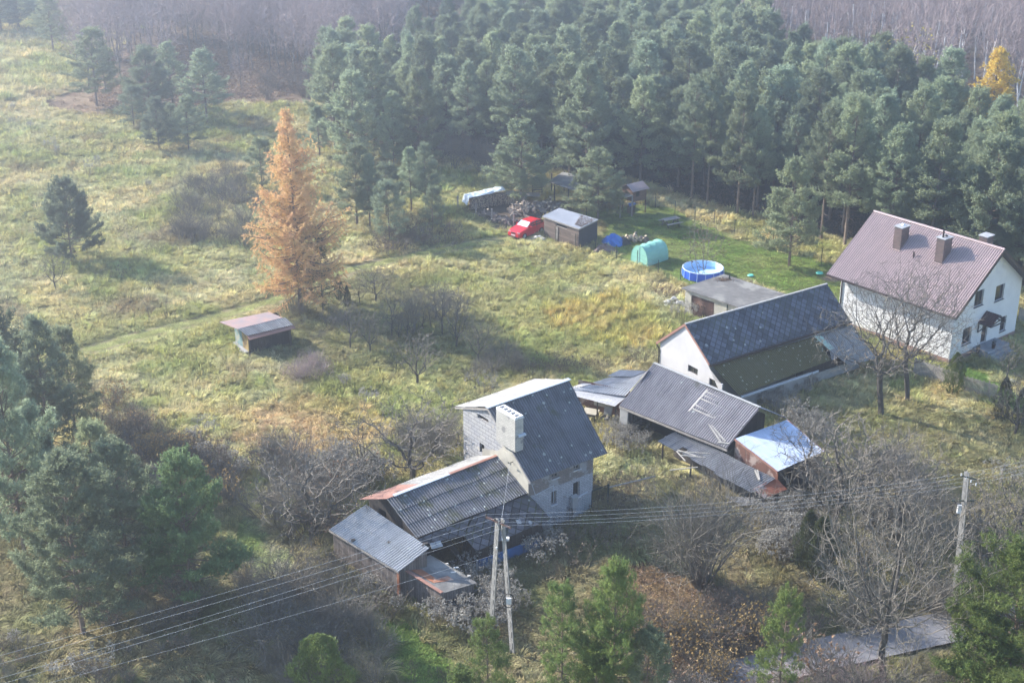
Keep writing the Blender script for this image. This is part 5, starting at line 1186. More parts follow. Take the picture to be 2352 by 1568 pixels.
M['tarp_brown'] = pm('brown_tarpaulin', (.12, .075, .07), (.2, .14, .13), 1.5, .7, .4, 6)
M['tarp_white'] = pm('white_tarpaulin', (.5, .56, .62), (.68, .74, .8), 1, .5, .2, 6)
M['mint'] = pm('mint_plastic', (.1, .5, .4), (.14, .56, .45), 2, .5, 0)
car()
# pool
def pool():
    c = at(1615, 637); c = V3(c.x, c.y+1.0, 0); r_, h_, n = 1.83, .76, 16
    l = px('z4', 1003, 345); rr = px('z4', 1708, 345); mid = at((l[0]+rr[0])/2, 613.9, h_); c = V3(mid.x, mid.y, 0); r_ = (at(rr[0], 613.9, h_)-at(l[0], 613.9, h_)).length/2
    t = thing('pool', 'round blue above-ground pool with a pale liner on the lawn', 'swimming pool', c)
    pt = lambda i, r, z: c+V3(math.cos(i*2*math.pi/n)*r, math.sin(i*2*math.pi/n)*r, z)
    w, f, s, p = MB(), MB(), MB(), MB()
    for i in range(n):
        w.face([pt(i, r_, 0), pt(i+1, r_, 0), pt(i+1, r_, h_), pt(i, r_, h_)]); s.face([pt(i+1, r_-.05, 0), pt(i, r_-.05, 0), pt(i, r_-.05, h_), pt(i+1, r_-.05, h_)])
        f.tube(pt(i, r_-.02, h_), pt(i+1, r_-.02, h_), .045)
    w.build('outer_wall', M['pool_wall'], t); s.face([pt(i, r_-.05, .12) for i in range(n)]); s.build('liner', M['pool_liner'], t); f.build('rim', M['white_pipe'], t)
    for i in range(n): b = MB(); b.tube(pt(i, r_+.05, h_-.02), pt(i, r_+.12, 0), .022); b.build('leg', M['white_pipe'], t)
    FOOT.append([pt(i, r_+.15, 0) for i in range(n)])
pool()
# polytunnel
def tunnel():
    A = q('z4', 110, 235); B_ = q('z4', 390, 335); D_ = q('z4', 760, 205); u = (B_-A); Wd = u.length*1.02; u.normalize(); v = V3(-u.y, u.x, 0); Ld = (D_-B_).dot(v)
    v = (D_-B_).normalized(); Ld = (D_-B_).length*.98; Hh = 1.75; t = thing('polytunnel', 'pale green fabric polytunnel greenhouse on the lawn', 'greenhouse', A)
    n = 14; arc = []
    for i in range(n+1):
        a = math.pi*i/n; x = -math.cos(a); z = math.sin(a)**.75; arc.append((Wd/2+x*Wd/2*(1 if z < .5 else 1), z*Hh))
    mb = MB(); seg = 10; rr = random.Random(5)
    P = lambda i, j: A+u*arc[i][0]+v*(Ld*j/seg)+UP*(arc[i][1]-(.05 if j % 3 and 3 < i < n-3 else 0)*(1+rr.random()*.4))
    G = [[P(i, j) for i in range(n+1)] for j in range(seg+1)]
    for j in range(seg):
        for i in range(n): mb.face([G[j][i], G[j+1][i], G[j+1][i+1], G[j][i+1]])
    for j in (0, seg): mb.face(G[j] if j else G[j][::-1])
    mb.build('cover', M['tunnel'], t)
    b = MB(); b.beam(A+u*Wd*.5-v*.02+UP*0, A+u*Wd*.5-v*.02+UP*1.65, .03); b.build('zip', M['white_pipe'], t)
    b = MB(); 
    for j in (0, 3, 6, 9):
        for i in range(n): b.tube(G[j][i]+UP*.012, G[j][i+1]+UP*.012, .018, n=4, caps=False)
    b.build('hoops', M['tunnel'], t)
    FOOT.append([A, B_, B_+v*Ld, A+v*Ld])
tunnel()
# picnic table
def picnic():
    p = q('r4', 1720, 485); x = V3(.8, .42, 0).normalized()*1; y = V3(-x.y, x.x, 0)
    t = thing('picnic_table', 'grey wooden picnic table with benches on the lawn', 'picnic table', p)
    b = MB(); b.box(p-x*.9-y*.38+UP*.72, x*1.8, y*.76, UP*.05); b.build('tabletop', M['wood'], t)
    for s in (-1, 1):
        b = MB(); b.box(p-x*.9+y*(s*.78-.14)+UP*.43, x*1.8, y*.28, UP*.045); b.build('bench', M['wood'], t)
        b = MB(); e = p+x*s*.65; b.beam(e-y*.6, e-y*.2+UP*.72, .08); b.beam(e+y*.6, e+y*.2+UP*.72, .08); b.beam(e-y*.8+UP*.4, e+y*.8+UP*.4, .07); b.build('leg_frame', M['wood_dark'], t)
picnic()
# playhouse on stilts
def playhouse():
    A = q('c5', 580, 605); B_ = q('c5', 735, 568); u = (B_-A).normalized(); Lw = (B_-A).length; w = V3(-u.y, u.x, 0); C_ = A+w*1.7
    t = thing('playhouse', 'reddish wooden playhouse on stilts at the wood edge', 'playhouse', A)
    for s in (0, 1):
        for v in (0, 1): b = MB(); p = A+u*Lw*s+w*1.6*v; b.beam(p, p+UP*1.5, .1); b.build('post', M['wood_warm'], t)
    z0 = 1.45; o = A-u*.05-w*.05+UP*z0; L, W = Lw+.1, 1.75
    mb = wall(o, u, L, [(0, 1.25), (L, 1.25)], [(.35, .85, .45, 1.05)], rev=.06); wall(o+w*W, -w, W, [(0, 1.25), (W/2, 1.65), (W, 1.25)], mb=mb); wall(o+u*L, w, W, [(0, 1.25), (W/2, 1.65), (W, 1.25)], mb=mb); wall(o+u*L+w*W, -u, L, [(0, 1.25), (L, 1.25)], mb=mb)
    mb.face([o, o+w*W, o+w*W+u*L, o+u*L]); mb.build('cabin_wall', M['wood_warm'], t); window(t, o, u, (.35, .85, .45, 1.05), .06, M['wood_warm'], M['dark'], 0, .04)
    mb = MB(); e = .2; a, b_ = o-u*e-w*e+UP*1.13, o+u*(L+e)-w*e+UP*1.13; r0, r1 = o-u*e+w*W/2+UP*1.68, o+u*(L+e)+w*W/2+UP*1.68
    mb.slab([a, b_, r1, r0], .04); mb.slab([r0, r1, b_+w*(W+2*e), a+w*(W+2*e)], .04); mb.build('roof', M['tile'], t)
    b = MB(); b.box(A+u*.2+w*.6+UP*.0, u*.6, w*.5, UP*.7); b.build('storage_box', M['wood_dark'], t)
    p = A+u*.15+w*.5; b = MB(); r = random.Random(3); g = [[p+u*(i*.18)+w*(j*.18)+UP*(.74+r.uniform(0, .25)) for i in range(6)] for j in range(5)]
    for j in range(4):
        for i in range(5): b.face([g[j][i], g[j][i+1], g[j+1][i+1], g[j+1][i]])
    tag(b.build('blue_sheet', M['tarp_blue'], org=p), 'crumpled blue sheet under the wooden playhouse', 'tarpaulin')
    # stone wall beside it
    FOOT.append([A-u*.3, A+u*(Lw+.3), A+u*(Lw+.3)+w*2, A+w*2])
    b = MB()
    q0 = A-u*.15-w*.05; b.beam(q0-u*1.3+w*.3, q0-u*1.3+w*.3+UP*2.2, .12); b.beam(q0, q0+UP*2.2, .12); b.slab([q0-u*1.5+UP*2.2, q0+u*.1+UP*2.2, q0+u*.1+w*.8+UP*2.2, q0-u*1.5+w*.8+UP*2.2], .1)
    b.build('log_balcony', M['wood'], t)
playhouse()
# open pole barn behind the pines
def polebarn():
    a_ = q('r4', 800, 152, 2.2); b_ = q('r4', 960, 205, 2.2); c_ = q('r4', 1120, 120, 2.4); d_ = q('r4', 905, 80, 2.4)
    t = thing('pole_barn', 'open pole shelter with a leaf-strewn flat roof behind the yard pines', 'shelter', q('r4', 845, 300))
    mb = MB(); mb.slab([a_, b_, c_, d_], .1); mb.slab([q('r4', 960, 205, 2.2), q('r4', 1060, 235, 2.2), q('r4', 1220, 150, 2.35), q('r4', 1120, 120, 2.35)], .1); mb.build('roof', M['felt'], t)
    for x, y in ((845, 300), (823, 240), (950, 320), (918, 225)): p = q('r4', x, y); b = MB(); b.tube(p, p+UP*2.2, .07); b.build('post', M['wood_dark'], t)
    FOOT.append([q('r4', 770, 290), q('r4', 960, 340), q('r4', 1100, 260), q('r4', 900, 220)])
    fl = MB(); fl.slab([q('r4', 760, 280, -.0), q('r4', 950, 340, 0), q('r4', 1100, 260, 0), q('r4', 920, 215, 0)], .03)
    # slatted gate
    t2 = thing('slatted_gate', 'dark slatted wooden gate half hidden behind the yard pine', 'gate', q('r4', 690, 270)); b = MB(); p0, p1 = q('r4', 680, 268), q('r4', 752, 262)
    for i in range(7): b.beam(p0+UP*(.2+.26*i), p1+UP*(.2+.26*i), .04, .12)
    b.build('slats', M['wood_dark'], t2)
    for p in (p0, p1): b = MB(); b.beam(p, p+UP*2, .09); b.build('post', M['wood_dark'], t2)
polebarn()

# ---- logs
def logmesh(name, r, L, split=False):
    mb = MB(); mb.tube((-L/2, 0, 0), (L/2, 0, 0), r, r*.92, 9 if not split else 3, caps=False); o = mb.build(name, M['log'], None); C.objects.unlink(o)
    e = MB(); n = 9 if not split else 3
    for x, rr, s in ((-L/2-.003, r*.97, -1), (L/2+.003, r*.9, 1)):
        P_ = [V3(x, rr*math.cos(2*math.pi*i/n), rr*math.sin(2*math.pi*i/n)) for i in range(n)]; e.face(P_ if s > 0 else P_[::-1])
    c = e.build('cut_end', M['log_end'], None); C.objects.unlink(c); c.parent = o; return o
LG = [logmesh('log', r, L) for r, L in ((.12, .9), (.15, .8), (.1, 1.1), (.17, .55))]
SPL = [logmesh('firewood', r, L, s) for r, L, s in ((.07, .9, False), (.08, 1.0, True), (.06, .95, False))]
def lay(src, p, rz, ry, lab, grp, cat='log', rx=0, sc=1):
    o = src.copy(); C.objects.link(o); o.location = p; o.rotation_euler = (rx, ry, rz); o.scale = (sc,)*3; tag(o, lab, cat, grp)
    for ch in src.children: d = ch.copy(); C.objects.link(d); d.parent = o
    return o
rr = random.Random(11)
def heap(k, cx, cy, ax, ay, hh, n, lab, grp, src=LG, z0=.1):
    c = q(k, cx, cy)
    for i in range(n):
        a = rr.uniform(0, 6.28); s = rr.random()**.6; dx, dy = math.cos(a)*s*ax, math.sin(a)*s*ay
        z = z0+hh*max(0, 1-s)*rr.uniform(.35, 1)+.05; lay(rr.choice(src), (c.x+dx, c.y+dy, z), rr.uniform(0, 3.14), rr.choice([rr.uniform(-.4, .4), rr.uniform(-1.3, 1.3)]), lab, grp, sc=rr.uniform(.8, 1.15))
G1 = 'loose logs heaped behind the car'
heap('c1', 1060, 540, 1.9, 1.6, 1.15, 75, 'round log in the big jumbled heap behind the red car', G1)
heap('c1', 1380, 480, 1.6, 1.2, .8, 42, 'round log in the far part of the heap behind the plank shed', 'logs behind the plank shed')
heap('c1', 500, 600, 1.3, .5, .25, 14, 'thin pale log in the low heap by the fence posts', 'thin logs by the fence posts', [SPL[0], LG[2]])
heap('c1', 720, 690, 1.5, .6, .3, 22, 'short log among the row left of the red car', 'short logs left of the car')
heap('r4', 1440, 600, 1.6, .5, .35, 34, 'dark log in the row behind the blue tarpaulin', 'dark logs behind the tarpaulins')
def woodstack():
    A = q('c1', 215, 500); B_ = q('c1', 800, 400); u = (B_-A).normalized(); w = V3(-u.y, u.x, 0); L = (B_-A).length
    for row in range(8):
        for i in range(int(L/.2)):
            z = .08+row*.15; p = A+u*(.1+i*.2+.08*(row % 2)+.12*row*(0 if i > 2 else 1)*.3)+w*rr.uniform(.25, .5)+UP*z; lay(rr.choice(SPL), p, math.atan2(w.y, w.x)+rr.gauss(0, .12), rr.gauss(0, .06), 'split log in the long stack under the white tarpaulin', 'split logs under the white tarpaulin')
    mb = MB(); n = 14; g = []
    for i in range(n+1):
        s = i/n; row = []
        for j, (y, z) in enumerate(((-.18, 1.32), (.0, 1.42), (.5, 1.5), (.95, 1.45), (1.1, 1.2))):
            zz = z+rr.uniform(-.05, .05)+.25*s; row.append(A+u*(L*.93*s-.1)+w*y+UP*zz)
        g.append(row)
    g.insert(0, [p-u*.3-UP*.75 for p in g[0]])
    for a, b in zip(g, g[1:]):
        for j in range(4): mb.face([a[j], b[j], b[j+1], a[j+1]])
    tag(mb.build('white_tarpaulin', M['tarp_white'], org=A), 'white tarpaulin draped over the long firewood stack', 'tarpaulin')
    A2 = q('c1', 790, 415); u2 = (q('c1', 1280, 420)-A2).normalized(); w2 = V3(-u2.y, u2.x, 0)
    for row in range(7):
        for i in range(11): lay(SPL[2], A2+u2*(.12+i*.16)+w2*.45+UP*(.08+.14*row), math.atan2(w2.y, w2.x)+rr.gauss(0, .06), 0, 'split log in the short stack under boards by the pine', 'split logs under the boards')
    b = MB(); b.slab([A2-w2*.1+UP*1.15-u2*.2, A2+u2*3.3-w2*.3+UP*1.0, A2+u2*3.3+w2*.7+UP*1.05, A2-u2*.2+w2*1.0+UP*1.2], .05); tag(b.build('cover_board', M['wood'], org=A2), 'mossy board covering the short firewood stack', 'board')
    FOOT.append([A, B_, B_+w, A+w])
woodstack()
# ---- tarpaulin heaps
def drape(k, cx, cy, ax, ay, hh, m_, lab, seed, rot=0):
    c = q(k, cx, cy); r = random.Random(seed); mb = MB(); n, mseg = 18, 7; g = []
    for j in range(mseg+1):
        s = j/mseg; ring = []
        for i in range(n):
            a = 2*math.pi*i/n+rot; f = (1+.13*math.sin(5*a+seed)+r.uniform(-.07, .07)); ring.append(c+V3(math.cos(a)*ax*s*f, math.sin(a)*ay*s*f, hh*(1-s**2.2)*(1+r.uniform(-.14, .14))+.01))
        g.append(ring)
    for a, b in zip(g, g[1:]):
        for i in range(n): j = (i+1) % n; mb.face([a[i], b[i], b[j], a[j]])
    tag(mb.build('tarpaulin', m_, org=c), lab, 'tarpaulin')
drape('r4', 1285, 625, 1.15, .75, 1.0, M['tarp_blue'], 'blue tarpaulin thrown over a heap beside the plank shed', 1)
drape('r4', 1225, 680, 1.15, .65, .7, M['tarp_brown'], 'brown tarpaulin heap in front of the blue one', 2)
drape('r4', 1365, 620, .7, .5, .65, M['felt_dark'], 'black sheet heap right of the blue tarpaulin', 3)
# ---- stones
def rock(seed, s):
    r = random.Random(seed); mb = MB(); n = 7; rings = []
    for j in range(4):
        ph = -.5+j*.65; rings.append([V3(math.cos(2*math.pi*i/n)*math.cos(ph)*s*r.uniform(.8, 1.15), math.sin(2*math.pi*i/n)*math.cos(ph)*s*r.uniform(.8, 1.15), (math.sin(ph)+.4)*s*.7) for i in range(n)])
    for a, b in zip(rings, rings[1:]):
        for i in range(n): j = (i+1) % n; mb.face([a[i], a[j], b[j], b[i]])
    mb.face(rings[-1]); o = mb.build('stone', M['stone'], None); C.objects.unlink(o); return o
RK = [rock(i, .16+.03*i) for i in range(4)]
def stones(k, cx, cy, ax, ay, hh, n, lab, grp, sc=1.0):
    c = q(k, cx, cy)
    for i in range(n):
        a = rr.uniform(0, 6.28); s = rr.random()**.6; lay(rr.choice(RK), (c.x+math.cos(a)*s*ax, c.y+math.sin(a)*s*ay, hh*(1-s)), rr.uniform(0, 6), 0, lab, grp, 'stone', sc=rr.uniform(.7, 1.2)*sc)
stones('c1', 1255, 955, .75, .45, .28, 16, 'pale stone in the small heap between car and shed', 'stones by the plank shed')
stones('z4', 850, 1010, 1.0, .8, .75, 60, 'grey-white stone in the heap at the garage corner', 'stones at the garage', .8)
stones('c3', 700, 1220, .8, .4, .1, 9, 'rubble stone at the corner of the field shack', 'rubble at the shack', .7)
# leaf pile by the garage, a heap nobody could count
def leaves(name, k, pts, n, m_, hh, lab, seed, s=.07):
    W = [q(k, *p) for p in pts]; X = [p.x for p in W]; Y = [p.y for p in W]; r = np.random.RandomState(seed); P = np.stack([r.uniform(min(X), max(X), n*2), r.uniform(min(Y), max(Y), n*2)], 1)
    P = P[inpoly(P[:, 0], P[:, 1], [(p.x, p.y) for p in W])]; cx, cy = np.mean(X), np.mean(Y); rad = max(max(X)-min(X), max(Y)-min(Y))/2
    z = hh*np.clip(1-np.hypot(P[:, 0]-cx, P[:, 1]-cy)/rad, 0, 1)*r.rand(len(P))+.03; P3_ = np.stack([P[:, 0], P[:, 1], z], 1)
    T = tufts(P3_, r.normal(size=P3_.shape), 2, .03, s*1.6, s*.6, r, .1); o = bpy.data.objects.new(name, tris(T, M[m_], name)); C.objects.link(o); o['kind'] = 'stuff'; o['label'] = lab
leaves('fallen_leaves', 'z4', [(440, 600), (980, 640), (1000, 1000), (700, 1020), (430, 900)], 1500, 'leaf_b', .5, 'drift of fallen brown leaves by the garage', 3)
leaves('fallen_leaves', 'd', LEAFY, 4500, 'leaf_b', .1, 'fallen reddish leaves under the bare bush', 4, .06)
leaves('fallen_leaves', 'd', [(1400, 500), (1600, 520), (1900, 600), (2000, 700), (1700, 650), (1450, 620)], 2500, 'leaf_b', .02, 'scattered leaves on the lawn', 5, .05)
leaves('fallen_leaves', 'd', [(1380, 430), (1600, 455), (1950, 560), (2300, 620), (2352, 560), (1900, 480), (1500, 380)], 9000, 'leaf_b', .1, 'leaf litter at the wood edge', 6, .09)
leaves('fallen_leaves', 'd', [(200, 230), (350, 120), (560, 60), (700, 120), (680, 220), (480, 235), (320, 290)], 12000, 'leaf_b', .2, 'orange leaf litter under the bare wood', 7, .14)
# small things on the lawn
for x, y, lb in ((2175, 482, 'round mint-green lid lying on the lawn behind the garage'),):
    p = q('z4', x, y, .05); b = MB(); b.tube(p-UP*.03, p+UP*.06, .3, .22, 14); tag(b.build('plastic_lid', M['mint'], org=p), lb, 'lid')
p = q('r3', 262, 520, .05); b = MB(); b.tube(p-UP*.03, p+UP*.06, .35, .27, 14); tag(b.build('plastic_lid', M['mint'], org=p), 'round dull-green lid on the lawn left of the white house roof', 'lid')
p = q('r3', 1535, 1250, 0); b = MB(); b.box(p, V3(.35, -.1, 0), V3(.1, .25, 0), V3(0, 0, .18)); tag(b.build('white_box', M['white_render'], org=p), 'small white box on the path before the white house', 'box')
# ---- fence posts
def postm(h, m_, r=.035):
    mb = MB(); mb.tube((0, 0, -.1), (0, 0, h), r, n=6); o = mb.build('fence_post', m_, None); C.objects.unlink(o); return o
pt = postm(1.5, M['post']); ptw = postm(1.45, M['wood'], .07)
FP = [('c1', 1225, 870), ('c1', 1515, 1010), ('c1', 1810, 1080), ('c1', 2110, 1130), ('r4', 1310, 745), ('r4', 1468, 785), ('r4', 1625, 860), ('r4', 1792, 915)]
for k_, x, y in FP: lay(pt, q(k_, x, y), 0, 0, 'dark steel post of the wire fence in front of the shed and pool', 'front fence posts', 'fence post')
BP = [('r4', 1605, 345), ('r4', 1752, 405), ('r4', 1902, 450), ('r4', 2047, 480), ('r4', 2200, 550), ('d', 1775, 565), ('d', 1886, 605), ('r4', 985, 400), ('r4', 1085, 440)]
for k_, x, y in BP: lay(pt, q(k_, x, y), 0, 0, 'dark green post of the wire fence along the wood', 'rear fence posts', 'fence post')
for x, y in ((40, 490), (312, 595), (552, 690), (880, 760)): lay(ptw, q('c1', x, y), 0, 0, 'wooden fence post along the log yard', 'log yard posts', 'fence post')
def wires(name, P_, zs, lab):
    b = MB()
    for a, c_ in zip(P_, P_[1:]):
        for z in zs: b.tube(a+UP*z, c_+UP*z, .006, n=3, caps=False)
    tag(b.build(name, M['post'], org=P_[0]), lab, 'wire')
wires('fence_wire', [q(*p) for p in FP], (.4, .8, 1.2), 'thin wires of the front garden fence')
wires('fence_wire', [q(*p) for p in BP[:7]], (.4, .8, 1.2, 1.45), 'thin wires of the fence along the wood')
# ---- picket fence by the white house
def picket(A, B_, lab, h=1.25, grey=True):
    u = (B_-A).normalized(); n = u.cross(UP); L = (B_-A).length; t = thing('picket_fence', lab, 'fence', A)
    b = MB(); r = random.Random(8); x = 0
    while x < L: b.box(A+u*x+n*.03, u*.1, n*.02, UP*(h*r.uniform(.94, 1.04))); x += .125
    pk = b.build('pickets', M['wood'], t)
    for z in (.3, .95): b = MB(); b.box(A+UP*z-n*.02, u*L, n*.045, UP*.08); b.build('rail', M['wood'], t)
    for i in range(int(L/2)+1): b = MB(); b.box(A+u*min(L-.1, i*2)-n*.1, u*.1, n*.08, UP*(h+.05)); b.build('post', M['wood'], t)
picket(q('r3', 890, 1190), q('r3', 1190, 1295), 'weathered picket fence left of the conifer below the white house')
picket(q('r3', 1205, 1305), q('r3', 1440, 1370), 'weathered picket fence right of the conifer below the white house')
picket(q('r3', 1590, 850)+V3(0, 0, 0), q('r3', 1640, 860)+V3(2.5, .6, 0), 'short picket fence behind the right gable of the white house')
b = MB(); p0, p1 = q('r3', 1110, 1310), q('r3', 900, 1200)
# ---- corrugated fence, meter box, gate by the tall house
def yardfence():
    A = q('z2', 955, 1530); B_ = q('z2', 1422, 1350); u = (B_-A).normalized(); n = u.cross(UP); L = (B_-A).length; h = 1.25
    mb = MB(); mb.sheet(A+n*.02, B_+n*.02, B_+n*.02+UP*h, A+n*.02+UP*h, .15, .02, 1); t = thing('metal_fence', 'grey corrugated metal fence in front of the tall house', 'fence', A); mb.build('panel', M['corr_fence'], t)
    for s in (0, .5, 1): b = MB(); b.beam(A+u*L*s-n*.05, A+u*L*s-n*.05+UP*h, .07); b.build('post', M['post'], t)
    b = MB(); b.beam(A+u*L*.55+UP*(h+.05), A+u*L*.92+UP*(h+.25), .12, .1); b.build('pale_beam', M['ridge_metal'], t)
    p = A+u*L*.55+n*.12; t = thing('meter_box', 'grey electricity meter cabinet on the metal fence', 'meter box', p); b = MB(); b.box(p+UP*.9, u*.42, n*.2, UP*.75); b.build('cabinet', M['cap'], t)
    b = MB(); b.slab([p+UP*1.66-u*.04+n*.27, p+UP*1.66+u*.46+n*.27, p+UP*1.72+u*.46-n*.04, p+UP*1.72-u*.04-n*.04], .03); b.build('lid', M['concrete'], t)
    b = MB(); b.box(p+UP*.0+u*.1, u*.2, n*.12, UP*.9); b.build('stand', M['concrete'], t)
    p0, p1 = q('z2', 1428, 1350), q('z2', 1583, 1305); t = thing('wire_gate', 'green-black framed wire gate right of the tall house', 'gate', p0)
    b = MB(); b.beam(p1, p1+UP*1.6, .12); b.build('gate_post', M['post'], t); b = MB(); b.beam(p0, p0+UP*1.45, .06); b.beam(p0+UP*1.42, p1+UP*1.55, .05); b.beam(p0+UP*.1, p1+UP*.1, .04); b.build('frame', M['post'], t)
    b = MB()
    for i in range(1, 8): b.tube(p0.lerp(p1, i/8)+UP*.1, p0.lerp(p1, i/8)+UP*1.48, .006, n=3)
    b.build('mesh', M['post'], t)
    b = MB(); e = p1+(p1-p0).normalized()*3.6; b.tube(p1+UP*1.35, e+UP*1.2, .05); tag(b.build('pole', M['wood'], org=p1), 'pale pole running level from the wire gate', 'pole')
yardfence()
# ---- utility poles
def polemesh(mb, p, r, w0, w1):
    """concrete pole with recessed web"""
    d = (r-p).normalized(); x = V3(.6, -.8, 0); y = d.cross(x).normalized(); x = y.cross(d).normalized(); L = (r-p).length
    for s in (-1, 1):
        A = p+x*s*w0*.42; B_ = r+x*s*w1*.42; mb.beam(A, B_, w0*.2, w0*.75, up=x)
    for i in range(int(L/.62)): f = (i+.5)/int(L/.62); c0 = p.lerp(r, f); wv = w0+(w1-w0)*f; mb.box(c0-x*wv*.35-y*wv*.2, x*wv*.7, y*wv*.4, d*.36)
HP = 7.9
tA = at(1146, 1192, HP); tB = at(1153, 1194, HP)
legA = q('d', 1127, 1462); legB = q('d', 1177, 1500)
tA = hz(legA, 'd', 1190)
top = V3((legA.x+legB.x)/2, (legA.y+legB.y)/2, 0); topz = hz(top, 'd', 1192); ta = at(1145, 1192, topz); tb = at(1152, 1192, topz)
t = thing('utility_pole', 'A-shaped concrete utility pole with a street lamp beside the plank sheds', 'utility pole', top)
for p, r_ in ((legA, ta-V3(.05, 0, 0)), (legB, tb+V3(.06, 0, 0))): mb = MB(); polemesh(mb, p, r_, .25, .16); mb.build('leg', M['pole'], t)
TP_ = (ta+tb)/2; ARM = V3(.62, -.78, 0)
b = MB(); c0, c1 = TP_-UP*.1-ARM*.95, TP_-UP*.1+ARM*.95; c0 = at(*px('z3', 1385, 640), topz+.02); c1 = at(*px('z3', 1600, 735), topz-.35); b.beam(c0, c1, .08, .08); b.build('crossarm', M['rust_red'], t)
INS = []
for f in (.0, .36, .72, 1.0):
    p = c0.lerp(c1, f); b = MB(); b.tube(p, p+UP*.16, .045, .03); b.build('insulator', M['wood_dark'], t); INS.append(p+UP*.15)
lp = at(*px('z3', 1552, 828), topz-1.2); b = MB(); b.beam(lp-V3(.2, .0, 0), lp+V3(.2, 0, 0), .24, .13); lm = b.build('street_lamp', M['white_render'], t)
b = MB(); b.tube(lp-UP*.02+V3(-.1, .2, 0), lp+V3(-.1, .45, .1), .03); b.build('bracket', M['post'], lm)
bx = legB.lerp(tb, .42)+V3(.03, -.2, 0); b = MB(); b.box(bx-V3(.13, 0, .18), V3(.28, 0, 0), V3(0, -.12, 0), V3(0, 0, .36)); b.build('white_box', M['white_render'], t)
b = MB(); n_ = 20
for i in range(n_): a0, a1 = 2*math.pi*i/n_, 2*math.pi*(i+1)/n_; b.tube(bx+V3(math.cos(a0)*.3, -.03, math.sin(a0)*.42), bx+V3(math.cos(a1)*.3, -.03, math.sin(a1)*.42), .022, n=5, caps=False)
b.build('cable_coil', M['tyre'], t)
b = MB(); b.tube(lp-UP*.1, bx, .012, n=4); b.build('cable', M['post'], t)
for p in (tb-UP*2.0+V3(.12, -.1, 0), tb-UP*2.6+V3(.2, -.1, 0), ta-UP*1.6+V3(-.1, -.1, 0)): b = MB(); b.tube(p, p-UP*.12, .04); b.build('clamp', M['white_render'], t)
# right pole
pr0 = q('d', 2190, 1400); pz = hz(pr0, 'd', 1082); pt1 = at(2222, 1082, pz); t = thing('utility_pole', 'single leaning concrete utility pole among the bare bushes on the right', 'utility pole', pr0)
pt1 = at(2221, 1084, pz)
mb = MB(); polemesh(mb, pr0, pt1, .24, .16); mb.build('leg', M['pole'], t)
INS2 = []
b = MB(); k0, k1 = pt1-UP*.1-V3(.35, .2, 0), pt1-UP*.25+V3(.45, -.35, 0); b.beam(k0, k1, .05); b.beam(pt1-UP*1.75-V3(.6, 0, 0), pt1-UP*1.75+V3(.6, 0, 0), .06); b.build('crossarm', M['post'], t)
for i, f in enumerate((0, .33, .66, 1)):
    p = k0.lerp(k1, f)-UP*.12*i; b = MB(); b.tube(p, p+UP*.14, .04, .028); b.build('insulator', M['white_render'], t); INS2.append(p+UP*.1)
b = MB(); bx2 = pt1-UP*2.4-V3(.3, .1, 0); b.box(bx2, V3(.2, 0, 0), V3(0, -.15, 0), V3(0, 0, .5)); b.build('white_box', M['white_render'], t)
b = MB()
for i in range(n_): a0, a1 = 2*math.pi*i/n_, 2*math.pi*(i+1)/n_; b.tube(bx2+V3(math.cos(a0)*.26, .03, .2+math.sin(a0)*.4), bx2+V3(math.cos(a1)*.26, .03, .2+math.sin(a1)*.4), .025, n=5, caps=False)
b.build('cable_coil', M['tyre'], t)
def cable(a, c_, sag, lab, r=.0055, n=16, grp=None):
    b = MB(); P_ = [a.lerp(c_, i/n)-UP*(sag*4*(i/n)*(1-i/n)) for i in range(n+1)]
    for x, y in zip(P_, P_[1:]): b.tube(x, y, r, n=4, caps=False)
    tag(b.build('power_line', M['wire'], org=a), lab, 'power line', grp)
M['wire'] = pm('aluminium_wire', (.3, .31, .33), (.4, .42, .44), 2, .5, 0)
LE = [(0, 1496), (0, 1515), (0, 1548), (0, 1562)]
for i in range(4):
    x, y = LE[i]; f = at(x, y-12*0, topz-.4); far = INS[i]+(f-INS[i])*1.35; cable(far, INS[i], .25, 'overhead wire running from the A-shaped pole to the lower left', grp='left overhead wires')
    cable(INS[i], INS2[i], .5, 'overhead wire slung between the two concrete poles', grp='middle overhead wires')
    far2 = INS2[i]+(at(2352, 1055+i*9, pz)-INS2[i])*2.2; cable(INS2[i], far2, .1, 'overhead wire leaving the right-hand pole towards the right edge', grp='right overhead wires')
x = at(0, 1568, topz-2.2); cable(x+(x-tb)*.3, tb-UP*2.0, .3, 'lowest thin cable running from the lamp pole to the lower left', r=.005)
cable(tb, SB-TU*.3, .15, 'service cable from the A-shaped pole up to the tall house', r=.009)

# ================================================================== VEGETATION
random.seed(21)
PN = [conifer('pine_tree', 1, 9.5, 2.4, .2, pw=.85), conifer('pine_tree', 2, 10.5, 2.3, .27, dead=12), conifer('pine_tree', 3, 10, 2.2, .22, pw=.9), conifer('pine_tree', 4, 8.5, 2.6, .14, lumpy=.5, pw=.75), conifer('pine_tree', 9, 11, 2.2, .38, dead=16)]
PW = [conifer('pine_tree', 5, 9.5, 3.1, .2, lumpy=.6, nb=11, nl=.17, w=.02), conifer('pine_tree', 6, 8.5, 2.8, .18, lumpy=.6, nb=11, needle='needle_m')]
PY = [conifer('young_pine', 7, 5.5, 1.3, .12, nb=10, nl=.16, w=.018, dead=0), conifer('young_pine', 8, 5, 1.15, .1, nb=10, needle='needle_y', dead=0)]
FP_ = conifer('pine_tree', 10, 7, 3.2, .08, nb=12, dead=2, lumpy=.25)
NP = [conifer('pine_tree', 11, 8, 1.9, .12, nb=13, nl=.17, w=.014, needle='needle_y', dead=2, dens=.7, lumpy=1.2), conifer('pine_tree', 12, 8, 2.6, .1, nb=13, nl=.17, w=.014, needle='needle_y', dead=2, dens=.75, lumpy=1.2)]
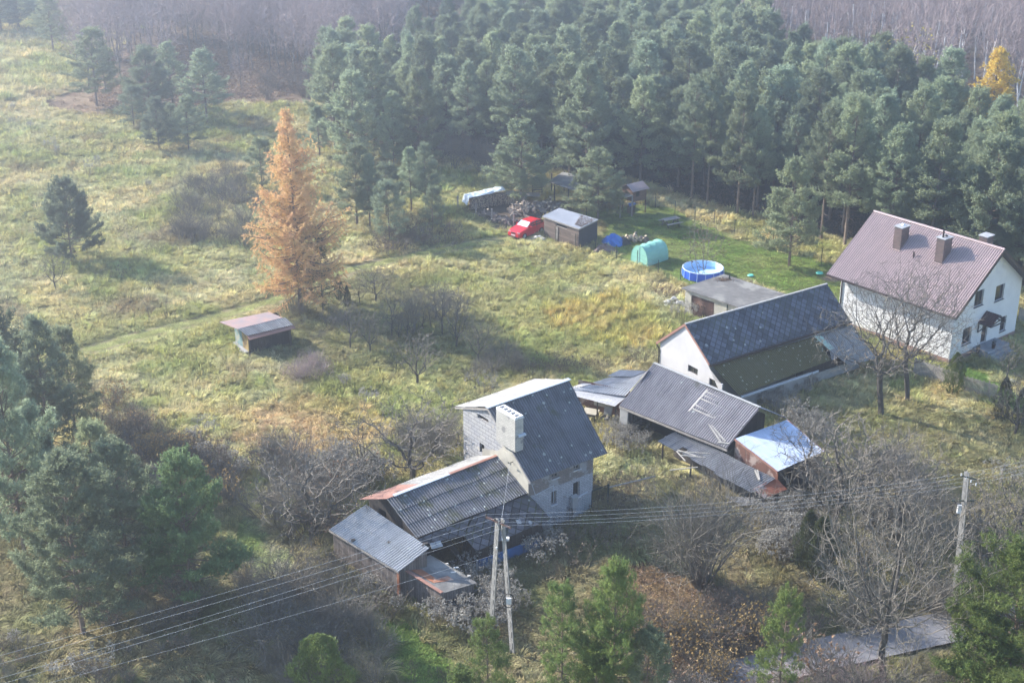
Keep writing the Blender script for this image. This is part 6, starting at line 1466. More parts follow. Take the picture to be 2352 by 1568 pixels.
LA = conifer('larch_tree', 13, 17, 4.9, .1, nb=9, dens=.8, lumpy=1.3, nl=.13, tl=.18, w=.026, prof='larch', needle='larch', bark='bark_mid')
LY = conifer('larch_tree', 14, 12, 3.2, .1, nb=8, nl=.13, tl=.18, w=.03, prof='larch', needle='larch_y', bark='bark')
SPR = conifer('spruce_tree', 15, 7, 1.0, .1, nb=9, nl=.08, prof='spruce', needle='juniper_d', bark='bark')
def column(name, seed, h, rad, needle, n=1500):
    r = np.random.RandomState(seed); t = r.rand(n)**.8; a = r.rand(n)*6.283; lob = 1+.3*np.sin(a*3+seed+t*7)+.2*np.sin(a*5-t*9)
    rr_ = rad*np.minimum(1, .45+t*3)*np.clip((1-t)*1.9, 0, 1)**.6*lob*r.uniform(.75, 1.02, n); P = np.stack([np.cos(a)*rr_, np.sin(a)*rr_, .05+t*h*.97], 1); D = np.stack([np.cos(a)*.35, np.sin(a)*.35, np.ones(n)], 1)+r.normal(0, .25, (n, 3))
    root = thing(name, '', '', (0, 0, 0)); C.objects.unlink(root)
    o = bpy.data.objects.new('trunk', tris(tube_tris([(np.array([0, 0, -.2]), np.array([0, 0, h*.8]), .07, .02)], 5), M['bark'], 'trunk')); o.parent = root
    o = bpy.data.objects.new('crown', tris(tufts(P, D, 9, .16, .13, .016, r, .9), M[needle], 'crown')); o.parent = root; root['h'] = h; return root
JG = column('juniper', 1, 3.4, 1.25, 'juniper', 2600); JD = [column('juniper', 2, 3.2, .7, 'juniper_d'), column('juniper', 3, 4.0, .9, 'juniper_d', 1900)]
BT = {
 'walnut': sctree('bare_tree', 20, 7.5, .36, .66, .42, .35, 1700, step=.2, up=.05, gn=.3, tl=.38, ntw=5, ex=2.0, bark='bark_dark', twig='bark_mid'),
 'walnut2': sctree('bare_tree', 21, 8, .34, .65, .38, .36, 1700, step=.2, up=.05, gn=.3, tl=.38, ntw=5, ex=2.0, bark='bark_dark', twig='bark_mid'),
 'orch': sctree('bare_tree', 22, 4.5, .22, .62, .38, .38, 450, ex=2.1, up=.1, gn=.28, tl=.25, rt=.0085, ntw=4, bark='bark_dark', twig='bark_mid', low=.2),
 'orch2': sctree('bare_tree', 23, 4.2, .2, .58, .46, .4, 450, ex=2.1, up=.05, gn=.32, tl=.25, rt=.0085, ntw=4, bark='bark_dark', twig='bark_mid', low=.15),
 'multi': baretree('bare_bush', 24, 7, .62, stems=36, depth=4, kids=2, up=.3, crook=.09, tw=.008, thick=.9, bark='bark_mid', twig='bark_grey'),
 'multi2': baretree('bare_bush', 25, 5, .6, stems=13, depth=4, kids=2, up=.25, crook=.12, tw=.008, bark='bark_mid', twig='bark_grey'),
 'thin': baretree('bare_sapling', 26, 5, .35, stems=3, depth=3, kids=2, up=.35, crook=.1, tw=.008),
 'bush': baretree('bare_shrub', 27, 2.2, .9, stems=18, depth=3, kids=2, up=.2, crook=.15, tw=.008),
 'bushp': baretree('bare_shrub', 36, 2.0, .9, stems=18, depth=3, kids=2, up=.2, crook=.15, tw=.008, twig='bark_purple'),
 'bushl': baretree('bare_shrub', 28, 2.4, .7, stems=18, depth=3, kids=2, up=.2, crook=.15, tw=.008, leaves='leaf_b', nleaf=.25),
 'bushy': baretree('leafy_shrub', 29, 2.2, .8, stems=18, depth=3, kids=2, up=.2, crook=.15, tw=.008, leaves='leaf_o', nleaf=.35),
 'wood1': sctree('bare_tree', 30, 12, .35, .68, .24, .36, 600, up=.3, gn=.15, tl=.8, rt=.015, ntw=5, bark='bark_mid', twig='bark_purple', step=.45),
 'wood2': sctree('bare_tree', 31, 11, .25, .62, .3, .4, 600, up=.25, gn=.18, tl=.8, rt=.015, ntw=5, bark='bark_mid', twig='bark_purple', step=.45),
 'birch1': sctree('birch_tree', 32, 14, .35, .68, .13, .34, 330, up=.5, gn=.08, tl=1.0, rt=.015, ntw=5,  bark='bark_birch', twig='bark_purple', step=.45, ex=1.9),
 'birch2': sctree('birch_tree', 33, 13, .3, .66, .15, .35, 330, up=.5, gn=.08, tl=1.0, rt=.015, ntw=5,  bark='bark_birch', twig='bark_purple', step=.45, ex=1.9),
 'grown': sctree('bare_tree', 34, 8, .18, .64, .37, .38, 2400, step=.19, ex=2.3, up=.5, gn=.09, tl=.4, rt=.0065, ntw=4, bark='bark_dark', twig='bark_mid', low=.3),
 'yellow': sctree('yellow_tree', 35, 9, .3, .62, .25, .36, 260, up=.3, gn=.15, tl=.5, rt=.01, leaves='leaf_y', nleaf=1.0, step=.4),
 'leafy': sctree('bare_tree', 37, 5, .15, .58, .36, .42, 300, stems=6, fan=.6, up=.3, gn=.15, tl=.25, rt=.007, leaves='leaf_b', nleaf=.25, bark='bark_mid'),
}
GR = [weedclump('goldenrod', 1, 22, 1.5, .6), weedclump('goldenrod', 2, 14, 1.2, .35), weedclump('goldenrod', 3, 34, 1.6, .9)]
WD = [weedclump('dry_weeds', 4, 26, 1.1, .6, 'weed', 4), weedclump('dry_weeds', 5, 40, .9, .9, 'weed', 4)]

def H_(k, x, y, yt): p = q(k, x, y); return hz(p, k, yt)
P = []
# named pines: (zoom, base x, base y, top y, proto, width factor, label)
NAMED = [
 ('d', 192, 1457, 1076, PW[0], 1.1, 'wide blue-green pine in the left foreground, biggest of the lower-left group'),
 ('d', 441, 1389, 1070, PW[1], 1.0, 'greener rounded pine right of the biggest one in the lower-left group'),
 ('d', 299, 1329, 1022, PN[0], 1.15, 'pine behind and between the two big foreground pines at lower left'),
 ('d', 60, 1290, 818, PW[0], .8, 'tall pine at the left edge above the foreground group'),
 ('d', 123, 1080, 746, PN[2], 1.0, 'slim pine at the left, first behind the left edge pine'),
 ('d', 177, 1010, 758, PN[0], .95, 'slim pine at the left nearest to the meadow'),
 ('d', 10, 1040, 700, PN[3], 1.1, 'pine cut by the left edge above the dark pine group'),
 ('d', 120, 1240, 990, PN[3], 1.0, 'dark low pine inside the left pine group'),
 ('d', 20, 1150, 880, PN[4], 1.2, 'dark pine at the left edge in the middle of the group'),
 ('d', 225, 1180, 985, PY[0], 1.0, 'small pine at the edge of the brown shrubs on the left'),
 ('g1', 615, 668, 195, PN[0], 1.15, 'leftmost pine of the row before the bare wood'),
 ('g1', 960, 740, 315, PN[3], 1.1, 'broad pine in the middle of the meadow cluster'),
 ('g1', 1100, 690, 285, PN[2], 1.1, 'pine behind the broad pine of the meadow cluster'),
 ('g1', 1315, 792, 335, PN[1], 1.1, 'right-hand pine of the meadow cluster with a visible trunk'),
 ('g1', 1012, 955, 635, PN[3], 1.0, 'front left pine of the meadow cluster'),
 ('g1', 1200, 962, 625, PN[0], 1.05, 'front right pine of the meadow cluster'),
 ('g1', 850, 800, 560, PY[0], 1.2, 'low pine at the left side of the meadow cluster'),
 ('g1', 1095, 900, 675, PY[0], .9, 'small pine squeezed between the front pines of the meadow cluster'),
 ('g1', 340, 330, -30, PN[1], 1.1, 'pine before the bare wood at the upper left'),
 ('g1', 120, 185, -120, PN[3], 1.6, 'pine at the top left corner'),
 ('g1', 10, 210, -100, PN[0], 1.5, 'pine cut by the top left corner'),
 ('g1', 640, 120, -60, PN[2], 1.2, 'pine at the top edge among purple bare trees'),
 ('d', 165, 596, 425, FP_, 1.0, 'lone broad dark pine in the left meadow'),
 ('g1', 1665, 1210, 905, PY[0], 1.0, 'thin young pine left of the orange larch'),
 ('g1', 2030, 1000, 690, PN[2], 1.0, 'pine just behind the tip of the orange larch'),
 ('d', 770, 345, 112, PN[0], 1.2, 'pale pine at the left end of the big wood'),
 ('d', 815, 385, 176, PN[3], 1.0, 'pine right above the orange larch'),
 ('d', 862, 345, 124, PN[2], 1.1, 'pine second from the left end of the big wood'),
 ('d', 905, 395, 225, PW[0], .72, 'very wide pine left of the bare thicket in the wood edge'),
 ('d', 965, 390, 172, PW[0], .85, 'big round pine at the left of the wood edge'),
 ('d', 820, 517, 338, PN[0], 1.0, 'left pine of the group above the young pines right of the larch'),
 ('d', 850, 522, 362, PN[2], .85, 'narrow pine in the group right of the larch'),
 ('d', 945, 483, 345, PN[2], 1.0, 'left one of the twin pines above the dry grass'),
 ('d', 978, 475, 336, PN[3], .8, 'right one of the twin pines above the dry grass'),
 ('d', 888, 500, 385, PY[0], 1.2, 'low pine between the twin pines and the larch group'),
 ('d', 895, 556, 428, PY[0], 1.15, 'young pine standing in dry grass left of the track end'),
 ('d', 994, 530, 436, PY[0], .95, 'smallest young pine standing in dry grass'),
 ('d', 1197, 462, 286, PN[3], 1.3, 'pine over the log piles behind the red car'),
 ('g2', 1170, 1290, 1090, PY[0], .8, 'little pine against the trunk of the log-yard pine'),
 ('d', 1373, 500, 351, PN[3], 1.45, 'pine between the plank shed and the playhouse'),
 ('d', 1345, 430, 165, PW[0], .8, 'big pale pine behind the open pole shelter'),
 ('d', 1812, 609, 378, PN[3], 1.1, 'bushy pine standing alone on the lawn edge left of the white house'),
 ('d', 1588, 463, 190, PN[4], .9, 'wood-edge pine with a bare straight trunk behind the picnic table'),
 ('d', 1624, 473, 235, PN[4], .85, 'wood-edge pine right of the bare-trunk one'),
 ('d', 1693, 497, 225, PN[1], .9, 'wood-edge pine left of the lawn-edge pine'),
 ('d', 1729, 500, 260, PN[4], .8, 'slim wood-edge pine behind the lawn-edge pine'),
 ('d', 1885, 550, 255, PN[4], .9, 'wood-edge pine just left of the white house roof'),
 ('d', 1940, 566, 235, PN[1], 1.0, 'leaning wood-edge pine nearest the white house roof'),
 ('d', 2130, 610, 290, PN[0], 1.1, 'big pine right behind the ridge of the white house'),
 ('d', 2040, 592, 300, PN[4], 1.0, 'pine behind the left chimney of the white house'),
 ('d', 2255, 640, 330, PN[3], 1.1, 'pine behind the right end of the white house'),
 ('d', 2345, 660, 330, PN[0], 1.1, 'pine at the right edge behind the white house'),
 ('d', 2300, 1640, 1262, NP[1], 1.25, 'large yellow-green pine in the lower right corner'),
 ('d', 1786, 1620, 1370, NP[0], .8, 'young pine beside the road at the bottom'),
 ('d', 1405, 1640, 1315, NP[1], .68, 'fuller pine of the bottom centre group'),
 ('d', 1290, 1630, 1358, NP[0], .8, 'open pine left of the fuller one at the bottom centre'),
 ('d', 1122, 1650, 1432, NP[0], .9, 'pine at the foot of the concrete A pole'),
 ('d', 1367, 1665, 1500, PY[1], 1.0, 'small pine at the bottom edge between the centre pines'),
 ('d', 1480, 1660, 1460, PY[0], 1.0, 'bluish small pine at the bottom edge right of the centre group'),
 ('d', 1060, 1660, 1545, PY[1], 1.1, 'tiny pine at the bottom edge left of the A pole'),
 ('d', 2240, 1650, 1440, PY[1], 1.3, 'low pine left of the large lower right pine'),
]
for k_, x, y, yt, pr, wd, lab in NAMED: put(pr, k_, x, y, H_(k_, x, y, yt), lab, 'pine tree', wide=wd*(1.3 if k_ == 'g1' else 1.15 if 770 < x < 1400 and y < 600 else 1))
put(LA, 'd', 690, 715, H_('d', 690, 715, 250), 'tall orange autumn larch in the meadow', 'larch tree', wide=.8)
put(LY, 'd', 2258, 400, H_('d', 2258, 400, 110), 'golden larch above the pine wood at the upper right', 'larch tree', wide=1.05)
put(LY, 'd', 2365, 430, H_('d', 2365, 430, 170), 'pale brownish larch at the right edge', 'larch tree', wide=.8)
put(SPR, 'd', 742, 712, H_('d', 742, 712, 545), 'dark young spruce under the right side of the larch', 'spruce tree')
put(JD[0], 'd', 779, 690, H_('d', 779, 690, 632), 'left one of two dark junipers beside the larch', 'juniper', wide=.7)
put(JD[0], 'd', 798, 706, H_('d', 798, 706, 657), 'right one of two dark junipers beside the larch', 'juniper', wide=.6)
put(JG, 'd', 740, 1600, H_('d', 740, 1600, 1462), 'bright green juniper at the bottom edge', 'juniper')
put(JG, 'd', 2188, 905, H_('d', 2188, 905, 812), 'juniper at the picket fence in front of the white house', 'juniper', wide=.55)
put(JD[1], 'd', 2298, 968, H_('d', 2298, 968, 868), 'dark juniper at the right end of the picket fence', 'juniper', wide=.7)
put(JD[1], 'd', 2345, 975, H_('d', 2345, 975, 890), 'brownish juniper at the right edge below the white house', 'juniper', wide=1.0)
put(JD[1], 'd', 1850, 1310, H_('d', 1850, 1310, 1175), 'dark juniper among the bare bushes left of the road tree', 'juniper', wide=.75)
put(JD[0], 'd', 1880, 1330, H_('d', 1880, 1330, 1190), 'second dark juniper touching the one near the goldenrod', 'juniper', wide=.8)

# the pine wood: every tree its own object
r = np.random.RandomState(77)
cand = []
Wp = [at(*p) for p in FOREST]; xs = [p.x for p in Wp]; ys = [p.y for p in Wp]
yy = min(ys); row = 0
while yy < max(ys):
    xx = min(xs)+(row % 2)*1.8
    while xx < max(xs):
        X, Y = xx+r.uniform(-1.1, 1.1), yy+r.uniform(-1.0, 1.0); a, b_ = dpx(X, Y)
        if inpoly(np.array([a]), np.array([b_]), FOREST)[0] and -40 < a < 2560 and not (2180 < a < 2400 and b_ < 475): cand.append((X, Y, a, b_))
        xx += 4.1
    yy += 3.9; row += 1
cand.sort(key=lambda c: c[1]); print('wood pines', len(cand))
cand = cand[:300]
for X, Y, a, b_ in cand:
    h = r.uniform(9.3, 12.9)*(0.9 if a < 1100 else 1.0)
    if segmin(X, Y) if 'segmin' in globals() else False: continue
    put(PN[r.randint(0, 5)], 'w', X, Y, h, 'blue-green Scots pine in the dense wood behind the yard', 'pine tree', 'pines of the dense wood', wide=r.uniform(.95, 1.15))

# bare woods at the top
def wood(poly, n, protos, hr, lab, grp, seed, cat='tree', mind=2.5):
    r = np.random.RandomState(seed); pts = []; Wp = [at(*p) for p in poly]; x0, x1 = min(p.x for p in Wp), max(p.x for p in Wp); y0, y1 = min(p.y for p in Wp), max(p.y for p in Wp); tries = 0
    while len(pts) < n and tries < 20000:
        tries += 1; X, Y = r.uniform(x0, x1), r.uniform(y0, y1); a, b_ = dpx(X, Y)
        if not inpoly(np.array([a]), np.array([b_]), poly)[0]: continue
        if any((X-p)**2+(Y-s)**2 < mind**2 for p, s in pts): continue
        pts.append((X, Y))
    for X, Y in pts: put(BT[protos[r.randint(len(protos))]], 'w', X, Y, r.uniform(*hr), lab, cat, grp, wide=r.uniform(.9, 1.25))
    print(grp, len(pts))
wood([(130, 210), (250, 60), (330, 10), (620, -60), (900, -60), (960, 60), (880, 180), (760, 225), (620, 215), (560, 225), (480, 150), (400, 190), (300, 225)], 110, ['wood1', 'wood2'], (10, 14), 'purplish bare tree of the deciduous wood at the upper left', 'bare trees of the upper left wood', 5)
wood([(130, 40), (300, 30), (500, -20), (900, -40), (900, -110), (200, -110)], 40, ['wood1', 'wood2'], (9, 13), 'hazy bare tree at the back of the upper left wood', 'bare trees at the back of the upper left wood', 6)
wood([(900, 60), (1000, 60), (1700, 60), (1700, -90), (900, -90)], 60, ['wood1', 'wood2'], (9, 12), 'dark bare tree behind the middle of the pine wood', 'bare trees behind the pine wood', 7)
wood([(1660, 175), (1760, 215), (2000, 280), (2400, 380), (2400, 60), (2000, 40), (1660, 20)], 120, ['birch1', 'birch2'], (13, 17), 'white-stemmed birch of the wood at the upper right', 'birches at the upper right', 8, 'birch tree')
wood([(1660, 10), (2400, 50), (2400, -120), (1660, -120)], 70, ['birch1', 'birch2'], (12, 15), 'hazy birch at the back of the upper right wood', 'birches at the back of the upper right', 9, 'birch tree')
put(BT['yellow'], 'd', 2075, 320, 13, 'bare tree with thin yellow leaves among the birches', 'tree', wide=1.1)
put(BT['yellow'], 'd', 1840, 235, 9, 'dull ochre tree between pine tops and birches', 'tree', wide=.9)

# single bare trees: (zoom,x,y,top,proto,width,label)
BARE = [
 ('d', 2022, 955, 640, 'walnut', 1.15, 'large bare tree left of the twin trees before the white house'),
 ('d', 2083, 925, 605, 'walnut2', 1.0, 'large bare tree right of its twin before the white house'),
 ('d', 1610, 640, 505, 'leafy', 1.0, 'bare multi-stemmed tree with a few brown leaves by the pool'),
 ('d', 1610, 1345, 985, 'multi', 1.1, 'big bare many-stemmed bush in front of the sagging lean-to'),
 ('d', 2030, 1568, 1120, 'grown', 1.25, 'big bare tree standing beside the road'),
 ('d', 1915, 1230, 970, 'orch', 1.25, 'bare tree right of the silver-roofed shed'),
 ('d', 1990, 1220, 990, 'orch2', 1.2, 'bare crooked tree behind the road tree'),
 ('d', 2060, 1260, 1040, 'orch', 1.2, 'bare tree left of the single concrete pole'),
 ('d', 2110, 1330, 1100, 'multi2', 1.0, 'bare shrubby tree before the single pole'),
 ('d', 2260, 1310, 1130, 'orch2', 1.1, 'bare tree right of the single pole'),
 ('d', 2340, 1240, 1060, 'orch', 1.1, 'bare tree at the right edge beside the power line'),
 ('d', 2330, 1000, 860, 'orch2', .9, 'small bare tree at the right edge below the steps'),
 ('d', 2310, 880, 780, 'orch', .8, 'small pale bare tree beside the entrance steps'),
 ('d', 1850, 1120, 960, 'orch2', 1.0, 'bare shrubby tree touching the silver roof'),
 ('d', 958, 882, 765, 'orch2', 1.0, 'small bare fruit tree alone in the middle of the orchard'),
 ('d', 805, 800, 690, 'orch', .9, 'bare fruit tree right behind the meadow shack'),
 ('d', 850, 808, 715, 'orch2', .8, 'thin bare fruit tree, second right of the meadow shack'),
 ('d', 900, 770, 660, 'orch', .9, 'bare fruit tree in the middle orchard row'),
 ('d', 950, 765, 640, 'multi2', .8, 'bare multi-stemmed fruit tree in the orchard row'),
 ('d', 1016, 766, 645, 'orch', .8, 'bare fruit tree fifth in the orchard row'),
 ('d', 1048, 795, 680, 'orch2', .8, 'bare fruit tree at the right end of the orchard row'),
 ('d', 1100, 828, 735, 'orch2', .9, 'low leaning bare tree above the tall house'),
 ('d', 862, 690, 605, 'orch2', 1.1, 'spreading bare tree right of the two dark junipers'),
 ('d', 1190, 850, 780, 'multi2', .8, 'grey bare shrub above the corrugated shelter'),
 ('d', 605, 800, 745, 'multi2', 1.0, 'bare shrub growing against the meadow shack'),
 ('d', 715, 1230, 1030, 'orch2', 1.5, 'bare crooked apple tree left of the cottage wing'),
 ('d', 640, 1200, 1050, 'multi2', 1.2, 'bare thicket tree farther left of the cottage wing'),
 ('d', 945, 1105, 925, 'orch2', 1.5, 'bare spreading tree left of the tall house'),
 ('d', 1010, 1040, 920, 'multi2', 1.2, 'bare thicket tree against the gable of the tall house'),
 ('d', 845, 1090, 905, 'thin', 1.0, 'slender twin-stemmed bare sapling in the meadow'),
 ('d', 128, 666, 575, 'orch2', .8, 'small bare tree in front of the lone meadow pine'),
 ('g7', 1070, 610, 400, 'thin', .8, 'slender bare sapling in the left meadow above the track'),
 ('g7', 1180, 605, 340, 'thin', .5, 'single thin bare stem above the track'),
 ('g7', 200, 700, 480, 'multi2', 1.0, 'bare shrub above the left pine group'),
 ('g7', 540, 1400, 1080, 'orch', 1.1, 'bare tree among the left pines at the meadow edge'),
 ('g7', 700, 1450, 1150, 'orch', .9, 'bare tree right of the left pine group'),
 ('d', 555, 205, 110, 'wood2', 1.1, 'round pale bare tree at the right of the meadow clearing'),
 ('g2', 740, 1080, 760, 'multi2', .9, 'thin bare thicket inside the wood edge'),
 ('g2', 1000, 1100, 820, 'multi2', 1.2, 'bare reddish thicket left of the log-yard pine'),
 ('g2', 290, 760, 530, 'thin', 1.2, 'pale bare tree between the first pines of the wood'),
 ('d', 600, 440, 350, 'thin', .9, 'bare sapling above the grey thicket left of the larch'),
]
for k_, x, y, yt, pr, wd, lab in BARE: put(BT[pr], k_, x, y, H_(k_, x, y, yt), lab, 'bush' if 'bush' in lab or 'shrub' in lab else 'tree', wide=wd)
def patch(k, pts, n, protos, hr, lab, grp, seed, cat='shrub', wide=(.9, 1.3), md=.5):
    r = np.random.RandomState(seed); poly = [px(k, *p) for p in pts]; Wp = [at(*p) for p in poly]; x0, x1 = min(p.x for p in Wp), max(p.x for p in Wp); y0, y1 = min(p.y for p in Wp), max(p.y for p in Wp); out = []; t = 0
    while len(out) < n and t < 9000:
        t += 1; X, Y = r.uniform(x0, x1), r.uniform(y0, y1); a, b_ = dpx(X, Y)
        if not inpoly(np.array([a]), np.array([b_]), poly)[0] or not clear(np.array([X]), np.array([Y]))[0]: continue
        if any((X-p)**2+(Y-s)**2 < md**2 for p, s in out): continue
        out.append((X, Y)); pr = protos[r.randint(len(protos))]; put(pr, 'w', X, Y, r.uniform(*hr), lab, cat, grp, wide=r.uniform(*wide))
    return out
B = BT
patch('d', [(400, 560), (430, 430), (560, 400), (610, 470), (570, 600), (430, 590)], 34, [B['multi2'], B['bush']], (2.2, 3.6), 'grey bare bush of the thicket left of the orange larch', 'thicket left of the larch', 1, 'bush')
patch('d', [(800, 700), (900, 690), (1080, 720), (1060, 800), (900, 800), (820, 760)], 9, [B['orch'], B['orch2']], (1.8, 3.2), 'thin bare tree of the small orchard right of the larch', 'orchard saplings', 36, 'tree')
patch('d', [(640, 700), (760, 690), (900, 700), (900, 760), (700, 790), (640, 760)], 8, [B['bush']], (1.0, 1.8), 'grey bare bush in the undergrowth behind the meadow shack', 'bushes behind the shack', 2, 'bush')
patch('d', [(640, 840), (770, 830), (790, 865), (660, 880)], 8, [B['bushp']], (1.3, 1.7), 'low purplish bush right below the meadow shack', 'purplish bushes below the shack', 3, 'bush')
patch('d', [(1060, 800), (1200, 800), (1220, 860), (1060, 890)], 9, [B['bush'], B['multi2']], (1.2, 2.4), 'low bare bush above the tall house roof', 'bushes above the tall house', 4, 'bush')
patch('d', [(560, 1100), (640, 1040), (760, 1080), (820, 1130), (760, 1230), (640, 1260)], 34, [B['multi2'], B['bush'], B['bushl']], (1.6, 3.4), 'grey bare bush left of the cottage wing', 'thicket left of the cottage', 5, 'bush')
patch('d', [(250, 920), (330, 960), (420, 1040), (560, 1110), (540, 1160), (400, 1090), (300, 1030), (240, 980)], 34, [B['bushl'], B['bushy'], B['bush']], (1.3, 2.3), 'brown and ochre leafed shrub at the meadow edge by the left pines', 'shrubs along the left path', 6)
patch('d', [(560, 1330), (740, 1330), (860, 1420), (900, 1568), (700, 1640), (560, 1500)], 46, [B['bush'], B['multi2']], (1.6, 3.2), 'grey bare bush of the thicket at the bottom left of the plank shed', 'thicket before the plank shed', 7, 'bush')
patch('d', [(900, 1000), (1060, 980), (1050, 1060), (940, 1110)], 14, [B['bush'], B['multi2']], (1.4, 2.6), 'bare bush by the gable of the tall house', 'bushes by the tall house gable', 8, 'bush')
patch('d', [(1850, 1080), (2050, 1080), (2200, 1180), (2352, 1280), (2352, 1420), (2000, 1440), (1880, 1300)], 34, [B['multi2'], B['bush'], B['orch2']], (1.8, 4.2), 'grey bare bush of the thicket on the right around the single pole', 'thicket around the single pole', 9, 'bush')
patch('d', [(1480, 1400), (1700, 1380), (1900, 1460), (1700, 1530), (1660, 1640), (1450, 1640)], 56, [B['bushl'], B['bush'], B['bushy']], (1.2, 2.2), 'reddish brown shrub at the bottom right of centre by the road', 'shrubs by the road', 10)
patch('d', [(1700, 1600), (2000, 1560), (2060, 1660), (1700, 1680)], 18, [B['bushp']], (1.5, 2.2), 'purplish bush below the road', 'bushes below the road', 11, 'bush')
patch('d', [(-40, 1480), (500, 1480), (700, 1600), (0, 1660)], 22, [B['bush'], B['bushl']], (.8, 1.5), 'low bare bush under the wires at the lower left', 'bushes under the wires', 12, 'bush')
patch('d', [(200, 1250), (420, 1300), (500, 1450), (250, 1480)], 14, [B['bushl'], B['bush']], (1.2, 2.2), 'bare undergrowth bush between the foreground pines', 'undergrowth between foreground pines', 13, 'bush')
patch('d', [(960, 520), (1060, 500), (1060, 560), (940, 590), (860, 600), (880, 560)], 16, [WD[0], WD[1]], (1.0, 1.4), 'clump of tall dry weeds by the young pines', 'dry weeds by the young pines', 14, 'weeds')
patch('d', [(600, 170), (720, 170), (720, 230), (610, 235)], 14, [B['bushl']], (2, 3), 'rust-brown leafed bush at the foot of the bare wood', 'rust bushes at the bare wood', 15, 'bush')
patch('d', [(1100, 400), (1160, 380), (1130, 330), (1000, 350)], 10, [B['multi2'], B['bushl']], (2, 4), 'bare bush inside the gap of the pine wood edge', 'bushes in the wood gap', 16, 'bush')
patch('d', [(1250, 590), (1310, 590), (1300, 620), (1250, 615)], 5, [B['bush']], (.5, .7), 'low heap of dead branches in front of the plank shed', 'dead branches before the plank shed', 17, 'bush')
# goldenrod, single clumps
GS = [('g1', 190, 830, 1, 'grey seeded goldenrod clump at the far left of the upper meadow'), ('g1', 100, 825, 0, 'goldenrod clump just left of the far-left one'), ('g1', 80, 715, 1, 'goldenrod clump near the left edge, upper one'), ('g1', 330, 965, 0, 'goldenrod clump between two others in the upper meadow'), ('g1', 375, 990, 1, 'small goldenrod clump right below its neighbour'), ('g1', 580, 1108, 0, 'pale goldenrod clump above the lone meadow pine'), ('g1', 625, 1055, 1, 'small goldenrod clump at the right of the pale one'), ('g1', 935, 1210, 1, 'reddish weed clump in the left meadow'),
 ('g5', 1040, 815, 1, 'goldenrod clump in the grass below the orchard, upper one'), ('g5', 1180, 940, 0, 'goldenrod clump below the orchard, lower one'), ('g5', 160, 1120, 0, 'dark weed clump in the middle of the meadow near the left path'), ('g5', 1905, 860, 2, 'white goldenrod clump above the tall house roof'),
 ('r3', 1140, 1290, 1, 'goldenrod at the conifer by the picket fence'), ('z4', 1000, 1290, 2, 'goldenrod clump at the garage corner behind the barn ridge'), ('z4', 1210, 1200, 1, 'taller goldenrod before the garage doors'), ('g6', 2200, 300, 2, 'goldenrod clump right of the single pole'), ('g4', 600, 1520, 2, 'grey goldenrod clump at the bottom left under the wires'), ('g4', 350, 1545, 1, 'pale goldenrod at the bottom left corner region'), ('g4', 110, 1330, 1, 'thin weed at the left edge under the wires')]
for k_, x, y, i, lab in GS: put(GR[i], k_, x, y, None, lab, 'goldenrod')
patch('d', [(780, 1060), (860, 1080), (880, 1130), (820, 1140), (720, 1110)], 24, GR, (1.3, 1.8), 'white-headed goldenrod left of the cottage roof', 'goldenrod left of the cottage', 21, 'goldenrod')
patch('d', [(1000, 1400), (1080, 1320), (1160, 1330), (1200, 1420), (1100, 1480), (950, 1440)], 30, GR, (1.0, 1.5), 'white-headed goldenrod around the legs of the A-shaped pole', 'goldenrod around the A pole', 22, 'goldenrod')
patch('d', [(1200, 1270), (1270, 1230), (1290, 1270), (1240, 1310)], 6, GR[:2], (1.1, 1.4), 'goldenrod before the blue panel of the cottage wing', 'goldenrod before the blue panel', 23, 'goldenrod')
patch('d', [(1400, 985), (1490, 1000), (1480, 1060), (1400, 1050)], 12, GR, (1.0, 1.5), 'goldenrod in front of the old barn opening', 'goldenrod before the old barn', 24, 'goldenrod')
patch('d', [(1760, 930), (1900, 985), (1900, 1030), (1830, 1010)], 18, GR, (1.0, 1.5), 'white goldenrod behind the silver roof', 'goldenrod behind the silver roof', 25, 'goldenrod')
patch('d', [(1720, 1190), (1840, 1180), (1850, 1290), (1760, 1300)], 24, GR, (1.2, 1.7), 'white goldenrod below the rusty sheet of the sagging lean-to', 'goldenrod below the sagging lean-to', 26, 'goldenrod')
patch('d', [(430, 1020), (520, 1060), (580, 1100), (500, 1110), (440, 1060)], 18, [GR[1], WD[0]], (1.0, 1.5), 'white-headed weeds along the shrub belt', 'weeds along the shrub belt', 27, 'weeds')
patch('d', [(1760, 890), (1880, 870), (1880, 905), (1780, 935)], 8, [GR[1]], (.8, 1.2), 'goldenrod at the low wall of the long barn', 'goldenrod at the barn wall', 28, 'goldenrod')
patch('d', [(760, 1290), (900, 1390), (960, 1440), (880, 1420), (760, 1330)], 10, [GR[1], WD[0]], (.9, 1.3), 'weeds along the foot of the plank shed', 'weeds at the plank shed', 29, 'weeds')
patch('d', [(1200, 1080), (1420, 1080), (1480, 1150), (1420, 1300), (1250, 1340)], 14, [WD[0], WD[1]], (.7, 1.1), 'dry brown weeds in the yard between the houses', 'weeds between the houses', 30, 'weeds')
patch('d', [(1180, 870), (1300, 830), (1480, 800), (1500, 830), (1350, 860)], 12, [WD[0], WD[1]], (.6, .9), 'dark dead weed clump in the grass beyond the shelter', 'dead weeds beyond the shelter', 31, 'weeds')
patch('d', [(-20, 330), (120, 380), (400, 480), (500, 700), (100, 720), (0, 560)], 16, [WD[0], WD[1]], (.5, .8), 'low brown weed clump in the left meadow', 'weed clumps in the left meadow', 32, 'weeds')
patch('d', [(1880, 1420), (2100, 1400), (2260, 1380), (2240, 1410), (2000, 1460), (1880, 1470)], 10, [B['multi2'], B['bush']], (1.5, 3), 'bare brown bush on the far verge of the road', 'bushes on the far road verge', 33, 'bush')
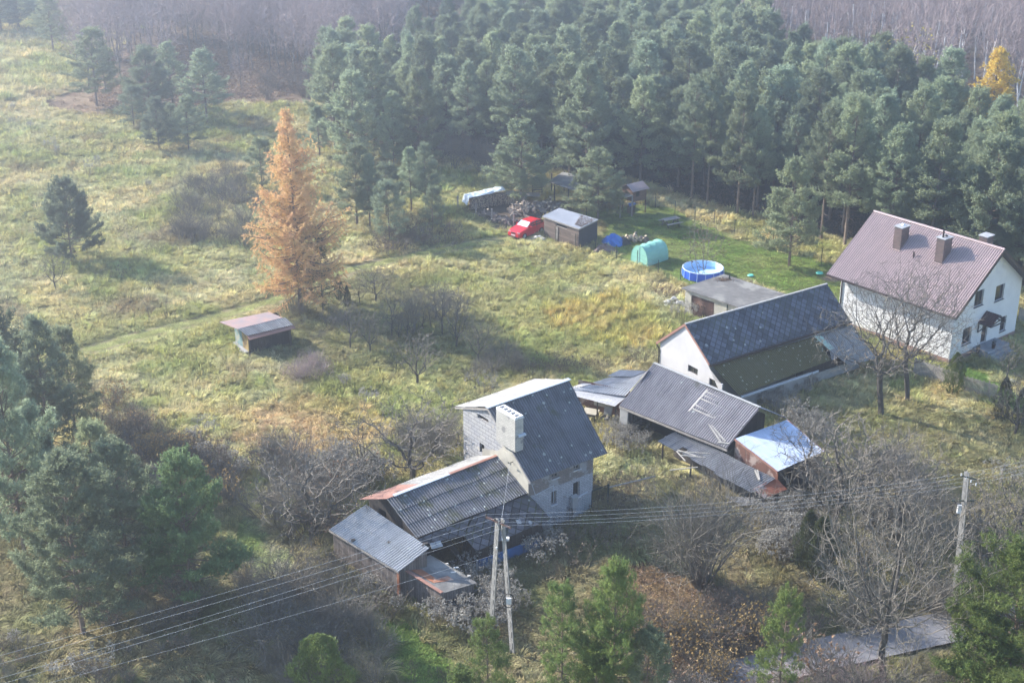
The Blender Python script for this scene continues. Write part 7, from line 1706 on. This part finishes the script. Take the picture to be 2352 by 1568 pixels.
patch('d', [(1640, 1590), (1900, 1560), (2200, 1500), (2352, 1460), (2352, 1660), (1700, 1680)], 20, [B['bush'], B['multi2'], B['bushl']], (2.0, 3.6), 'bare brown bush on the near verge of the road', 'bushes on the near road verge', 34, 'bush')
patch('d', [(860, 1420), (960, 1440), (1060, 1560), (1000, 1600), (900, 1600)], 6, [WD[0]], (.5, .8), 'weed tuft in the green strip', 'weeds in the green strip', 35, 'weeds')
# distant woods beyond the counted trees
def farwood(name, poly, n, seeds, hr, lab, sd):
    coll = bpy.data.collections.new(name)
    for i, s_ in enumerate(seeds):
        a_, b_, mt, mw = TR[s_]; me = tris(np.concatenate([a_, b_]), M[mt], name); me.materials.append(M[mw]); me.polygons.foreach_set('material_index', np.concatenate([np.zeros(len(a_), np.int32), np.ones(len(b_), np.int32)])); coll.objects.link(bpy.data.objects.new('w%d' % i, me))
    r = np.random.RandomState(sd); Wp = [at(*p) for p in poly]; x0, x1 = min(p.x for p in Wp), max(p.x for p in Wp); y0, y1 = min(p.y for p in Wp), max(p.y for p in Wp)
    X = r.uniform(x0, x1, n*6); Y = r.uniform(y0, y1, n*6); a, b_ = dpx(X, Y); m_ = inpoly(a, b_, poly); X, Y = X[m_][:n], Y[m_][:n]; k = len(X); sc = r.uniform(*hr, k); print(name, k)
    scatter(name, np.stack([X, Y, np.maximum(0, Y-235)*.03], 1), np.ones((k, 3)), np.stack([0*X, 0*X, r.uniform(0, 6.28, k)], 1), np.stack([sc, sc, sc], 1), r.randint(0, len(seeds), k), coll, lab)
farwood('bare_woodland', [(140, 190), (260, 40), (330, -20), (640, -90), (900, -100), (960, 60), (880, 170), (780, 215), (620, 205), (520, 170), (430, 90), (330, 150)], 420, [30, 31], (.75, 1.1), 'dense purplish bare woodland beyond the nearer bare trees', 1)
farwood('bare_woodland', [(880, 80), (1000, 60), (1650, 60), (1700, -90), (880, -100)], 260, [30, 31], (.75, 1.05), 'dark bare woodland behind the pine wood', 2)
farwood('birch_woodland', [(1660, 165), (1760, 205), (2000, 200), (2400, 260), (2400, -90), (2000, -90), (1660, -90)], 200, [30, 31, 30, 33], (.8, 1.15), 'reddish grey bare woodland among the white birches', 3)
make_grass()

# ================================================================== HAZE
mb = MB(); mb.box((-1200, -60, -40), (2400, 0, 0), (0, 1500, 0), (0, 0, 40+62)); ho = mb.build('haze', bpy.data.materials.new('haze'))
hm = ho.data.materials[0]; hm.use_nodes = True; hn = hm.node_tree; hn.nodes.remove(hn.nodes['Principled BSDF'])
pv = hn.nodes.new('ShaderNodeVolumePrincipled'); pv.inputs['Color'].default_value = (.8, .86, 1.0, 1); pv.inputs['Density'].default_value = HAZE; pv.inputs['Anisotropy'].default_value = .8
hn.links.new(pv.outputs[0], hn.nodes['Material Output'].inputs['Volume']); ho['kind'] = 'stuff'
